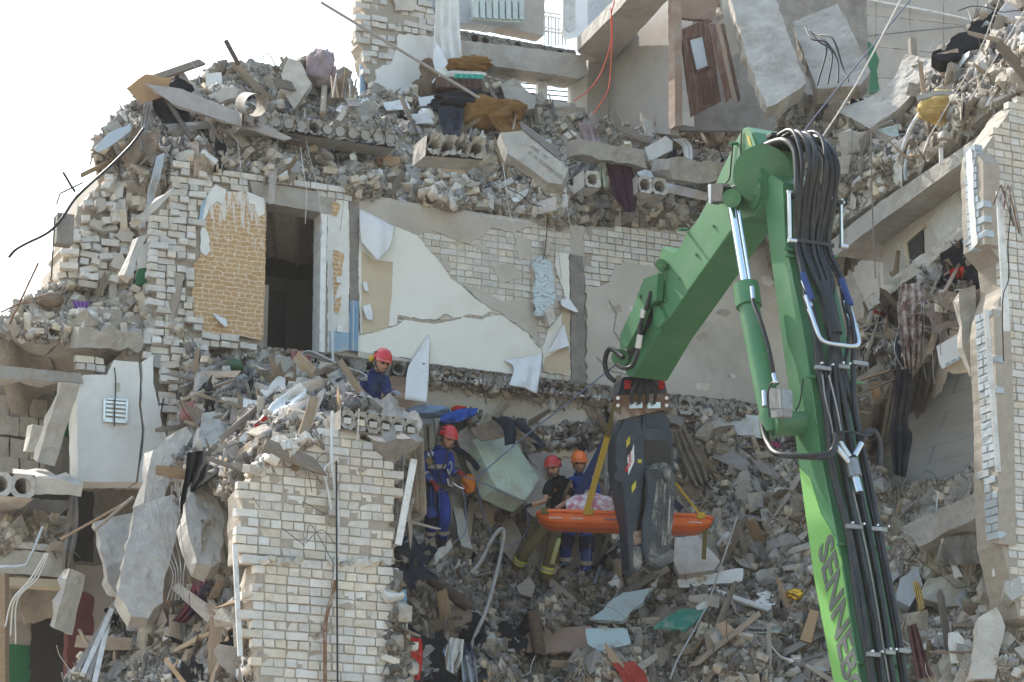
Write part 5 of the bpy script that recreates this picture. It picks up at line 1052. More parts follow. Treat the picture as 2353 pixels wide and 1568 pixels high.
# ---- roof heap, middle: furs, bags, block with ducts
lump('ginger_fur', 'curled ginger fur lying on the white and green cushion', 1082, 148, 88, 34, 'c_fur', 'fur', lift=.45, seed=1, rough=.45, fine=.2)
lump('white_cushion', 'white and green cushion under the curled ginger fur', 1070, 172, 90, 22, 'c_white', 'cushion', lift=.5, seed=2)
hang('green_cloth', 'green striped cloth edge under the white cushion', [[(1045, 170), (1110, 172)], [(1044, 180), (1112, 182)]], mat('teal_cloth', (.05, .36, .27)), lift=.75, fold=.03, ff=5)
bxc = at(1050, 200, hd(1050, 205, .5)); box('drawer_box', bxc, (.36, .2, .09), M['wood_red'], ax=Vector((.98, .2, .05)).normalized(), ay=Vector((-.2, .98, 0)).normalized(), az=ZZ, bevel=.01, label='red-brown drawer lying upside down under the cushion', cat='drawer')
lump('black_fur', 'black curly fur coat spread over the roof heap', 1068, 238, 140, 52, 'c_black', 'fur coat', lift=.55, seed=7, rough=.4, fine=.2)
hang('dark_jacket', 'dark jacket with a black fur trim hanging over the concrete block', [[(1006, 248), (1036, 244), (1066, 252)], [(1010, 285), (1036, 280), (1062, 285)], [(1020, 318), (1040, 322), (1056, 312)]], 'c_navy', cat='jacket', lift=.75, fold=.04, ff=2)
lump('ginger_fur', 'big ginger fur pelt hanging over the concrete block', 1135, 262, 118, 66, 'c_fur', 'fur', lift=.7, seed=4, rough=.5, fine=.22)
hang('ginger_pelt', 'tail end of the ginger fur pelt hanging lowest', [[(1120, 270), (1160, 268), (1196, 285)], [(1140, 298), (1172, 296), (1200, 312)], [(1176, 330), (1188, 338), (1202, 340)]], 'c_fur', cat='fur', lift=.8, fold=.05, ff=2.5, thick=.05)
lump('shopping_bag', 'white printed shopping bag lying left of the dark jacket', 984, 270, 46, 40, 'c_white', 'bag', lift=.55, seed=9)
hollow_slab('ducted_block', at(985, 352, 33.4), (at(1118, 362, 33.5)-at(985, 352, 33.4)).normalized(), (ZZ*.97-NN*-.2).normalized(), NN, 4, .2, .3, .075, .6, M['concrete'], rough=.12, label='broken concrete block with open ducts under the fur coats', cat='block')
slab('marked_beam', 'long concrete beam with painted writing sliding off the roof heap', [(1150, 305, 34.25), (1200, 300, 34.3), (1306, 388, 34.1), (1292, 424, 34.1), (1262, 420, 34.1), (1165, 352, 34.2)], .26, M['concrete'], cat='beam', jag=.008)
piece('white_leaning_board', 'white painted panel leaning behind the furs', [(992, 172), (1002, 100), (1036, 150), (1030, 160), (1020, 190)], .03, 'pvc', 'panel', lift=.4)
piece('white_slab', 'white plastered slab leaning left of the drawer', [(970, 172), (1020, 152), (1030, 165), (1000, 205), (962, 205)], .14, 'white', 'slab', lift=.45)
piece('hollow_piece', 'grey slab piece with ducts leaning right of the furs', [(1150, 195), (1180, 180), (1232, 225), (1228, 250), (1195, 255), (1160, 225)], .2, 'concrete', 'slab', lift=.45)
for (x0, y0, x1, y1) in ((930, 265, 985, 282), (880, 235, 932, 250), (960, 225, 1000, 240)):
    piece('pale_board', 'pale board lying flat on the roof heap left of the black fur', [(x0, y0), (x1, y0-6), (x1+12, y1), (x0+8, y1+4)], .02, 'board_white', 'board', lift=.3, group='pale boards left of the black fur', tilt=1.2)
wirepx('white wire coil hanging from the ginger fur', [(1075, 310), (1085, 330), (1100, 325), (1110, 300), (1108, 345)], .006, 'wire_w', lift=.9)
wirepx('long thin wire hanging from the roof heap past the doorway', [(700, 250), (705, 330), (722, 400), (735, 470), (738, 540), (712, 584)], .005, 'wire_w', lift=.6)
for k, xs in enumerate((545, 690, 775, 1155, 1330, 1295)):
    wirepx('thin wire dangling over the edge of the roof heap', [(xs, 320+k*18, hd(xs, 340+k*16, .3)), (xs+8, 380+k*16, Md(xs, 420)-.5), (xs+14, 430+k*16, Md(xs, 450)-.4), (xs+random.uniform(5, 40), 500+k*15, Md(xs, 500)-.3)], .005, 'wire_w' if k % 2 else 'wire', group='thin wires dangling off the roof heap')
# ---- roof heap, right: clothes
hang('mauve_cloth', 'long mauve cloth hanging above the purple knit', [[(1328, 284), (1350, 282), (1366, 290)], [(1340, 330), (1360, 320), (1380, 325)], [(1362, 362), (1385, 350), (1402, 362)], [(1395, 385), (1412, 380), (1422, 398)]], 'c_mauve', lift=.95, fold=.05, ff=2.5)
hang('purple_knit', 'purple knitted blanket hanging down over the bricks', [[(1392, 375), (1420, 368), (1448, 380)], [(1402, 420), (1430, 410), (1462, 420)], [(1410, 452), (1436, 440), (1464, 450)], [(1436, 486), (1446, 488), (1460, 488)]], 'c_purple', cat='blanket', lift=1.0, fold=.05, ff=2.5, thick=.02)
hang('pale_green_rag', 'pale green rag beside the purple knit', [[(1376, 366), (1394, 368)], [(1376, 400), (1392, 395)], [(1376, 432), (1398, 428)]], 'c_mint', lift=1.05, fold=.03, ff=2)
hang('grey_sheet', 'pale grey folded sheet left of the purple knit', [[(1340, 368), (1378, 372)], [(1325, 385), (1366, 390)], [(1306, 412), (1335, 424)]], 'c_grey', cat='sheet', lift=.4, fold=.05, ff=1.5)
hang('grey_sheet', 'pale grey sheet spread right of the purple knit', [[(1462, 385), (1510, 398)], [(1465, 400), (1520, 412)], [(1470, 418), (1518, 424)]], 'c_white', cat='sheet', lift=.4, fold=.03, ff=1.5)
hang('plastic_sheet', 'milky plastic sheet hanging left of the boom head', [[(1545, 320), (1575, 318)], [(1568, 340), (1590, 338)], [(1572, 385), (1592, 380)], [(1574, 425), (1600, 418)]], 'plastic_film', cat='plastic sheet', lift=.5, fold=.03, ff=2)
hang('white_sheet', 'long white sheet strip under the milky plastic', [[(1515, 418), (1575, 430), (1630, 445)], [(1520, 440), (1575, 452), (1625, 462)]], 'c_white', cat='sheet', lift=.4, fold=.03, ff=2)
piece('white_box', 'white box-like block left of the milky plastic sheet', [(1482, 340), (1530, 312), (1545, 325), (1545, 345), (1492, 372)], .18, 'white', 'block', lift=.4)
piece('round_stone', 'pale angular boulder above the milky plastic sheet', [(1612, 300), (1640, 285), (1668, 296), (1650, 325), (1628, 330)], .25, 'concrete_light', 'boulder', lift=.35)
slab('slab_edge', 'thick slab edge lying along the wall top left of the boom', [(1330, 318, 35.6), (1480, 345, 36.0), (1486, 388, 36.0), (1335, 355, 35.6)], .5, M['concrete'], jag=.03)
slab('slab_edge', 'rough slab edge lying under the white sheet strip', [(1540, 365, 36.2), (1690, 372, 36.7), (1690, 420, 36.7), (1545, 412, 36.2)], .5, M['concrete'], jag=.04)
hollow_slab('tipped_slab', at(1345, 428, 35.6), UU, ZZ, NN, 1, .26, .26, .09, .4, M['concrete_light'], rough=.03, label='tipped slab stub with one open duct left of the pale green rag', cat='slab')
hollow_slab('tipped_slab', at(1468, 440, 35.8), UU, ZZ, NN, 2, .24, .26, .09, .4, M['concrete_light'], rough=.03, label='slab stub with two open ducts right of the purple knit', cat='slab')
piece('wood_board', 'brown board in the debris below the wrecked room', [(1420, 300), (1490, 328), (1500, 322), (1440, 290)], .02, 'wood', 'board', lift=.35, tilt=1)
for (a, b) in (((1560, 255), (1650, 330)), ((1600, 240), (1640, 320)), ((1640, 235), (1665, 300)), ((1570, 275), (1680, 290)), ((1660, 250), (1690, 205)), ((1700, 290), (1725, 225))):
    plankpx('broken_plank', 'broken plank in the timber pile before the brown door', a, b, .09, .025, 'wood', lift=.4, group='planks before the brown door')
# white curtain at the back
drape('white_curtain', 'long white curtain hanging beside the scroll wallpaper', [[(1003, -15, 38.4), (1054, -15, 38.5)], [(998, 60, 38.3), (1056, 60, 38.4)], [(996, 110, 38.2), (1060, 115, 38.3)], [(995, 158, 38.1), (1062, 165, 38.2)]], M['c_white'], cat='curtain', fold=.06, ff=3, nz=.02)
# ---- right top
lump('foam_slab', 'yellow crumbly foam block under a grey lid on the cut floor', 2160, 248, 95, 72, 'foam', 'foam', D=33.3, dp=.25, seed=2, rough=.2, fine=.16)
piece('thin_metal_sheet', 'thin grey lid on the yellow foam block', [(2104, 222), (2150, 208), (2226, 212), (2226, 220), (2150, 218), (2110, 230)], .04, 'concrete', 'lid', lift=.9)
slab('veneer_board', 'brown veneered board hanging below the cut floor beside the boom', [(1955, 350, 35.6), (2030, 300, 35.0), (2075, 320, 34.8), (2030, 400, 35.0), (1960, 420, 35.4)], .04, M['board_brown'], cat='board', jag=.01)
slab('veneer_board', 'torn board with teal paint beside the brown veneered one', [(2005, 300, 35.0), (2060, 285, 34.6), (2070, 340, 34.6), (2020, 370, 34.9)], .03, M['board_blue'], cat='board', jag=.03)
slab('plaster_flake', 'pale plaster slab hanging right of the boom hoses', [(1925, 308, 35.0), (1958, 300, 35.0), (1962, 345, 35.0), (1940, 360, 35.0)], .06, M['concrete_light'], jag=.02)
slab('plaster_flake', 'second pale plaster slab right of the first hanging one', [(1962, 305, 34.9), (1992, 302, 34.9), (1985, 350, 34.9), (1966, 345, 34.9)], .06, M['concrete_light'], jag=.02)
slab('plaster_flake', 'low pale plaster slab below the two hanging ones', [(1922, 362, 35.0), (1955, 355, 35.0), (1950, 398, 35.0), (1925, 402, 35.0)], .06, M['concrete_light'], jag=.02)
tpx('socket_strip', [(2162, 340, 32.8), (2163, 376, 32.8)], .035, M['white_metal'], k=1, n=4, label='white multi-socket strip dangling on a cable before the cut floors', cat='socket strip')
tpx('cable', [(2163, 200, 33.2), (2163, 340, 32.8)], .006, M['wire'], k=1, label='cable carrying the dangling socket strip', cat='cable')
tpx('cable', [(2100, -10, 33.0), (1920, 210, 33.5), (1850, 300, 34), (1800, 380, 34)], .011, M['rope_b'], k=2, label='blue-grey rope running down from the top right to the boom head', cat='rope')
tpx('cable', [(2075, -10, 32.5), (1970, 190, 33), (1880, 330, 33.5)], .012, M['wire_w'], k=2, label='white rope running down to the boom head', cat='rope')
tpx('cable', [(2300, -10, 31.5), (2250, 120, 32), (2180, 240, 32.8), (2120, 340, 33)], .008, M['wire_w'], k=3, label='thin white cable slanting over the cut floors', cat='cable')
tpx('cable', [(2360, 15, 31), (2290, 130, 31.5), (2230, 230, 32)], .008, M['wire_w'], k=3, label='second white cable near the gable top', cat='cable')
tpx('cable', [(2002, 290, 34), (2003, 400, 33.9), (2006, 520, 33.9), (2012, 640, 33.8)], .01, M['wire'], k=3, label='dark cord hanging straight past the cut floors', cat='cord')
for k in range(4): tpx('steel_bar', [(1850+k*9, 62+k*6, 35.9), (1866+k*16, 90+k*9-k*k*3, 35.5), (1900+k*12, 105+k*16, 35.3), (1878+k*24, 196-k*3, 35.0)], .014, M['wire_k'], label='bent black cable looping over the square leaning slab', cat='cable', group='black cables over the leaning slab')
tpx('vent_pipe', [(2128, 240, 34.0), (2095, 290, 33.9), (2075, 340, 33.9), (2060, 370, 33.9)], .03, M['white_metal'], label='bent white pipe hanging off the right heap', cat='pipe')
tpx('vent_pipe', [(2090, 345, 33.6), (2080, 390, 33.6), (2082, 415, 33.6)], .025, M['lblue'], label='short pale blue pipe hanging off the right heap', cat='pipe')
piece('black_fabric', 'charred black insulation on the crest of the right heap', [(2140, 130), (2230, 60), (2300, 10), (2320, 30), (2260, 90), (2180, 140)], .2, 'c_black', 'insulation', lift=.3, jag=.06, tilt=1)
piece('wood_piece', 'reddish plank under the black insulation', [(2165, 115), (2260, 108), (2262, 122), (2170, 130)], .05, 'wood', 'plank', lift=.35)
plankpx('green_post', 'short grey-green post standing before the cream panel wall', (2098, 130, 36.2), (2096, 90, 36.3), .1, .1, 'wood', cat='post')
# ---- wing: hanging rags
hang('torn_curtain', 'long dark torn curtain hanging in front of the grey-blue wall', [[(2050, 760), (2085, 755)], [(2060, 850), (2095, 850)], [(2050, 960), (2085, 970)], [(2045, 1000), (2095, 1005)], [(2055, 1090), (2080, 1098)]], 'c_navy', cat='curtain', lift=.5, fold=.05, ff=2.5)
hang('lace_rag', 'brown and white mottled cloth hanging from the wing debris', [[(2070, 655), (2115, 650)], [(2062, 710), (2120, 715)], [(2070, 790), (2115, 795)], [(2080, 845), (2105, 850)]], mat('mottled_cloth', (.40, .34, .31), (.15, .085, .07), 9, rough=.95, contrast=.08), lift=.55, fold=.06, ff=3)
hang('red_rag', 'red cloth stuffed into the top of the wing debris', [[(2180, 620), (2215, 612)], [(2185, 640), (2212, 640)]], 'c_red', lift=.4, fold=.05, ff=2)
hang('red_rag', 'red and grey rag at the left of the wing debris', [[(2010, 690), (2045, 700)], [(2030, 720), (2068, 712)]], 'c_pink', lift=.4, fold=.04, ff=2)
for (a, b) in (((1950, 855), (2040, 810)), ((1960, 880), (2050, 850)), ((1985, 870), (2080, 845)), ((1975, 905), (2060, 870)), ((2080, 740), (2135, 752)), ((2085, 748), (2138, 762)), ((2090, 756), (2135, 770))):
    plankpx('broken_lath', 'broken lath sticking out of the wing debris', a, b, .08, .02, 'wood', lift=.3, group='laths in the wing debris')
piece('sandstone_block', 'tan block dangling under the wing debris', [(2000, 880), (2018, 876), (2026, 905), (2010, 912)], .1, 'cardboard', 'block', lift=.4)
for k in range(6): wirepx('thin wire hanging in loops from the wing debris', [(2060+k*20, 640+k*8), (2070+k*18, 720+k*12), (2055+k*22, 800+k*9), (2075+k*18, 850+k*8)], .005, 'wire', lift=.6, group='wires hanging in the wing debris')
# ---- ledge
hang('pink_cloth', 'dusty pink cloth hanging over the doorway sill', [[(668, 806), (712, 808)], [(672, 832), (716, 834)], [(676, 858), (724, 862)]], 'c_pink', lift=.15, fold=.04, ff=3)
for k in range(5): tpx('cable_coil', [(690, 815+k, 32.2), (715, 808+k*2, 32.1), (780, 838+k*2, 31.6), (840, 862+k*2, 31.2), (825, 872, 31.1), (770, 858, 31.4), (715, 842+k, 31.9), (698, 828, 32.2)], .014, M['black'] if k % 2 else M['wire'], label='loop of grey hose lying on the ledge below the doorway', cat='hose', group='hose loops below the doorway')
lump('green_canister', 'dark green metal canister lying on the ledge', 537, 843, 46, 36, mat('green_canister', (.05, .10, .05), rough=.4), 'canister', lift=.25, rough=.05)
lump('dark_foam', 'clump of charred black insulation on the ledge ridge', 770, 872, 78, 44, 'wood_d', 'insulation', lift=.25, seed=4, rough=.7)
hang('white_banner', 'crumpled white sheet draped over the ledge, red print at its end', [[(690, 880), (705, 895), (700, 915)], [(660, 900), (672, 918), (660, 940)], [(628, 925), (640, 940), (632, 958)], [(610, 950), (618, 962), (612, 972)]], 'c_white', cat='sheet', lift=.35, fold=.05, ff=1.5)
piece('red_print', 'red and white printed card at the end of the crumpled sheet', [(585, 975), (610, 955), (620, 965), (600, 990), (582, 992)], .03, 'c_red', 'card', lift=.4, jag=.004)
piece('white_card', 'torn white card below the red printed one', [(550, 1008), (568, 988), (582, 1000), (560, 1020)], .02, 'board_white', 'card', lift=.4, jag=.01)
lump('pink_rug', 'pink and white padded rug lying on the ledge', 452, 948, 66, 40, 'c_pink', 'rug', lift=.25, seed=6, rough=.4)
for q, l in (([(520, 870), (560, 858), (580, 875), (535, 890)], 'white'), ([(600, 895), (640, 905), (660, 930), (615, 918)], 'perforated'), ([(560, 915), (615, 925), (600, 945), (560, 935)], 'thin')):
    piece('white_board', l+' white board lying on the ledge below the doorway', q, .015, 'board_white', 'board', lift=.2, jag=.008, tilt=1)
hang('torn_felt', 'torn grey felt strip hanging over the ledge ridge', [[(755, 872), (776, 868)], [(770, 892), (795, 886)], [(778, 920), (800, 916)]], 'c_grey', lift=.4, fold=.03, ff=2)
hang('black_film', 'black plastic film trailing down beside the fallen slabs', [[(430, 1040), (470, 1035), (530, 1050)], [(425, 1090), (450, 1080), (500, 1090)], [(416, 1140), (432, 1140), (445, 1130)], [(412, 1180), (424, 1182), (432, 1175)]], 'c_black', cat='plastic film', lift=.5, fold=.07, ff=3, nz=.06)
# ---- storey below: blue tarp, trousers
hang('blue_tarp', 'bright blue tarp crumpled on the slab edge above the climber', [[(1015, 955), (1060, 940), (1098, 938)], [(1012, 965), (1058, 955), (1096, 946)], [(1018, 975), (1055, 970), (1090, 955)]], 'c_blue', cat='tarp', lift=.45, fold=.05, ff=2)
lump('jeans', 'pale denim trousers crumpled left of the blue tarp', 985, 945, 90, 26, 'c_jean', 'trousers', lift=.35, seed=8, rough=.4)
lump('red_bag', 'small crumpled red plastic bag on the blue tarp', 1055, 940, 34, 14, 'c_red', 'bag', lift=.6, seed=8, rough=.4)
slab('mint_slab', 'mint-green painted slab tilted behind the climber', [(1085, 1010, 33.9), (1165, 985, 34.5), (1240, 1100, 34.2), (1205, 1150, 33.8), (1140, 1120, 33.7)], .3, M['mint'], jag=.02)
slab('concrete_block', 'rough grey concrete face of the tilted mint slab', [(1046, 1000, 34.0), (1088, 975, 34.1), (1145, 1110, 33.9), (1210, 1142, 33.8), (1150, 1160, 33.8), (1090, 1110, 33.9)], .35, M['concrete'], jag=.05, cat='block')
hang('peeling_lino', 'brown linoleum sheet peeling over the mint slab', [[(1080, 985), (1130, 968), (1180, 975)], [(1090, 1000), (1140, 990), (1210, 1000)], [(1105, 1015), (1160, 1005), (1240, 1020)]], 'c_brown', cat='linoleum', lift=.6, fold=.04, ff=2)
hang('dark_trousers', 'dark trousers draped over the brown linoleum', [[(1128, 960), (1175, 962)], [(1155, 985), (1182, 975)], [(1160, 1025), (1178, 1020)]], 'c_navy', cat='trousers', lift=.9, fold=.03, ff=1.5, thick=.05)
hang('dark_trousers', 'long dark garment trailing down beside the linoleum', [[(1175, 968), (1195, 962)], [(1205, 1000), (1222, 990)], [(1235, 1035), (1255, 1025)]], 'c_navy', cat='garment', lift=.9, fold=.03, ff=1.5, thick=.04)
piece('grey_board', 'grey panel leaning between the mint slab and the rescuers', [(1210, 1045), (1275, 1038), (1262, 1110), (1250, 1100)], .03, 'sheetboard', 'panel', lift=.6)
hang('leopard_cloth', 'brown leopard-print cloth draped beside the crusher', [[(1545, 990), (1575, 985)], [(1560, 1040), (1600, 1030)], [(1580, 1085), (1625, 1070)], [(1600, 1120), (1632, 1100)]], 'c_tan', lift=.35, fold=.06, ff=3)
piece('map_sheet', 'large pale vinyl sheet lying behind the crusher', [(1632, 968), (1690, 950), (1760, 958), (1768, 1010), (1700, 1000), (1650, 990)], .01, 'board_white', 'sheet', lift=.3, jag=.005, tilt=.8)
hang('magenta_rag', 'bright pink rag left of the boom', [[(1755, 1012), (1790, 1020)], [(1760, 1022), (1795, 1030)]], 'c_magenta', lift=.3, fold=.03)
hollow_slab('duct_slab', at(1560, 950, 35.7), UU, ZZ, NN, 6, .24, .28, .09, .8, M['concrete'], rough=.03, label='hollow-core slab end with open ducts left of the boom', cat='slab')
# ---- slope: boards and pipes
piece('brown_board', 'large brown board lying on the lower slope', [(1232, 1445), (1358, 1438), (1378, 1488), (1352, 1495), (1245, 1500)], .03, 'board_brown', 'board', lift=.3, jag=.006, tilt=1)
piece('brown_board', 'smaller dark red-brown board left of the large one', [(1142, 1452), (1230, 1445), (1238, 1490), (1185, 1505)], .03, 'board_brown', 'board', lift=.25, jag=.01, tilt=1)
piece('blue_scrap', 'torn pale blue sheet curling over the brown board', [(1345, 1445), (1440, 1445), (1450, 1478), (1400, 1492), (1428, 1525), (1408, 1528), (1372, 1495), (1350, 1480)], .012, 'board_blue', 'sheet', lift=.38, jag=.015, tilt=1)
piece('green_board', 'dark green board lying face up on the slope', [(1502, 1440), (1560, 1400), (1630, 1398), (1575, 1448)], .04, 'board_green', 'board', lift=.3, jag=.004, tilt=1.2)
piece('blue_board', 'chipped pale blue panel below the crusher', [(1352, 1424), (1432, 1362), (1500, 1350), (1478, 1385), (1425, 1428)], .06, 'board_blue', 'board', lift=.3, jag=.02, tilt=1)
piece('white_plank_board', 'splintered white painted board under the stretcher end', [(1556, 1332), (1640, 1318), (1708, 1306), (1706, 1335), (1620, 1345), (1560, 1350)], .04, 'board_white', 'board', lift=.3, jag=.02, tilt=.9)
piece('grey_slab', 'flat grey slab lying right of the crusher jaw', [(1552, 1235), (1600, 1228), (1655, 1290), (1640, 1310), (1560, 1320), (1548, 1290)], .12, 'concrete_light', 'slab', lift=.3, tilt=.9)
plankpx('white_batten', 'long white batten lying on the slope below the white board', (1630, 1355), (1770, 1402), .1, .03, 'board_white', lift=.2)
piece('cardboard_carton', 'upright cardboard carton on the slope left of the boom', [(1862, 1400), (1882, 1405), (1864, 1478), (1838, 1470)], .08, 'cardboard', 'carton', lift=.3, jag=0, seg=0)
lump('gold_wrapper', 'shiny gold foil wrapper on the slope', 1830, 1366, 38, 22, 'gold', 'wrapper', lift=.25, rough=.5)
hang('white_paper', 'crumpled white paper sheets on the lower slope', [[(1760, 1470), (1778, 1490)], [(1785, 1500), (1800, 1515)], [(1815, 1525), (1842, 1512)]], 'paper_back', cat='paper', lift=.25, fold=.04, ff=1.5)
hang('red_cloth', 'red fluffy cloth at the foot of the slope', [[(1405, 1525), (1455, 1520)], [(1420, 1545), (1480, 1545)], [(1435, 1570), (1490, 1570)]], mat('dusty_red', (.30, .04, .03)), lift=.2, fold=.025, ff=2)
hang('red_cloth', 'red fabric hanging beside the right foot of the pier', [[(942, 1465), (968, 1468)], [(944, 1510), (970, 1510)], [(945, 1560), (965, 1565)]], 'c_red', lift=1.0, fold=.025, ff=2)
plankpx('blue_strip', 'turquoise painted strip standing at the right edge of the pier', (928, 1355, 27.3), (932, 1460, 27.2), .05, .04, 'blue_metal', cat='strip')
plankpx('blue_strip', 'turquoise painted leg standing in the rubble beside the checked cloth', (1014, 1490), (1020, 1600), .07, .05, 'blue_metal', cat='strip', lift=.5)
hang('checked_cloth', 'blue and white checked cloth hanging at the foot of the slope', [[(1050, 1470), (1082, 1480)], [(1058, 1520), (1092, 1520)], [(1065, 1580), (1100, 1580)]], mat('checked_cloth', (.3, .32, .36), (.03, .04, .07), 3, rough=.95, contrast=.05), lift=.5, fold=.05, ff=2)
hang('plastic_bag', 'milky plastic film beside the checked cloth', [[(1035, 1465), (1065, 1470)], [(1022, 1505), (1062, 1510)], [(1025, 1550), (1050, 1545)]], 'plastic_film', cat='plastic film', lift=.55, fold=.05, ff=2)
tpx('bent_pipe', [(1060, 1600, 30.9), (1085, 1480, 31.6), (1118, 1400, 32.2), (1145, 1300, 32.8), (1158, 1230, 33.0), (1150, 1216, 33.0), (1130, 1240, 32.9), (1105, 1290, 32.6), (1082, 1318, 32.4)], .028, M['pipe'], k=4, label='tall bent grey pipe arching out of the slope', cat='pipe')
tpx('round_log', [(990, 1330, 31.6), (1078, 1395, 31.6)], .085, M['wood_d'], k=1, n=12, label='round timber log lying below the climber', cat='log')
stick('charred_post', 'charred timber stump standing on the brown boards', (1224, 1405, hd(1224, 1450, .35)), (1240, 1500, hd(1240, 1500, .4)), .09, 'wood_d', cat='stump')
piece('plywood_house', 'small splintered plywood piece below the firefighter', [(1188, 1350), (1215, 1325), (1230, 1345), (1222, 1372), (1195, 1365)], .02, 'wood', 'board', lift=.3, jag=.008)
piece('orange_patch', 'slab piece with orange paint left of the firefighter', [(1140, 1210), (1175, 1190), (1200, 1235), (1175, 1290), (1150, 1260)], .1, 'wood', 'slab', lift=.3)
piece('long_slab', 'narrow concrete lintel lying behind the climber', [(1040, 1165), (1062, 1170), (1085, 1262), (1060, 1255)], .15, 'concrete', 'lintel', lift=.5, tilt=.7)
piece('pale_stone', 'pale stone block at the climber\'s feet', [(975, 1300), (1005, 1262), (1035, 1240), (1040, 1255), (1000, 1300)], .15, 'concrete_light', 'block', lift=.35)
lump('orange_net', 'orange knitted net bag beside the climber', 1078, 1112, 34, 40, 'c_orange', 'bag', lift=.6, rough=.3)
hang('dark_tarp', 'dark green tarp stretched behind the climber', [[(1035, 1030), (1050, 1025)], [(1075, 1060), (1085, 1050)], [(1095, 1085), (1105, 1075)]], 'c_navy', cat='tarp', lift=.6, fold=.02)
stick('white_tube', 'silver foil-wrapped tube leaning left of the crusher', (1380, 1300), (1365, 1345), .03, 'steel', cat='tube', lift=.3)
wirepx('thin rod leaning across the slope below the stretcher', [(1695, 1185, 33.4), (1660, 1290, 33.1), (1620, 1400, 32.6), (1560, 1510, 31.6), (1540, 1560, 31.2)], .012, 'wire', cat='rod', name='thin_rod')
# lower right: fallen slabs at the foot of the gable
slab('fallen_slab', 'thick slab edge tipped over the lower right heap', [(2075, 1210, 32.4), (2265, 1120, 31.2), (2282, 1150, 31.0), (2270, 1175, 31.1), (2110, 1258, 32.2)], .6, M['concrete'], jag=.02)
piece('flat_slab', 'flat grey slab face in the lower right heap', [(2130, 1330), (2190, 1318), (2238, 1360), (2230, 1390), (2170, 1395), (2110, 1370)], .2, 'concrete_light', 'slab', lift=.35)
piece('blue_block', 'pale blue-grey block in the lower right heap', [(2068, 1330), (2108, 1302), (2120, 1345), (2090, 1395), (2062, 1380)], .3, 'lblue', 'block', lift=.4)
piece('upright_slab', 'long pale slab standing at the foot of the gable', [(2248, 1420), (2290, 1395), (2310, 1440), (2285, 1560), (2230, 1560)], .25, 'concrete_light', 'slab', lift=.5, tilt=.3)
piece('boulder', 'rough concrete lump at the gable foot, left one', [(2255, 1330), (2290, 1315), (2305, 1345), (2285, 1372), (2258, 1360)], .3, 'concrete', 'boulder', lift=.6)
piece('boulder', 'rough concrete lump at the gable foot, right one', [(2310, 1335), (2345, 1325), (2353, 1365), (2325, 1380), (2308, 1360)], .3, 'concrete_light', 'boulder', lift=.7)
hang('grey_blanket', 'grey blanket under the tipped slab edge', [[(2170, 1235), (2240, 1225)], [(2160, 1270), (2250, 1265)], [(2165, 1300), (2262, 1295)]], 'c_grey', cat='blanket', lift=.4, fold=.06, ff=2)
hang('brown_scarf', 'long maroon cloth trailing down beside the boom foot', [[(2085, 1440), (2105, 1432)], [(2095, 1490), (2120, 1480)], [(2110, 1560), (2140, 1555)]], mat('maroon_cloth', (.14, .06, .06)), lift=.5, fold=.05, ff=2)
hang('yellow_fringe', 'tuft of yellow foam strands in the lower right heap', [[(2098, 1335), (2112, 1340)], [(2104, 1370), (2122, 1375)], [(2112, 1404), (2124, 1400)]], 'foam', cat='foam', lift=.6, fold=.04, ff=3, rag=.06)
lump('cream_jug', 'cream plastic jug in the lower right heap', 2138, 1208, 36, 50, 'c_white', 'jug', lift=.5, rough=.08)
hang('torn_strip', 'white torn strip twisting down the lower right heap', [[(2152, 1215), (2158, 1212)], [(2165, 1250), (2172, 1246)], [(2185, 1300), (2195, 1292)], [(2195, 1330), (2212, 1325)]], 'c_white', lift=.6, fold=.02)
beam('profile', at(2283, 1200, 30.0), at(2290, 1325, 29.9), .09, .05, M['white_metal'], up=NN, label='short white window profile at the gable foot', cat='profile')
wirepx('white wire looping on the lower right heap', [(2155, 1130), (2152, 1190), (2165, 1230), (2155, 1280)], .008, 'wire_w', lift=.6)
# ---- left edge
tpx('thick_cable', [(330, 295, 32.2), (300, 335, 32), (250, 385, 31.6), (205, 425, 31.3), (170, 460, 31.2), (140, 505, 31.0), (110, 535, 31.0), (60, 560, 31), (35, 575, 31), (20, 592, 31)], .019, M['black'], k=4, label='thick dark cable arching out into the sky from the left ruin', cat='cable')
stick('thin_rod', 'thin rusty rod sticking up at the far left corner', (22, 745, 31.4), (88, 605, 31.2), .014, 'rust', cat='rod')
tpx('thin_rod', [(2, 718, 31), (40, 700, 31.2), (100, 690, 31.4)], .012, M['rust'], k=1, label='short rod lying at the far left corner', cat='rod')
tpx('steel_bar', [(145, 396, 31.2), (165, 430, 31.2), (172, 440, 31.3)], .016, M['wire_k'], k=1, label='short bent bar sticking out of the crumbling corner wall', cat='bar')
tpx('steel_bar', [(130, 470, 31.2), (138, 445, 31.2), (190, 420, 31.5)], .012, M['pipe'], k=1, label='crooked rod on the outer edge of the crumbling corner wall', cat='bar')
box('metal_box', at(146, 530, 31.2), (.11, .1, .2), M['concrete_dark'], label='dark metal box on the outer edge of the crumbling corner wall', cat='box')
tpx('dark_cable', [(126, 500, 31), (122, 570, 31), (118, 640, 31)], .01, M['wire_k'], label='dark cord hanging below the metal box', cat='cord')
piece('grey_hatch', 'pale grey metal sheet at the left end of the roof heap', [(218, 340), (250, 305), (300, 285), (302, 300), (262, 330), (225, 350)], .02, 'lblue', 'metal sheet', lift=.3, jag=.004)
lump('brown_rag', 'brown cloth bundle on the corner rubble', 118, 690, 62, 32, 'c_brown', 'cloth', lift=.2)
hang('purple_rag', 'purple rag under the bricks of the corner rubble', [[(165, 692), (205, 694)], [(172, 708), (202, 708)]], mat('violet_cloth', (.22, .10, .3)), lift=.25, fold=.03)
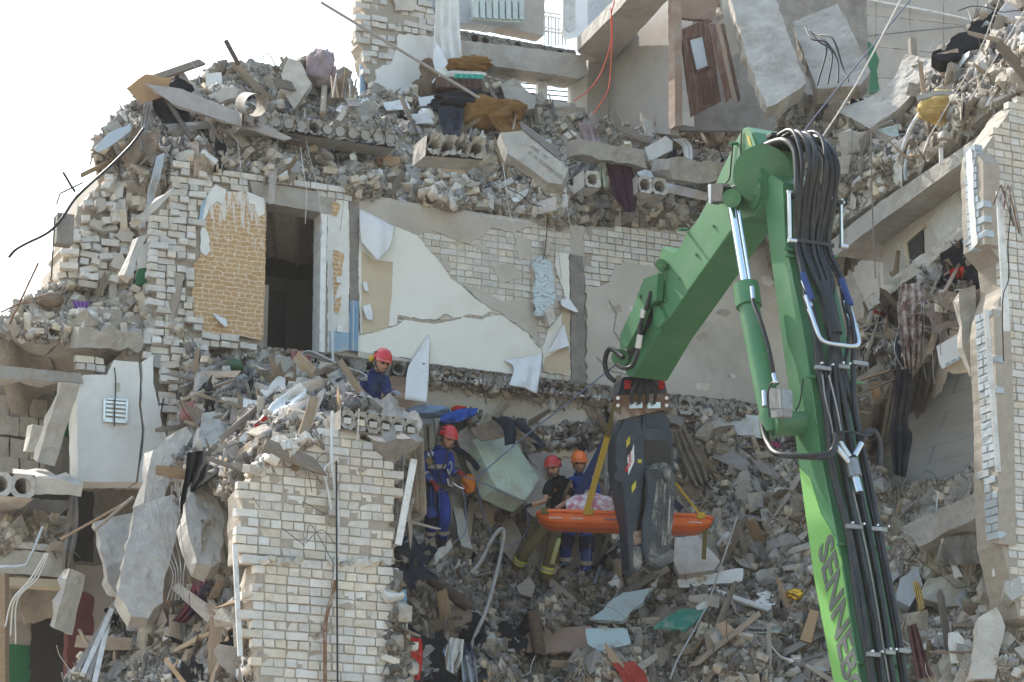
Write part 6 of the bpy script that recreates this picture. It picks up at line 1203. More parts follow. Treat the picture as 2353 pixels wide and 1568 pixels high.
hang('dark_red_drape', 'dark red and black patterned cloth hanging between the slabs and the pier', [[(445, 1340), (475, 1330)], [(425, 1390), (465, 1390)], [(395, 1428), (430, 1432)]], mat('red_black_cloth', (.16, .03, .035), (.025, .022, .04), 6, rough=.95, contrast=.1), lift=.6, fold=.03, ff=2.5)
for k in range(4): plankpx('white_lath', 'long white lath propped up on the left rubble', (268-k*4, 1380+k*6), (175+k*14, 1545+k*8), .06, .03, 'board_white' if k % 2 else 'pipe', lift=.5, group='white laths on the left rubble')
stick('bent_stick', 'bare stick slanting before the fallen slabs', (302, 1148, 29.2), (140, 1240, 29.4), .016, 'wood', cat='stick')
stick('bent_stick', 'short stick crossing the smooth triangular slab', (306, 1142, 28.9), (216, 1220, 28.9), .02, 'wood', cat='stick')
for k in range(5): tpx('loose_wire', [(340+k*18, 1120, 28.6), (352+k*16, 1200+k*8, 28.4), (370+k*14, 1260+k*6, 28.4), (398+k*6, 1320, 28.2), (384+k*9, 1380, 28.2)], .006, M['wire'], label='thin wire hanging over the big broken slab', cat='wire', group='wires over the big broken slab')
for k in range(3): tpx('door_string', [(105+k*3, 1272, 29.9), (70+k*8, 1330, 29.9), (28+k*6, 1380, 29.9), (12+k*12, 1440+k*20, 29.9)], .01, M['wire_w'], label='loose string hanging across the lower doorway', cat='string', group='strings across the lower doorway')
hang('grey_drape', 'grey dusty drape beside the hanging block', [[(160, 1140, ), (178, 1142)], [(152, 1200), (180, 1205)], [(146, 1260), (172, 1262)], [(146, 1310), (156, 1316)]], 'c_grey', lift=.3, fold=.04, ff=2)
# ================================================================== demolition excavator: boom, stick, cylinder, hoses, crusher
TH = rad(25)
EH = Vector((-math.sin(TH), math.cos(TH), 0)); ER = Vector((math.cos(TH), math.sin(TH), 0))
PE = Plane(at(1760, 440, 29.6), EH, -ER)       # left side plane of boom and stick
ex = thing('excavator', 'green demolition excavator boom with bent stick and black hoses along its face', 'excavator', PE.hit(1960, 1700))
def ep(name, outline, thick, m, off=0.0, parent=ex, bev=.012, plane=PE):
    o = panel(name, outline, plane, thick, M[m] if isinstance(m, str) else m, parent, off, 0, 0)
    if bev:
        bm = bmesh.new(); bm.from_mesh(o.data); bmesh.ops.dissolve_limit(bm, angle_limit=.02, verts=bm.verts[:], edges=bm.edges[:])
        es = [e for e in bm.edges if len(e.link_faces) == 2 and e.calc_face_angle(0) > .5]
        bmesh.ops.bevel(bm, geom=es, offset=bev, segments=2, affect='EDGES', clamp_overlap=True); bmesh.ops.triangulate(bm, faces=[f for f in bm.faces if len(f.verts) > 4])
        bm.to_mesh(o.data); bm.free()
    return o
def px_path(pts, off): return [PE.hit(x, y, off) for x, y in pts]
def cyl(name, a, b, r, m, parent=ex, n=20, r2=None):
    V, Fc = tube_geo([Vector(a), Vector(b)], [r, r2 or r], n); o = mk(name, V, Fc, M[m] if isinstance(m, str) else m, parent, smooth=True); o.data.set_sharp_from_angle(angle=rad(40)); return o
# stick
stick_ol = [(1697, 508), (1738, 500), (1750, 478), (1756, 440), (1752, 390), (1742, 335), (1730, 303), (1718, 292), (1708, 294), (1698, 308), (1660, 385), (1632, 450), (1600, 508), (1576, 536), (1566, 562), (1550, 580), (1536, 574), (1523, 565), (1515, 588), (1512, 625), (1502, 660), (1496, 700), (1470, 745), (1440, 800), (1432, 840), (1440, 864), (1455, 867), (1508, 775), (1608, 631), (1675, 536)]
st = ep('stick', stick_ol, .52, 'green')
ep('stick_side_plate', [(1700, 504), (1736, 497), (1747, 478), (1752, 440), (1748, 392), (1738, 338), (1727, 306), (1716, 298), (1703, 312), (1690, 340), (1682, 420), (1684, 480)], .02, 'green', .018, bev=.006)
for q, o in (([(1478, 640), (1512, 628), (1508, 690), (1488, 705), (1466, 720), (1452, 712)], .12), ([(1424, 770), (1450, 714), (1482, 708), (1462, 760), (1440, 800), (1424, 800)], .16), ([(1500, 700), (1516, 706), (1530, 735), (1515, 755), (1500, 748)], .06)):
    ep('stick_bracket', q, .1, 'green', o, bev=.008)
ep('stick_inner_plate', [(1440, 800), (1456, 770), (1482, 710), (1500, 690), (1498, 735), (1462, 800), (1445, 830)], .02, 'black', .012, bev=0)
cyl('pin', PE.hit(1519, 608, .1), PE.hit(1519, 608, -.1), .075, 'green'); cyl('pin', PE.hit(1517, 608, .13), PE.hit(1517, 608, .1), .05, 'green')
cyl('pin', PE.hit(1425, 822, .12), PE.hit(1425, 822, -.6), .12, 'green'); cyl('pin_cap', PE.hit(1418, 825, .15), PE.hit(1418, 825, .12), .06, 'steel')
for x, y in ((1480, 681), (1572, 528), (1690, 330)): cyl('lug', PE.hit(x-12, y, .16), PE.hit(x+6, y, -.02), .022, 'green', n=10)
ep('pivot_plate', [(1731, 425), (1740, 412), (1747, 425), (1746, 450), (1738, 470), (1730, 482), (1722, 478), (1730, 455)], .03, 'green', .05, bev=.006)
cyl('pivot_pin', PE.hit(1739, 440, .07), PE.hit(1739, 440, .0), .05, 'green')
ep('sticker', [(1714, 308), (1722, 316), (1728, 338), (1720, 332)], .004, mat('yellow_sticker', (.55, .45, .1)), .024, bev=0)
# work light and its cable
lt = ep('work_lamp', [(1628, 424), (1654, 420), (1662, 428), (1660, 464), (1630, 466)], .14, 'black', .22, bev=.01); ep('lamp_rim', [(1626, 424), (1634, 423), (1634, 468), (1628, 468)], .12, 'steel', .225, bev=.004)
for q in ([(1704, 300), (1702, 360), (1704, 410), (1688, 428), (1664, 432)], [(1684, 330), (1680, 375), (1676, 410), (1662, 426)]): tube('lamp_cable', px_path(q, .035), .011, M['black'], ex)
# boom (behind the stick head, tapering up)
XB = [(1755, 440, 1800), (1766, 560, 1806), (1790, 750, 1846), (1812, 900, 1868), (1832, 1050, 1888), (1870, 1330, 1943), (1915, 1568, 1978), (1930, 1660, 1992)]
def lerpx(y, k):
    for a, b in zip(XB, XB[1:]):
        if y <= b[1]: t = max(0, (y-a[1])/(b[1]-a[1])); return a[k]+(b[k]-a[k])*t
    return XB[-1][k]
boom_ol = [(1744, 470), (1748, 430), (1770, 400), (1800, 420)]+[(x2, y) for _, y, x2 in XB[1:]]+[(x1, y) for x1, y, _ in reversed(XB)]
bo = ep('boom', boom_ol, .6, 'green', -.06)
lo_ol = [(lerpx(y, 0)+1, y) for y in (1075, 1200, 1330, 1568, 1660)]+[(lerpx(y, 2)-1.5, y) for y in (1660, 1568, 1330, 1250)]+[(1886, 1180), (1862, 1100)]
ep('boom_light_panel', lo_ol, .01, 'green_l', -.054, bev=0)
# edge flange of the boom and head drum between the stick plates
cyl('head_drum', PE.hit(1752, 400, -.02), PE.hit(1752, 400, -.5), .36, 'green', n=40)
# lettering down the boom
def text_mesh(name, s, size, origin, xdir, ydir, m, parent, bold=0.0, shear=0.0, ext=.002):
    cu = bpy.data.curves.new('t', 'FONT'); cu.body = s; cu.size = size; cu.extrude = ext; cu.offset = bold; cu.shear = shear; cu.resolution_u = 3
    to = bpy.data.objects.new('t', cu); COL.objects.link(to); bpy.context.view_layer.update()
    me = bpy.data.meshes.new_from_object(to.evaluated_get(bpy.context.evaluated_depsgraph_get())); bpy.data.objects.remove(to)
    xd = xdir.normalized(); zd = xd.cross(ydir).normalized(); yd = zd.cross(xd)
    V = [origin+xd*v.co.x+yd*v.co.y+zd*v.co.z for v in me.vertices]; Fc = [tuple(p.vertices) for p in me.polygons]; bpy.data.meshes.remove(me)
    return mk(name, V, Fc, m, parent)
grey_print = mat('grey_lettering', (.13, .14, .13), (.11, .12, .11), 3, bump=0, rnd=0)
tx0 = PE.hit(1880, 1262, -.044); tx1 = PE.hit(1938, 1560, -.044); tyd = PE.hit(1915, 1262, -.044)-tx0
text_mesh('lettering', 'SENNEBOGEN', .46, tx0, tx1-tx0, tyd, grey_print, ex, bold=.012, shear=-.25)
# hose face: position by height y and fraction t across the face
def hf(y, t, lift=.1):
    xb = lerpx(max(y, 440), 2); p = PE.hit(xb, y, -.06); return p+ER*(.6*t)-EH*lift
HN = 12
for i in range(HN):
    t0 = .06+.88*i/(HN-1); tm = .33+.3*(i/(HN-1)) if 1 < i < HN-2 else t0; te = .1+.84*((i*3) % HN)/(HN-1)
    r = (.042, .026, .032, .040, .024, .030, .038, .025, .028, .042, .022, .034)[i]; hh = random.uniform(-.16, .1); bb = random.uniform(-.1, .16); t0 += random.uniform(-.035, .035)
    pts = [hf(440, t0, .02)+ZZ*.75+EH*.55, hf(440, t0, .12+bb*.5)+ZZ*(.76+hh*.6)+EH*.12, hf(440, t0+random.uniform(-.05, .05), .24+bb*.7)+ZZ*(.58+hh*.6), hf(440, t0+random.uniform(-.05, .05), .34+bb)+ZZ*.25, hf(460, t0, .26)]
    for y, t in ((560, t0*.8+.08), (640, (t0+tm)/2), (700, tm), (760, tm), (850, (tm+te)/2), (950, te), (1100, te), (1230, te*.96+.02), (1400, te), (1508, te), (1660, te)): pts.append(hf(y, t+random.uniform(-.04, .04), .07+r+.05*((i*7) % 3)*.5+(.05 if 600 < y < 800 else 0)))
    tube('hose', pts, r, M['black'], ex, n=9, k=4)
for t in (.38,): tube('steel_pipe', [hf(1130, t, .16), hf(1300, t+.03, .16), hf(1508, t+.05, .16), hf(1660, t+.05, .16)], .012, M['pipe'], ex, n=8)
tube('sleeve', [hf(655, .45, .16), hf(700, .48, .2), hf(770, .52, .18)], .085, M['black'], ex, n=12)
def bar(y, t0, t1, lift, h, m, th=.05):
    a = hf(y, t0, lift); b = hf(y, t1, lift); return beam('hose_clamp', a, b, th, h, M['zinc' if m == 'steel' else m], ex, up=ZZ, bevel=.006)
bar(462, -.05, 1.15, .2, .045, 'black', .12); bar(560, .1, .95, .14, .05, 'black', .1); bar(575, -.12, 1.15, .03, .035, 'green', .035); bar(590, -.12, .2, .03, .035, 'green', .035)
bar(852, -.05, .3, .16, .05, 'steel'); bar(845, .45, .7, .2, .05, 'steel'); bar(832, .8, 1.15, .2, .05, 'steel'); bar(868, -.15, 1.15, .04, .04, 'green', .035)
bar(1215, .05, .4, .17, .05, 'steel'); bar(1215, .6, .95, .17, .05, 'steel'); bar(1252, -.08, 1.1, .03, .035, 'green', .035); bar(1508, .02, .3, .18, .05, 'steel'); bar(1500, .4, .62, .2, .06, 'steel'); bar(1495, .7, .95, .2, .05, 'steel'); bar(1525, -.05, 1.1, .03, .035, 'green', .035)
for y, tt in ((462, (.1, .35, .6, .85, 1.1)), (852, (.0, .25)), (845, (.5, .65)), (1215, (.1, .35, .65, .9)), (1508, (.06, .26)), (1500, (.45, .58))):
    for t in tt: cyl('bolt', hf(y-5, t, .24), hf(y-5, t, .28), .014, 'steel', n=8)
for t, a, b in ((-.1, 455, 565), (1.12, 460, 560)): beam('link_arm', hf(a, t, .22), hf(b, t, .18), .03, .05, M['steel'], ex, up=EH, bevel=.005); cyl('link_pin', hf(b, t-.06, .2), hf(b, t+.12, .2), .03, 'steel'); cyl('link_pin', hf(a, t-.04, .22), hf(a, t+.08, .22), .02, 'steel')
bar_top = [hf(440, .0, -.3)+ZZ*.82, hf(440, 1.05, -.3)+ZZ*.86]; beam('top_bracket', bar_top[0], bar_top[1], .14, .05, M['black'], ex, bevel=.006)
tube('steel_loop', [hf(690, -.02, .2), hf(765, .02, .24), hf(795, .12, .26), hf(800, .5, .28), hf(795, .88, .26), hf(770, .98, .24), hf(690, .95, .2)], .026, M['steel'], ex, n=10, k=4)
for t in (.0, .9):
    for y in (655, 690, 720): cyl('valve_fitting', hf(y, t, .18), hf(y+26, t+.04, .2), .036 if y == 690 else .028, 'steel', n=10)
    beam('valve_plate', hf(640, t-.04, .24), hf(700, t+.06, .24), .06, .06, M['blue_web'], ex, bevel=.005)
cyl('manifold', hf(1062, .42, .2), hf(1100, .44, .2), .085, 'zinc', n=8); cyl('manifold_neck', hf(1100, .44, .2), hf(1135, .46, .2), .05, 'steel', n=10)
for a, b in (((1020, .2), (1055, .38)), ((1035, .12), (1070, .36)), ((1020, .7), (1052, .5))): cyl('fitting', hf(a[0], a[1], .22), hf(b[0], b[1], .22), .036, 'steel', n=12)
tube('hose', [PE.hit(1748, 925, .3), PE.hit(1752, 980, .35), PE.hit(1765, 1020, .4), PE.hit(1795, 1046, .45), hf(1060, -.25, .3), hf(1035, .0, .3), hf(1008, .12, .26), hf(1022, .22, .22)], .036, M['black'], ex, n=10)
tube('hose', [PE.hit(1756, 940, .3), PE.hit(1762, 1000, .3), PE.hit(1780, 1040, .38), hf(1068, -.3, .3), hf(1048, .0, .26), hf(1034, .13, .22)], .03, M['black'], ex, n=10)
tube('hose', [hf(1018, .72, .22), hf(995, .85, .22), hf(988, 1.05, .2), hf(1010, 1.2, .15), hf(1060, 1.18, .1)], .036, M['black'], ex, n=10); tube('hose', [hf(1006, .1, .3), hf(1000, .4, .3), hf(1003, .8, .25), hf(990, 1.05, .2)], .016, M['black'], ex, n=8)
tube('thin_cable', [hf(870, .05, .2), hf(930, .02, .22), hf(980, .1, .2), hf(1040, .12, .2)], .01, M['wire'], ex); tube('thin_cable', [hf(870, .2, .2), hf(940, .25, .22), hf(1000, .3, .2)], .01, M['wire'], ex)
tube('thin_cable', [PE.hit(1846, 870, .02), PE.hit(1836, 930, .05), PE.hit(1812, 965, .06), PE.hit(1800, 1000, .06)], .009, M['wire_k'], ex)
# hydraulic cylinder on the left side
co = .22
cyl('rod_eye', PE.hit(1681, 456, co+.14), PE.hit(1681, 456, -.02), .115, 'green', n=24); cyl('rod_eye_cap', PE.hit(1675, 458, co+.17), PE.hit(1675, 458, co+.14), .07, 'green')
cyl('piston_rod', PE.hit(1683, 470, co), PE.hit(1716, 668, co), .063, 'chrome', n=24); cyl('return_pipe', PE.hit(1698, 485, co), PE.hit(1727, 665, co), .022, 'chrome', n=12)
cyl('cylinder_head', PE.hit(1714, 655, co), PE.hit(1721, 705, co), .158, 'green', n=28); cyl('cylinder_barrel', PE.hit(1720, 700, co), PE.hit(1772, 960, co), .125, 'green', n=28, r2=.135)
cyl('cylinder_foot', PE.hit(1771, 955, co), PE.hit(1776, 998, co), .15, 'green', n=24); cyl('foot_pin', PE.hit(1778, 972, co+.05), PE.hit(1850, 972, -.1), .155, 'green', n=28)
tube('hose', [PE.hit(1729, 672, co+.13), PE.hit(1732, 700, co+.16), PE.hit(1748, 740, co+.16), PE.hit(1766, 800, co+.14), PE.hit(1778, 862, co+.1)], .026, M['black'], ex, n=10); cyl('fitting', PE.hit(1728, 660, co+.13), PE.hit(1731, 688, co+.15), .03, 'steel', n=10); cyl('fitting', PE.hit(1778, 860, co+.1), PE.hit(1784, 884, co+.1), .033, 'steel', n=10)
vb = ep('valve_block', [(1766, 892), (1794, 894), (1796, 940), (1768, 940)], .16, 'zinc', co+.2, bev=.008); ep('valve_block_base', [(1770, 940), (1798, 938), (1796, 958), (1772, 962)], .14, 'zinc', co+.19, bev=.006)
tube('thin_cable', [PE.hit(1768, 960, co+.22), PE.hit(1764, 910, co+.24), PE.hit(1772, 882, co+.22), PE.hit(1790, 880, co+.2)], .012, M['black'], ex); cyl('fitting', PE.hit(1756, 900, co+.15), PE.hit(1758, 935, co+.18), .036, 'steel', n=10)
# hoses at the stick foot
tube('hose', [PE.hit(1432, 822, .16), PE.hit(1402, 802, .2), PE.hit(1390, 830, .2), PE.hit(1396, 860, .16), PE.hit(1412, 876, .1)], .034, M['black'], ex, n=10)
tube('hose', [PE.hit(1418, 838, .22), PE.hit(1432, 846, .24), PE.hit(1452, 842, .2), PE.hit(1464, 815, .18), PE.hit(1468, 780, .16), PE.hit(1474, 740, .16), PE.hit(1488, 700, .15), PE.hit(1496, 670, .12)], .03, M['black'], ex, n=10)
for y0, y1 in ((770, 800), (712, 730)): cyl('fitting', PE.hit(1467+(800-y0)*.15, y0, .17), PE.hit(1466+(800-y1)*.15, y1, .17), .045, 'steel', n=10)
# ------------------------------------------------------------------ crusher attachment
DC = (PE.hit(1450, 850)-CAM).dot(_Fw)+.05
PK = Plane(at(1480, 1000, DC), Vector((.97, .24, 0)), Vector((.24, -.97, 0)))
cr = thing('concrete_crusher', 'black hydraulic crusher with worn grey jaws hanging under the stick', 'crusher', PK.hit(1490, 1310))
def cp(name, ol, thick, m, off=0.0, bev=.012, parent=cr): ol = [(1482+(x-1482)*.9, y) for x, y in ol]; return ep(name, ol, thick, m, off, parent, bev, PK)
cp('coupler', [(1426, 866), (1530, 862), (1540, 905), (1412, 910)], .4, 'crusher', -.1); cp('mount_plate', [(1406, 908), (1546, 904), (1540, 940), (1404, 968), (1402, 940)], .06, 'rust', .06, bev=.006)
for x in (1431, 1517): cp('red_block', [(x, 874), (x+16, 873), (x+15, 894), (x+1, 895)], .05, 'c_red', .02, bev=.004)
for x0 in (1442, 1488): cp('port_plate', [(x0, 925), (x0+34, 924), (x0+34, 938), (x0, 939)], .03, 'steel', .085, bev=.004)
for i in range(4): tube('hose', [PK.hit(1452+i*17, 928, .12), PK.hit(1452+i*18, 900, .2), PK.hit(1466+i*9, 872, .12), PK.hit(1472+i*6, 850, -.05)], .022, M['black'], cr, n=8)
for x in (1420, 1532):
    for y in (915, 932): cyl('bolt', PK.hit(x, y, .08), PK.hit(x, y, .12), .026, 'steel', cr, n=8)
cp('body', [(1414, 990), (1424, 962), (1446, 940), (1528, 938), (1545, 965), (1556, 1040), (1560, 1085), (1536, 1075), (1486, 1078), (1478, 1110), (1472, 1180), (1440, 1190), (1424, 1130), (1412, 1060)], .5, 'crusher', .0, bev=.016)
cp('side_plate', [(1410, 1000), (1428, 968), (1458, 944), (1476, 990), (1482, 1060), (1474, 1150), (1464, 1215), (1440, 1190), (1424, 1130), (1408, 1060)], .04, 'crusher', .035, bev=.008)
cp('cavity', [(1477, 1016), (1486, 1010), (1534, 1014), (1548, 1034), (1550, 1076), (1478, 1066)], .02, 'void', .008, bev=0)  # flat near-black plate, recess shade put into its colour
cp('left_jaw', [(1420, 1100), (1468, 1085), (1474, 1140), (1462, 1200), (1470, 1262), (1470, 1296), (1460, 1318), (1444, 1308), (1438, 1240), (1430, 1160)], .36, 'crusher', .06, bev=.012)
cp('jaw_tooth', [(1452, 1222), (1474, 1218), (1476, 1250), (1454, 1254)], .3, 'rust', .075, bev=.01); cp('jaw_tooth', [(1452, 1258), (1475, 1254), (1476, 1296), (1462, 1316), (1452, 1300)], .3, 'jaw', .08, bev=.01)
cp('right_jaw', [(1490, 1080), (1502, 1066), (1536, 1062), (1554, 1082), (1560, 1098), (1556, 1180), (1547, 1262), (1540, 1296), (1520, 1304), (1490, 1290), (1480, 1262), (1480, 1200), (1492, 1140)], .4, 'jaw', .14, bev=.014)
cp('jaw_cheek', [(1484, 1080), (1504, 1078), (1514, 1092), (1510, 1130), (1500, 1190), (1496, 1270), (1484, 1286), (1475, 1262), (1475, 1200), (1488, 1140)], .06, 'crusher', .175, bev=.014)
cp('jaw_tip', [(1480, 1270), (1520, 1278), (1552, 1262), (1546, 1298), (1520, 1306), (1486, 1290)], .38, 'jaw', .17, bev=.02)
cyl('jaw_pin', PK.hit(1506, 1090, .2), PK.hit(1506, 1090, -.3), .07, 'crusher', cr); cyl('side_pin', PK.hit(1424, 1094, .07), PK.hit(1424, 1094, -.1), .075, 'crusher', cr)
cp('lock', [(1530, 1070), (1550, 1068), (1548, 1092), (1540, 1108), (1530, 1098)], .1, 'jaw', .22, bev=.012)
wh = mat('white_sticker', (.75, .75, .75), bump=0); ye = mat('warning_yellow', (.6, .48, .06), bump=0); rdm = mat('logo_red', (.55, .03, .03), bump=0)
sk = cp('name_sticker', [(1437, 1052), (1454, 1020), (1455, 1060), (1440, 1092)], .003, wh, .0395, bev=0); cp('warning_sticker', [(1434, 1014), (1444, 1002), (1444, 1018), (1435, 1030)], .003, ye, .0395, bev=0); cp('warning_sticker', [(1448, 1118), (1459, 1104), (1459, 1120), (1449, 1134)], .003, ye, .063, bev=0)
cp('small_sticker', [(1464, 1056), (1474, 1056), (1474, 1064), (1464, 1064)], .003, ye, .039, bev=0)
sx = PK.hit(1447, 1046, .043); sd = PK.hit(1455, 1026, .043)-sx
text_mesh('lettering', 'MBI', .085, sx, sd, PK.hit(1440, 1040, .043)-sx, M['black'], cr, bold=.003)
sx = PK.hit(1441, 1086, .043); sd = PK.hit(1454, 1058, .043)-sx; text_mesh('lettering', 'RP70 IT', .06, sx, sd, PK.hit(1434, 1080, .043)-sx, rdm, cr, bold=.002)
for k in range(4): cp('logo_ray', [(1440, 1062-k*3), (1446-k*.6, 1050-k*4), (1447-k*.4, 1052-k*4)], .002, rdm, .043, bev=0)
# ================================================================== basket stretcher
DS = DC+.75
sa, sb = at(1236, 1183, DS+.05), at(1634, 1196, DS+.05); su = (sb-sa).normalized(); sn = Vector((su.y, -su.x, 0)).normalized()
if sn.y > 0: sn = -sn
sv = su.cross(sn); sv = sv if sv.z > 0 else -sv
SLn = (sb-sa).length
bs = thing('basket_stretcher', 'orange plastic basket stretcher slung under the crusher', 'stretcher', (sa+sb)/2)
def prof(u):                     # half width and depth along the basket
    e = min(1, min(u, 1-u)/.12); k = math.sin(e*math.pi/2)**.6
    return .31*(.45+.55*k), .195*(.35+.65*k)
V = []; Fc = []; NUu, NA = 44, 14
for i in range(NUu+1):
    u = i/NUu; hw, dp = prof(u)
    for j in range(NA+1):
        a = math.pi*j/NA; cx = -math.cos(a); y = math.copysign(abs(cx)**.55, cx)*hw; z = -abs(math.sin(a))**.55*dp+(.012*math.sin(9*a) if 0 < j < NA else 0)
        V.append(sa+su*(u*SLn)+sn*y+sv*z)
n = NA+1
for i in range(NUu):
    for j in range(NA): Fc.append((i*n+j, (i+1)*n+j, (i+1)*n+j+1, i*n+j+1))
Fc.append(tuple(range(n))); Fc.append(tuple(NUu*n+j for j in range(n)))
sh = mk('shell', V, Fc, M['orange'], bs, smooth=True); mdf = sh.modifiers.new('thickness', 'SOLIDIFY'); mdf.thickness = .012
rim = [sa+su*(i/NUu*SLn)+sn*prof(i/NUu)[0]*1.02 for i in range(NUu+1)]; rim2 = [sa+su*(i/NUu*SLn)-sn*prof(i/NUu)[0]*1.02 for i in range(NUu+1)]
tube('rim', rim, .026, M['orange'], bs, k=1, n=8); tube('rim', rim2, .026, M['orange'], bs, k=1, n=8); tube('rim', [rim[0], rim2[0]], .026, M['orange'], bs, k=1, n=8); tube('rim', [rim[-1], rim2[-1]], .026, M['orange'], bs, k=1, n=8)
for u in (.1, .22, .42, .6, .74, .9):
    p = sa+su*(u*SLn)+sn*(prof(u)[0]*1.04)-sv*.1; tube('rib_slot', [p-su*.09, p, p+su*.09], .008, M['rope_b' if u == .42 else 'white_metal'], bs, k=1, n=6)
for u in (.04, .29, .5, .93): p = sa+su*(u*SLn)+sn*(prof(u)[0]*1.06); box('strap_wrap', p, (.06, .03, .045), M['yellow' if u in (.29, .93) else 'olive'], bs, ax=su, ay=sn, az=sv, bevel=.012)
# blanket-covered bundle
V = []; Fc = []; NB, NC = 40, 18
for i in range(NB+1):
    u = i/NB; px_ = .16+.42*u; env = math.sin(math.pi*min(1, .12+u*.95))**.45 if u < .95 else .6
    for j in range(NC+1):
        a = math.pi*j/NC; y = -math.cos(a)*.27*env; z = math.sin(a)*(.36-.06*u)*env+.018*math.sin(a*7+u*22)*math.sin(a)+.02*abs(noise.noise(Vector((u*14, a*3, 5))))+.02*noise.noise(Vector((u*6, a*2, 1)))-.03
        V.append(sa+su*(px_*SLn)+sn*y+sv*z)
n = NC+1
for i in range(NB):
    for j in range(NC): Fc.append((i*n+j, (i+1)*n+j, (i+1)*n+j+1, i*n+j+1))
bl = mk('floral_blanket', V, Fc, mat('floral_blanket', (.66, .60, .60), (.45, .16, .19), 9, rough=.95, bump=.3, bscale=30, contrast=.07, rnd=0), smooth=True)
tag(bl, 'white blanket with red flowers covering the load on the stretcher', 'blanket')
def strap(label, a, b, wd, m, grp=None):
    a = Vector(a); b = Vector(b); d = (b-a).normalized(); s = d.cross(CAM-a).normalized(); V = [a+s*wd/2, a-s*wd/2, b-s*wd/2, b+s*wd/2]; nn = (CAM-a).normalized()*.006
    return tag(mk('sling_strap', [v+nn for v in V]+[v-nn for v in V], [(0, 1, 2, 3), (7, 6, 5, 4), (0, 4, 5, 1), (1, 5, 6, 2), (2, 6, 7, 3), (3, 7, 4, 0)], M[m]), label, 'strap', grp)
strap('yellow sling strap from the crusher down to the stretcher rim', at(1397, 1000, DC+.1), at(1346, 1182, DS-.3), .085, 'yellow')
strap('blue sling strap behind the yellow one', at(1394, 1010, DC+.2), at(1322, 1150, DS+.35), .12, 'blue_web')
strap('yellow loop round the crusher mount above the stretcher', at(1414, 930, DC-.1), at(1396, 1004, DC+.08), .075, 'olive')
strap('thin yellow strap at the far end of the stretcher', at(1553, 1110, DC+.3), at(1608, 1182, DS-.28), .03, 'yellow')
strap('blue strap end beside the right crusher jaw', at(1545, 1150, DC+.5), at(1565, 1172, DS+.25), .1, 'blue_web')
strap('olive strap end dangling below the stretcher', at(1621, 1206, DS-.1), at(1617, 1286, DS-.1), .06, 'olive')
# rope to the climber
tpx('rescue_rope', [(1425, 830, 32.6), (1300, 930, 33), (1195, 1012, 33.2), (1095, 1100, 33.1)], .010, M['rope_b'], k=3, label='blue-grey rope running from the stick down to the climber', cat='rope')
tpx('rescue_rope', [(1058, 1092, 33.1), (1120, 1115, 33.3), (1175, 1142, 33.5), (1205, 1160, 33.4)], .009, M['rope_b'], label='dark rope between the climber and the firefighter', cat='rope')
tpx('rescue_rope', [(1210, 1168, 33.4), (1214, 1210, 33.5), (1190, 1245, 33.6), (1160, 1252, 33.5), (1120, 1235, 33.4)], .009, M['rope_b'], label='slack rope loop below the firefighter\'s hand', cat='rope')
tpx('rescue_rope', [(1060, 1110, 33.0), (1072, 1180, 33), (1068, 1225, 32.9), (1045, 1245, 32.8)], .008, M['rope_b'], label='rope hanging beside the climber\'s legs', cat='rope')
tpx('rescue_rope', [(1095, 1100, 33.1), (1105, 1160, 33.2), (1125, 1215, 33.2), (1140, 1245, 33.2)], .008, M['rope_b'], label='rope falling from the climber\'s hands onto the slope', cat='rope')
tpx('rescue_rope', [(1356, 1250, 33.6), (1352, 1290, 33.6), (1335, 1315, 33.6), (1310, 1322, 33.6)], .008, M['rope_b'], label='rope end hanging under the stretcher', cat='rope')

# writing on things in the ruin
PT = frame3((1150, 305, 34.25), (1200, 300, 34.3), (1306, 388, 34.1))
bmo = [o for o in COL.objects if o.name.startswith('marked_beam')][0]
for k, s in enumerate(('M 59-12 64443 29/3 H/4', '6445  193')):
    o0 = PT.hit(1212+k*6, 352-k*14, .012); text_mesh('painted_mark', s, .075, o0, PT.hit(1290+k*6, 412-k*14, .012)-o0, PT.hit(1222+k*6, 340-k*14, .012)-o0, M['concrete_dark'], bmo)

# ================================================================== added haze volume, lifts shadows and softens contrast
bm = bmesh.new(); box_bm(bm, (0, 24, 11), Vector((1, 0, 0)), Vector((0, 1, 0)), ZZ, (26, 27, 12.5))
hz = mkbm('haze', bm, bpy.data.materials.new('dusty_air')); hz['kind'] = 'stuff'; hz['label'] = 'thin haze added to lift shadows around the ruin'
hm = hz.data.materials[0]; hm.use_nodes = True; hn = hm.node_tree; hn.nodes.clear(); vo = hn.nodes.new('ShaderNodeVolumePrincipled'); ho = hn.nodes.new('ShaderNodeOutputMaterial'); hn.links.new(vo.outputs[0], ho.inputs['Volume'])
vo.inputs['Color'].default_value = (.96, .94, .9, 1); vo.inputs['Density'].default_value = .0004; vo.inputs['Anisotropy'].default_value = .2

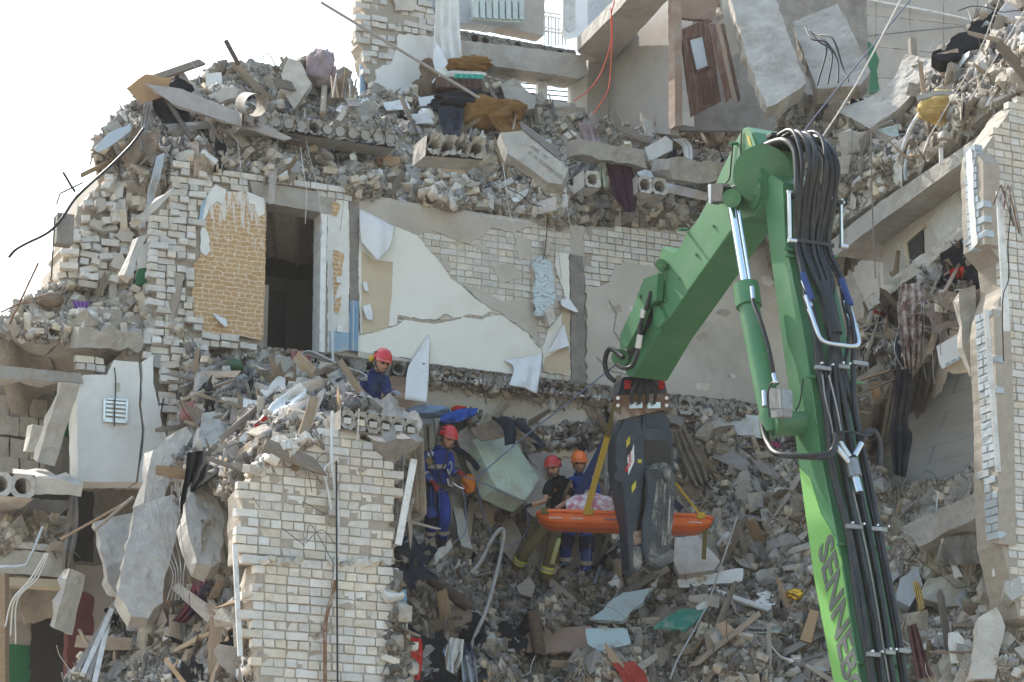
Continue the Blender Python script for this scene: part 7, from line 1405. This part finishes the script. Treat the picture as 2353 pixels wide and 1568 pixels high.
for k in range(5): cp('jaw_rib', [(1518+k*7, 1100+k*3), (1522+k*7, 1098+k*3), (1516+k*6.5, 1262-k*3), (1512+k*6.5, 1262-k*3)], .02, 'jaw', .152, bev=0)
cp('body_hatch', [(1486, 950), (1522, 950), (1530, 968), (1526, 984), (1490, 982), (1482, 966)], .01, 'crusher', .012, bev=.003)
cp('body_edge', [(1478, 946), (1484, 946), (1478, 1016), (1472, 1016)], .03, 'crusher', .03, bev=.005)
for y0, y1 in ((470, 700), (700, 1000), (1000, 1300), (1300, 1660)):
    tube('weld_seam', [PE.hit(lerpx(y, 2)-1, y, -.052) for y in range(y0, y1+1, 46)], .014, M['green'], ex, k=1, n=6)
tube('weld_seam', px_path([(1697, 509), (1608, 632), (1508, 776), (1456, 866)], .004), .014, M['green'], ex, k=1, n=6)
for x, y in ((1640, 520), (1600, 585), (1560, 640), (1530, 690)): cyl('stud', PE.hit(x, y, .02), PE.hit(x, y, -.01), .018, 'green', n=8)

cbp = hs([(1005, 400), (1040, 385), (1072, 395), (1065, 418), (1015, 425)], .3, .5); PQ = frame3(*cbp[:3]); cbo = [o for o in COL.objects if o.name.startswith('cardboard_box') and 'torn' in o.get('label', '')][0]
o0 = PQ.hit(1016, 420, .012); text_mesh('printed_word', 'HEETS', .075, o0, PQ.hit(1060, 402, .012)-o0, PQ.hit(1012, 408, .012)-o0, M['wood_d'], cbo)
# ================================================================== people
def skin_mesh(verts, edges, radii, root=0, sub=2):
    me = bpy.data.meshes.new('s'); me.from_pydata([tuple(v) for v in verts], edges, [])
    o = bpy.data.objects.new('s', me); COL.objects.link(o); sm = o.modifiers.new('Skin', 'SKIN'); sm.use_smooth_shade = True; sm.branch_smoothing = .6
    lay = me.skin_vertices[0].data
    for i, r in enumerate(radii): lay[i].radius = (r, r) if not isinstance(r, tuple) else r; lay[i].use_root = i == root
    ss = o.modifiers.new('Sub', 'SUBSURF'); ss.levels = sub; ss.render_levels = sub
    bpy.context.view_layer.update(); me2 = bpy.data.meshes.new_from_object(o.evaluated_get(bpy.context.evaluated_depsgraph_get()))
    bpy.data.objects.remove(o); V = [v.co.copy() for v in me2.vertices]; Fc = [tuple(p.vertices) for p in me2.polygons]; bpy.data.meshes.remove(me2); return V, Fc
def head_geo(c, fwd, up):
    """head about 0.23 m high facing fwd: brow, eye sockets, nose, mouth, chin, ears"""
    f = fwd.normalized(); r = f.cross(up).normalized(); u = r.cross(f); bm = bmesh.new(); bmesh.ops.create_uvsphere(bm, u_segments=32, v_segments=24, radius=1)
    g = lambda x, z, sx, sz: math.exp(-(x/sx)**2-(z/sz)**2)
    for v in bm.verts:
        x, y, z = v.co; fr = max(0, y)
        w_ = .076*(1-.22*max(0, -z)**1.5); d_ = .098*(1-.10*max(0, -z)*(1 if y < 0 else .25)); p = Vector((x*w_, y*d_, z*.118))
        k = fr**1.5
        nose = g(x, z+.18, .15, .24)*.036; nose *= 1 if z < .15 else .6
        sock = (g(x-.38, z-.02, .2, .13)+g(x+.38, z-.02, .2, .13))*-.018
        brow = g(x, z-.2, .6, .1)*.006; lips = (g(x, z+.52, .26, .05)+g(x, z+.62, .24, .06))*.006-g(x, z+.57, .3, .025)*.005; chin = g(x, z+.85, .3, .15)*.012; cheek = (g(x-.5, z+.3, .2, .25)+g(x+.5, z+.3, .2, .25))*.005
        p.y += k*(nose+sock+brow+lips+chin+cheek)
        ear = g(abs(y), z+.05, .22, .3)*(.016 if abs(x) > .9 else 0); p.x += math.copysign(ear, x)
        v.co = c+r*p.x+f*p.y+u*p.z
    V = [v.co.copy() for v in bm.verts]; Fc = [tuple(q.index for q in fa.verts) for fa in bm.faces]; bm.free(); return V, Fc
def merge(*gs):
    V = []; Fc = []
    for v, f in gs: k = len(V); V += list(v); Fc += [tuple(i+k for i in q) for q in f]
    return V, Fc
SKIN = mat('skin', (.50, .27, .18), (.40, .20, .13), 30, rough=.55, bump=.1, bscale=200, rnd=.05)
LIP = mat('lips', (.30, .12, .09))
STUB = mat('beard', (.10, .06, .04), (.06, .035, .025), 40, rough=.9, bump=.4, bscale=150)
BLUE = mat('blue_workwear', (.030, .065, .30), (.018, .04, .19), 6, rough=.9, bump=.5, bscale=25, rnd=.04, dirt=(.16, .18, .26), dirt_amt=.35, dirt_scale=4, bdist=.02, spec=.15)
DKBLUE = mat('dark_blue_workwear', (.022, .042, .15), (.012, .022, .08), 6, rough=.9, bump=.5, bscale=25, rnd=.04, dirt=(.12, .12, .13), dirt_amt=.4, dirt_scale=4, bdist=.02, spec=.15)
NAVY = mat('navy_workwear', (.016, .02, .04), (.01, .012, .025), 6, rough=.95, bump=.4, bscale=25, bdist=.02, spec=.1)
KHAKI = mat('khaki_turnout', (.145, .115, .06), (.10, .078, .04), 6, rough=.95, bump=.5, bscale=25, bdist=.02, spec=.1, dirt=(.05, .05, .055), dirt_amt=.5, dirt_scale=2.5)
BAND = mat('reflective_band', (.42, .38, .33), (.34, .3, .26), 9, rough=.5, bump=.1); HIVIS = mat('yellow_band', (.55, .62, .06), (.5, .55, .05), 9, rough=.6, bump=.1)
RED = mat('red_helmet', (.52, .025, .025), (.46, .02, .02), 5, rough=.28, bump=.02, spec=.5, dirt=(.55, .2, .18), dirt_amt=.3); ORA = mat('orange_helmet', (.80, .16, .02), (.74, .14, .018), 5, rough=.3, bump=.02, spec=.5)
VIS = {'r': mat('red_visor', (.55, .12, .12), (.48, .09, .09), 5, rough=.12, bump=0, spec=.7), 'o': mat('orange_visor', (.75, .2, .08), (.7, .17, .06), 5, rough=.12, bump=0, spec=.7)}
BOOT = mat('black_boot', (.03, .028, .026), (.02, .018, .017), 8, rough=.6, bump=.3, dirt=(.2, .18, .15), dirt_amt=.4)
GLOVE = {'grey': mat('grey_glove', (.24, .25, .28), rough=.9), 'red': mat('red_glove', (.28, .03, .025), rough=.9), 'dark': mat('dark_glove', (.03, .03, .035), rough=.9)}
def P3(p): return at(*p)
def limb(name, pts, radii, m, parent, sub=2):
    V, Fc = skin_mesh(pts, [(i, i+1) for i in range(len(pts)-1)], radii, 0, sub); return mk(name, V, Fc, m, parent, smooth=True)
def glove(wrist, dirv, nrm, m, parent, curl=.5, s=1.0, name='glove'):
    d = dirv.normalized(); q = nrm-d*nrm.dot(d); q = q.normalized(); sd = d.cross(q)
    vs = [wrist-d*.05, wrist, wrist+d*.05*s]; ed = [(0, 1), (1, 2)]; ra = [.04, .034*s, .036*s]
    for k in range(4):
        b = wrist+d*.085*s+sd*((k-1.5)*.024*s); L = (.036, .042, .040, .03)[k]*s; i = len(vs); vs.append(b); ra.append(.0135*s); ed.append((2, i)); p = b; a = curl*.6
        for _ in range(3):
            p = p+(d*math.cos(a)-q*math.sin(a))*L*.75; a += curl; vs.append(p); ra.append(.0105*s); ed.append((len(vs)-2, len(vs)-1))
    i = len(vs); t0 = wrist+d*.035*s-sd*.036*s; vs.append(t0); ra.append(.015*s); ed.append((1, i)); p = t0
    for k in range(2): p = p+(d*.7-sd*(.6-.4*k)-q*.35).normalized()*.034*s; vs.append(p); ra.append(.012*s); ed.append((len(vs)-2, len(vs)-1))
    V, Fc = skin_mesh(vs, ed, ra, 1, 1); return mk(name, V, Fc, m, parent, smooth=True)
def helmet(c, f, up, m, vis, parent, muffs=None, goggles=False):
    f = f.normalized(); r = f.cross(up).normalized(); u = r.cross(f); hc0 = c; c = c+u*.03-f*.008
    bm = bmesh.new(); bmesh.ops.create_uvsphere(bm, u_segments=36, v_segments=20, radius=1)
    bmesh.ops.delete(bm, geom=[v for v in bm.verts if v.co.z < -.16], context='VERTS')
    for v in bm.verts:
        x, y, z = v.co; k = 1+(.10*max(0, y)**2*max(0, .35-z)*3 if y > 0 else 0)
        ridge = .004*math.cos(x*16)*max(0, min(1, (z-.1)*3))
        v.co = c+r*x*.112*k+f*y*.142*k+u*(z*.135+.035+ridge)
    h = mkbm('helmet', bm, m, parent, smooth=True); s = h.modifiers.new('thickness', 'SOLIDIFY'); s.thickness = .008
    V = []; Fc = []; n = 18
    for i in range(n+1):                                                  # brim and visor across the brow
        a = rad(-72)+rad(144)*i/n
        for j, (rr, zz) in enumerate(((1.0, .05), (1.07, .02), (1.12, -.018), (1.09, -.02))): V.append(c+r*math.sin(a)*.115*rr+f*math.cos(a)*.152*rr+u*zz)
    for i in range(n):
        for j in range(3): Fc.append((i*4+j, (i+1)*4+j, (i+1)*4+j+1, i*4+j+1))
    mk('visor', V, Fc, vis, h, smooth=True)
    for k in (-1, 1):
        for j in range(3): V, Fc = tube_geo([c+r*k*.098+f*(-.05+.035*j)+u*.1, c+r*k*.112+f*(-.05+.035*j)+u*.1], .012, 6); mk('vent', V, Fc, M['black'], h)
    tube('strap', [c+r*.088+u*.02, c+r*.084-u*.07+f*.02, c-u*.165+f*.06, c-r*.084-u*.07+f*.02, c-r*.088+u*.02], .007, M['black'], h, n=6)
    if muffs:
        for k in (-1, 1): V, Fc = tube_geo([c+r*k*.10-f*.06+u*.01, c+r*k*.145-f*.06+u*.01], .045, 14); mk('ear_muff', V, Fc, muffs, h, smooth=True)
    if goggles: tube('goggle_band', [c+r*.12*math.sin(a)+f*.15*math.cos(a)+u*.06 for a in [rad(-150+30*i) for i in range(11)]], .012, M['black'], h, n=6)
    return h
def person(label, J, face, up, suit, trous, helm, vis, gl, D0, shades=False, muffs=None, tee=False, bands=True, beard=False, curl=(.5, .5)):
    """J: joints as (px, py, depth)"""
    j = {k: P3(v) for k, v in J.items()}
    base = (j['ankL']+j['ankR'])/2; p = thing('person', label, 'person', base)
    nk = j['neck']; hc = j['head']
    lo = [('pelvis', .12), ('waist', .115), ('chest', .135), ('neck', .06)]
    # body: one continuous skin
    names = ['pelvis', 'waist', 'chest', 'neck', 'head', 'shL', 'elL', 'wrL', 'shR', 'elR', 'wrR', 'hipL', 'knL', 'ankL', 'hipR', 'knR', 'ankR']
    rr = [.11, .09, .085, .045, .055, .045, .04, .03, .045, .04, .03, .08, .055, .042, .08, .055, .042]
    ix = {n: i for i, n in enumerate(names)}; E = [('pelvis', 'waist'), ('waist', 'chest'), ('chest', 'neck'), ('neck', 'head'), ('chest', 'shL'), ('shL', 'elL'), ('elL', 'wrL'), ('chest', 'shR'), ('shR', 'elR'), ('elR', 'wrR'), ('pelvis', 'hipL'), ('hipL', 'knL'), ('knL', 'ankL'), ('pelvis', 'hipR'), ('hipR', 'knR'), ('knR', 'ankR')]
    g1 = skin_mesh([j[n] for n in names], [(ix[a], ix[b]) for a, b in E], rr, 0, 2); g2 = head_geo(hc, face, up); V, Fc = merge(g1, g2)
    body = mk('body', V, Fc, SKIN, p, smooth=True)
    f = face.normalized(); r = f.cross(up).normalized(); u = r.cross(f)
    for s in (-1, 1):
        bm = bmesh.new(); bmesh.ops.create_uvsphere(bm, u_segments=10, v_segments=8, radius=.0135)
        for v in bm.verts: v.co = Vector((v.co.x*1.3, v.co.y, v.co.z*.8))+hc+f*.082+r*s*.031+u*.002
        mkbm('eye', bm, M['void'], p, smooth=True)
        tube('eyebrow', [hc+f*.094+r*s*.012+u*.022, hc+f*.092+r*s*.032+u*.027, hc+f*.08+r*s*.052+u*.02], .005, STUB, p, n=6)
    tube('mouth', [hc+f*.088-r*.026-u*.064, hc+f*.098-u*.063, hc+f*.088+r*.026-u*.064], .0055, LIP, p, n=6)

    bm = bmesh.new(); bmesh.ops.create_uvsphere(bm, u_segments=20, v_segments=12, radius=1); bmesh.ops.delete(bm, geom=[v for v in bm.verts if v.co.z < -.35 or (v.co.y > .25 and v.co.z < .5)], context='VERTS')
    for v in bm.verts: v.co = hc+r*v.co.x*.083+f*(v.co.y*.102-.004)+u*(v.co.z*.122)
    mkbm('hair', bm, STUB, p, smooth=True)
    if beard:
        V = []; Fc = []
        for i in range(13):
            a = rad(-80+160*i/12)
            for k, (rr_, zz) in enumerate(((1.0, -.072), (1.04, -.092), (.9, -.118))): V.append(hc+r*math.sin(a)*.07*rr_+f*math.cos(a)*.092*rr_+u*zz)
        for i in range(12):
            for k in range(2): Fc.append((i*3+k, i*3+k+3, i*3+k+4, i*3+k+1))
        mk('beard', V, Fc, STUB, p, smooth=True)
    if shades:
        for s in (-1, 1):
            bm = bmesh.new(); bmesh.ops.create_uvsphere(bm, u_segments=14, v_segments=8, radius=1)
            for v in bm.verts: v.co = hc+f*(.092+v.co.y*.012)+r*(s*.034+v.co.x*.032)+u*(.004+v.co.z*.021)
            mkbm('sunglasses', bm, M['black'], p, smooth=True)
    # jacket / shirt
    ub = j['chest'].lerp(nk, .62); ub = ub.lerp((j['shL']+j['shR'])/2, .5)
    jn = ['pelvis', 'waist', 'chest', 'ub', 'shL', 'shR', 'neck']; j['ub'] = ub; jr = [.165, .155, .172, .15, .09, .09, .085]; je = [(0, 1), (1, 2), (2, 3), (3, 4), (3, 5), (3, 6)]; jv = [j[n] for n in jn]
    for s in ('L', 'R'):
        a = jn.index('sh'+s); e = j['el'+s]; w2 = j['wr'+s]
        if tee: jv.append(j['sh'+s].lerp(e, .75)); jr.append(.075); je.append((a, len(jv)-1))
        else:
            jv += [e, e.lerp(w2, .92)]; jr += [.066, .052]; je += [(a, len(jv)-2), (len(jv)-2, len(jv)-1)]
    V, Fc = skin_mesh(jv, je, jr, 0, 2); mk('shirt' if tee else 'jacket', V, Fc, suit, p, smooth=True)
    tube('collar', [nk+Vector((.075*math.cos(a), .075*math.sin(a), .0+.02*math.sin(a*2))) for a in [rad(36*i) for i in range(11)]], .025, suit, p, n=8)
    # trousers
    tv = [j['pelvis'], j['pelvis'].lerp(j['waist'], .55), j['hipL'], j['knL'], j['knL'].lerp(j['ankL'], .5), j['ankL'], j['hipR'], j['knR'], j['knR'].lerp(j['ankR'], .5), j['ankR']]
    V, Fc = skin_mesh(tv, [(0, 1), (0, 2), (2, 3), (3, 4), (4, 5), (0, 6), (6, 7), (7, 8), (8, 9)], [.168, .17, .115, .092, .088, .08, .115, .092, .088, .08], 0, 2); mk('trousers', V, Fc, trous, p, smooth=True)
    for s in ('L', 'R'):
        a = j['ank'+s]; t = P3(J['toe'+s]); limb('boot', [a+Vector((0, 0, .12)), a-Vector((0, 0, .03)), a.lerp(t, .55)-Vector((0, 0, .06)), t-Vector((0, 0, .05))], [.078, .07, .058, .046], BOOT, p, 2)
        w2 = j['wr'+s]; dv = (w2-j['el'+s]); glove(w2, dv, up if s == 'L' else up, gl if gl else SKIN, p, curl[0 if s == 'L' else 1], name='glove' if gl else 'hand')
    def ring(nm, a, b, t, r_, m, hgt=.03):
        c0 = a.lerp(b, t); d = (b-a).normalized(); V, Fc = tube_geo([c0-d*hgt, c0+d*hgt], r_, 16, ends=False); o = mk(nm, V, Fc, m, p, smooth=True)
    if bands:
        for s in ('L', 'R'): ring('reflective_band', j['kn'+s], j['ank'+s], .62, .096, BAND); ring('sleeve_band', j['el'+s], j['wr'+s], .45, .066, BAND, .02)
        ring('chest_band', j['waist'], j['chest'], .75, .182, BAND, .028)
    helmet(hc, face, up, helm, vis, p, muffs)
    ring('belt', j['pelvis'], j['waist'], .6, .178, M['black'], .03)
    return p, j, ring
# 1: on the ledge, leaning over the ridge
d1 = 31.6
person('rescuer in red helmet and sunglasses leaning over the ledge below the doorway',
  dict(head=(877, 836, d1-.15), neck=(864, 858, d1), chest=(856, 888, d1), waist=(848, 930, d1+.1), pelvis=(842, 958, d1+.2), shL=(836, 866, d1+.02), elL=(828, 905, d1-.05), wrL=(848, 930, d1-.25), shR=(884, 872, d1-.05), elR=(890, 905, d1-.15), wrR=(906, 902, d1-.4),
       hipL=(832, 965, d1+.2), knL=(832, 1010, d1+.1), ankL=(828, 1060, d1+.3), hipR=(856, 968, d1+.2), knR=(860, 1010, d1+.1), ankR=(858, 1060, d1+.3), toeL=(828, 1066, d1+.05), toeR=(860, 1066, d1+.05)),
  Vector((.55, -.8, -.22)), Vector((.18, -.1, 1)), DKBLUE, DKBLUE, RED, VIS['r'], GLOVE['grey'], d1, shades=True, muffs=M['yellow'], bands=False)
# 2: climber on ropes
d2 = 33.3
p2, j2, ring2 = person('rescuer in red helmet and blue overalls roped up on the dark slope beside the pier',
  dict(head=(1028, 1011, d2-.08), neck=(1014, 1032, d2), chest=(1008, 1060, d2), waist=(1008, 1104, d2), pelvis=(1005, 1130, d2), shL=(982, 1042, d2+.0), elL=(970, 1082, d2-.08), wrL=(994, 1108, d2-.25), shR=(1034, 1048, d2-.02), elR=(1034, 1088, d2-.15), wrR=(1052, 1086, d2-.38),
       hipL=(994, 1140, d2), knL=(992, 1186, d2-.15), ankL=(990, 1240, d2+.05), hipR=(1018, 1142, d2), knR=(1022, 1184, d2-.2), ankR=(1016, 1240, d2-.02), toeL=(984, 1250, d2-.2), toeR=(1024, 1250, d2-.25)),
  Vector((.75, -.62, -.25)), Vector((.12, -.05, 1)), BLUE, BLUE, RED, VIS['r'], GLOVE['red'], d2)
for k, (a, b) in enumerate((((985, 1030), (1020, 1120)), ((1030, 1040), (1000, 1122)))): tpx('harness_strap', [(a[0], a[1], d2-.2), ((a[0]+b[0])/2, (a[1]+b[1])/2, d2-.23), (b[0], b[1], d2-.2)], .011, M['black'], p2)
V, Fc = tube_geo([at(989, 1043, d2-.16), at(989, 1043, d2-.17)], .045, 16); mk('round_badge', V, Fc, mat('badge', (.6, .62, .66), (.15, .2, .35), 60, contrast=.05), p2)
V, Fc = tube_geo([at(988, 1058, d2-.16), at(988, 1058, d2-.17)], .055, 16); mk('round_badge', V, Fc, mat('badge_brown', (.16, .11, .07), (.3, .2, .1), 50, contrast=.1), p2)
for q in ([(1030, 1068), (1036, 1062), (1038, 1078), (1032, 1090), (1028, 1078)], [(1040, 1110), (1052, 1118), (1066, 1124)], [(1028, 1100), (1032, 1115), (1040, 1116)]): tpx('carabiner', [(x, y, d2-.3) for x, y in q], .012, M['steel'], p2, n=6)
for k in range(5): tpx('tool_sling', [(972+k*9, 1118, d2-.15), (970+k*10, 1140+k*3, d2-.2), (976+k*8, 1160+k*4, d2-.18)], .014, M['black' if k % 2 else 'blue_web'], p2, n=6)
# 3: firefighter in khaki, guiding the stretcher
d3 = 34.15
p3, j3, ring3 = person('firefighter in red helmet, black t-shirt and khaki trousers guiding the stretcher',
  dict(head=(1271, 1079, d3-.1), neck=(1284, 1098, d3), chest=(1289, 1124, d3), waist=(1285, 1165, d3), pelvis=(1268, 1202, d3), shL=(1264, 1112, d3-.15), elL=(1252, 1152, d3-.3), wrL=(1218, 1162, d3-.42), shR=(1312, 1110, d3+.05), elR=(1302, 1154, d3-.15), wrR=(1274, 1172, d3-.42),
       hipL=(1254, 1214, d3-.05), knL=(1214, 1256, d3-.25), ankL=(1182, 1312, d3+.0), hipR=(1278, 1216, d3), knR=(1266, 1274, d3-.15), ankR=(1252, 1336, d3-.1), toeL=(1164, 1322, d3-.15), toeR=(1246, 1350, d3-.35)),
  Vector((-.42, -.88, -.05)), Vector((-.12, -.05, 1)), M['c_black'], KHAKI, RED, VIS['r'], GLOVE['dark'], d3, tee=True, bands=False, beard=True)
for s in ('L', 'R'): ring3('hivis_band', j3['kn'+s], j3['ank'+s], .55, .101, HIVIS, .045); ring3('silver_band', j3['kn'+s], j3['ank'+s], .55, .104, BAND, .02)
tpx('hivis_stripe', [(1284, 1240, d3-.12), (1278, 1262, d3-.24), (1268, 1296, d3-.22)], .035, HIVIS, p3, n=6); tpx('silver_stripe', [(1284, 1240, d3-.15), (1278, 1262, d3-.27), (1268, 1296, d3-.25)], .018, BAND, p3, n=6)
tube('brace', [j3['shR']+Vector((0, -.14, 0)), j3['chest']+Vector((.06, -.2, -.1)), j3['waist']+Vector((.04, -.19, 0))], .025, KHAKI, p3, n=6); box('radio', j3['waist']+Vector((-.16, -.18, .02)), (.03, .02, .07), M['black'], p3, bevel=.006)
# 4: rescuer behind the stretcher
d4 = 34.7
p4, j4, ring4 = person('rescuer in orange helmet and blue overalls standing behind the stretcher',
  dict(head=(1331, 1068, d4-.05), neck=(1334, 1092, d4), chest=(1340, 1118, d4), waist=(1340, 1160, d4), pelvis=(1330, 1195, d4), shL=(1312, 1104, d4), elL=(1306, 1145, d4-.02), wrL=(1318, 1178, d4-.2), shR=(1366, 1106, d4), elR=(1374, 1148, d4-.02), wrR=(1362, 1182, d4-.2),
       hipL=(1312, 1208, d4), knL=(1300, 1248, d4-.1), ankL=(1297, 1302, d4), hipR=(1346, 1210, d4), knR=(1348, 1252, d4-.1), ankR=(1346, 1316, d4-.05), toeL=(1292, 1312, d4-.22), toeR=(1338, 1328, d4-.28)),
  Vector((-.05, -1, -.06)), Vector((0, 0, 1)), BLUE, BLUE, ORA, VIS['o'], GLOVE['dark'], d4)

for s in ('L', 'R'): ring4('knee_patch', j4['hip'+s], j4['kn'+s], .97, .108, NAVY, .1)
for s in ('L', 'R'): ring2('knee_patch', j2['kn'+s], j2['ank'+s], .1, .1, NAVY, .08) if s == 'L' else None
# ================================================================== loose rubble, largest first
def rubble(poly, where, grp, nch_, nbr, nfl, npl, nbd, nwb, ngrit, nwire=20, rags=(), dark=0, big=.42, nfl_s=(.1, .42)):
    nch = int(nch_*1.3); npl = int(npl*1.4); nfl = int(nfl*2.0)
    scatter(poly, nch, CH['chunk'], (.07, big), 'concrete_chunk', 'broken lump of grey concrete '+where, 'concrete lump', 'concrete lumps '+grp, flat=.3, defer=DEF['chunk'], power=3.0)
    scatter(poly, nfl, CH['flat'], nfl_s, 'plaster_slab', 'flat broken plaster piece '+where, 'plaster piece', 'plaster pieces '+grp, flat=.8, sink=.1, defer=DEF['flat'])
    for p, nn in spots(poly, nbr):
        me = random.choice(BR['brick_r'][0 if random.random() < .45 else 1]); sz = random.uniform(.85, 1.05); DEF['brick'].append((sz*(1 if len(me.name) else 1)*max(me.vertices[0].co.length, .01)*random.uniform(.7, 1.3), me, p+nn*.03, rrot() if random.random() < .6 else Euler((random.gauss(0, .3), random.gauss(0, .3), random.uniform(0, 6))), Vector((sz, sz, sz)), 'loose_brick', 'loose pale brick '+where, 'brick', 'loose bricks '+grp))
    scatter(poly, npl, CH['plank'], (.4, 1.3), 'wood_strip', 'broken strip of wood '+where, 'wood strip', 'wood strips '+grp, flat=.75, sink=.08, aspect=.35, defer=DEF['plank'])
    scatter(poly, nbd, CH['board'], (.2, .6), 'board_piece', 'dusty brown-grey board fragment '+where, 'board', 'board fragments '+grp, flat=.75, sink=.06)
    scatter(poly, nwb, CH['wboard'], (.18, .5), 'white_board', 'white board fragment '+where, 'board', 'white board fragments '+grp, flat=.75, sink=.06)
    for k, n, l, s in rags:
        scatter(poly, n, RAG[k], s, 'rag', l+' '+where, 'rag', l+'s '+grp, flat=.7, sink=.05)
    scatter(poly, nwire, WIRE['wire']+WIRE['wire_k']+WIRE['wire_w'], (.4, 1.1), 'loose_wire', 'loose bent wire '+where, 'wire', 'loose wires '+grp, sink=.05)
    scatter(poly, int(ngrit*3.4), CH['grit']+CH['gritflat']*2, (.015, .10), 'rubble_fragments', 'small rubble fragments '+where, 'rubble', stuff=True, power=2.8)
    scatter(poly, ngrit//7, CH['splinter'], (.15, .5), 'wood_splinters', 'small wood splinters '+where, 'splinters', stuff=True, flat=.7)
    if dark: scatter(poly, int(dark*1.4), CH['gritd'], (.04, .25), 'dark_fragments', 'dark burnt fragments '+where, 'rubble', stuff=True, power=1.8)
HP1a = [p for p in HP1]
rubble(HP1, 'on the roof heap', 'on the roof heap', 170, 150, 80, 60, 46, 26, 9000, 34, (('c_grey', 8, 'grey rag', (.3, .7)), ('c_brown', 8, 'brown rag', (.3, .7)), ('c_navy', 8, 'navy rag', (.3, .8)), ('c_black', 4, 'black rag', (.3, .6)), ('c_white', 5, 'white rag', (.2, .5)), ('c_mauve', 3, 'mauve rag', (.3, .5))), dark=900)
rubble([(450, 380), (800, 430), (1240, 490), (1650, 520), (1650, 480), (1400, 440), (1240, 430), (1000, 420), (800, 390), (450, 350)], 'along the top of the doorway wall', 'along the wall top', 20, 110, 10, 4, 2, 2, 1500, 4)
rubble(HP2, 'on the ledge above the pier', 'on the ledge', 90, 60, 40, 34, 22, 16, 2600, 22, (('c_grey', 5, 'grey rag', (.3, .6)), ('c_black', 5, 'black rag', (.3, .6)), ('c_brown', 5, 'brown rag', (.3, .6))), dark=1800, big=.36)
S1 = [(905, 1010), (985, 960), (1060, 945), (1250, 985), (1420, 960), (1500, 1100), (1560, 1320), (1480, 1400), (1300, 1440), (1200, 1660), (880, 1660), (905, 1300)]
rubble(S1, 'on the dark slope around the rescuers', 'on the dark slope', 110, 70, 40, 60, 26, 8, 2600, 34, (('c_black', 9, 'black rag', (.3, .8)), ('c_navy', 10, 'navy rag', (.3, .8)), ('c_brown', 10, 'brown rag', (.3, .8)), ('c_grey', 6, 'grey rag', (.3, .6)), ('plastic_film', 5, 'torn plastic film', (.2, .5))), dark=7500, big=.4)
S2 = [(1420, 960), (1560, 930), (1900, 940), (1990, 1040), (2000, 1250), (2010, 1660), (1180, 1660), (1300, 1440), (1560, 1330)]
rubble(S2, 'on the slope below the stretcher', 'on the slope below the stretcher', 190, 130, 90, 80, 46, 26, 6500, 40, (('c_grey', 8, 'grey rag', (.3, .6)), ('c_black', 4, 'black rag', (.3, .7)), ('c_brown', 6, 'brown rag', (.3, .7)), ('c_white', 6, 'white rag', (.2, .4)), ('c_pink', 3, 'pink rag', (.2, .4)), ('c_mint', 3, 'green rag', (.2, .4)), ('plastic_film', 5, 'torn plastic film', (.2, .5))), dark=1500)
S3 = [(1950, 960), (2060, 1110), (2180, 1100), (2260, 1060), (2300, 1200), (2330, 1380), (2400, 1430), (2400, 1660), (2020, 1660), (1980, 1300)]
rubble(S3, 'on the pale heap at the foot of the gable', 'at the foot of the gable', 190, 60, 60, 26, 14, 10, 4800, 20, (('c_grey', 5, 'grey rag', (.3, .6)),), big=.45)
rubble(HP4, 'on the heap left of the pier', 'left of the pier', 90, 40, 40, 36, 22, 14, 2600, 16, (('c_grey', 5, 'grey rag', (.3, .6)), ('c_black', 4, 'black rag', (.3, .7)), ('paper_back', 4, 'crumpled paper', (.2, .4))), dark=500)
rubble(HP5, 'on the corner rubble above the vented wall', 'on the corner rubble', 80, 100, 20, 6, 4, 3, 2600, 6, big=.3)
rubble(HP6, 'in the debris spilling from the wing', 'in the wing debris', 60, 30, 26, 44, 26, 8, 1600, 30, (('c_grey', 10, 'grey rag', (.3, .8)), ('c_brown', 10, 'brown rag', (.3, .8)), ('c_navy', 6, 'navy rag', (.3, .8)), ('c_mauve', 6, 'mauve rag', (.3, .7)), ('c_red', 2, 'red rag', (.2, .4))), dark=700)
rubble(HP7, 'on the heap above the cut floors', 'above the cut floors', 120, 70, 60, 24, 14, 10, 3600, 30, (('c_black', 3, 'black rag', (.3, .6)), ('c_grey', 6, 'grey rag', (.3, .6))), dark=600, big=.45)
rubble([(1900, 520), (2062, 385), (2233, 245), (2360, 140), (2360, 190), (2216, 300), (2062, 426), (1908, 540)], 'on the cut edge of the upper floor', 'on the cut floor edge', 24, 16, 16, 8, 4, 2, 700, 10, (('c_grey', 3, 'grey rag', (.2, .5)),), big=.3)
rubble(HP8, 'on the floor over the lower doorway', 'over the lower doorway', 20, 20, 8, 4, 2, 2, 700, 3, big=.25)
rubble([(560, 1100), (650, 1000), (780, 985), (850, 1000), (700, 1020), (620, 1070)], 'on the stepped top of the pier', 'on the pier top', 12, 24, 4, 2, 0, 0, 500, 2, big=.2)

rubble([(-20, 745), (450, 795), (800, 838), (1000, 858), (1400, 915), (1900, 965), (1900, 985), (1400, 950), (1000, 892), (800, 868), (450, 825), (-20, 775)], 'along the hollow-core floor slabs', 'along the floor slabs', 70, 30, 20, 4, 2, 2, 1600, 8, big=.24)
release('chunk', 300, 'chunk_s', 'concrete_rubble'); release('flat', 280, 'chunk_s', 'plaster_rubble'); release('brick', 290, 'brick_s', 'brick_rubble'); release('plank', 290, 'wood_s', 'wood_rubble')
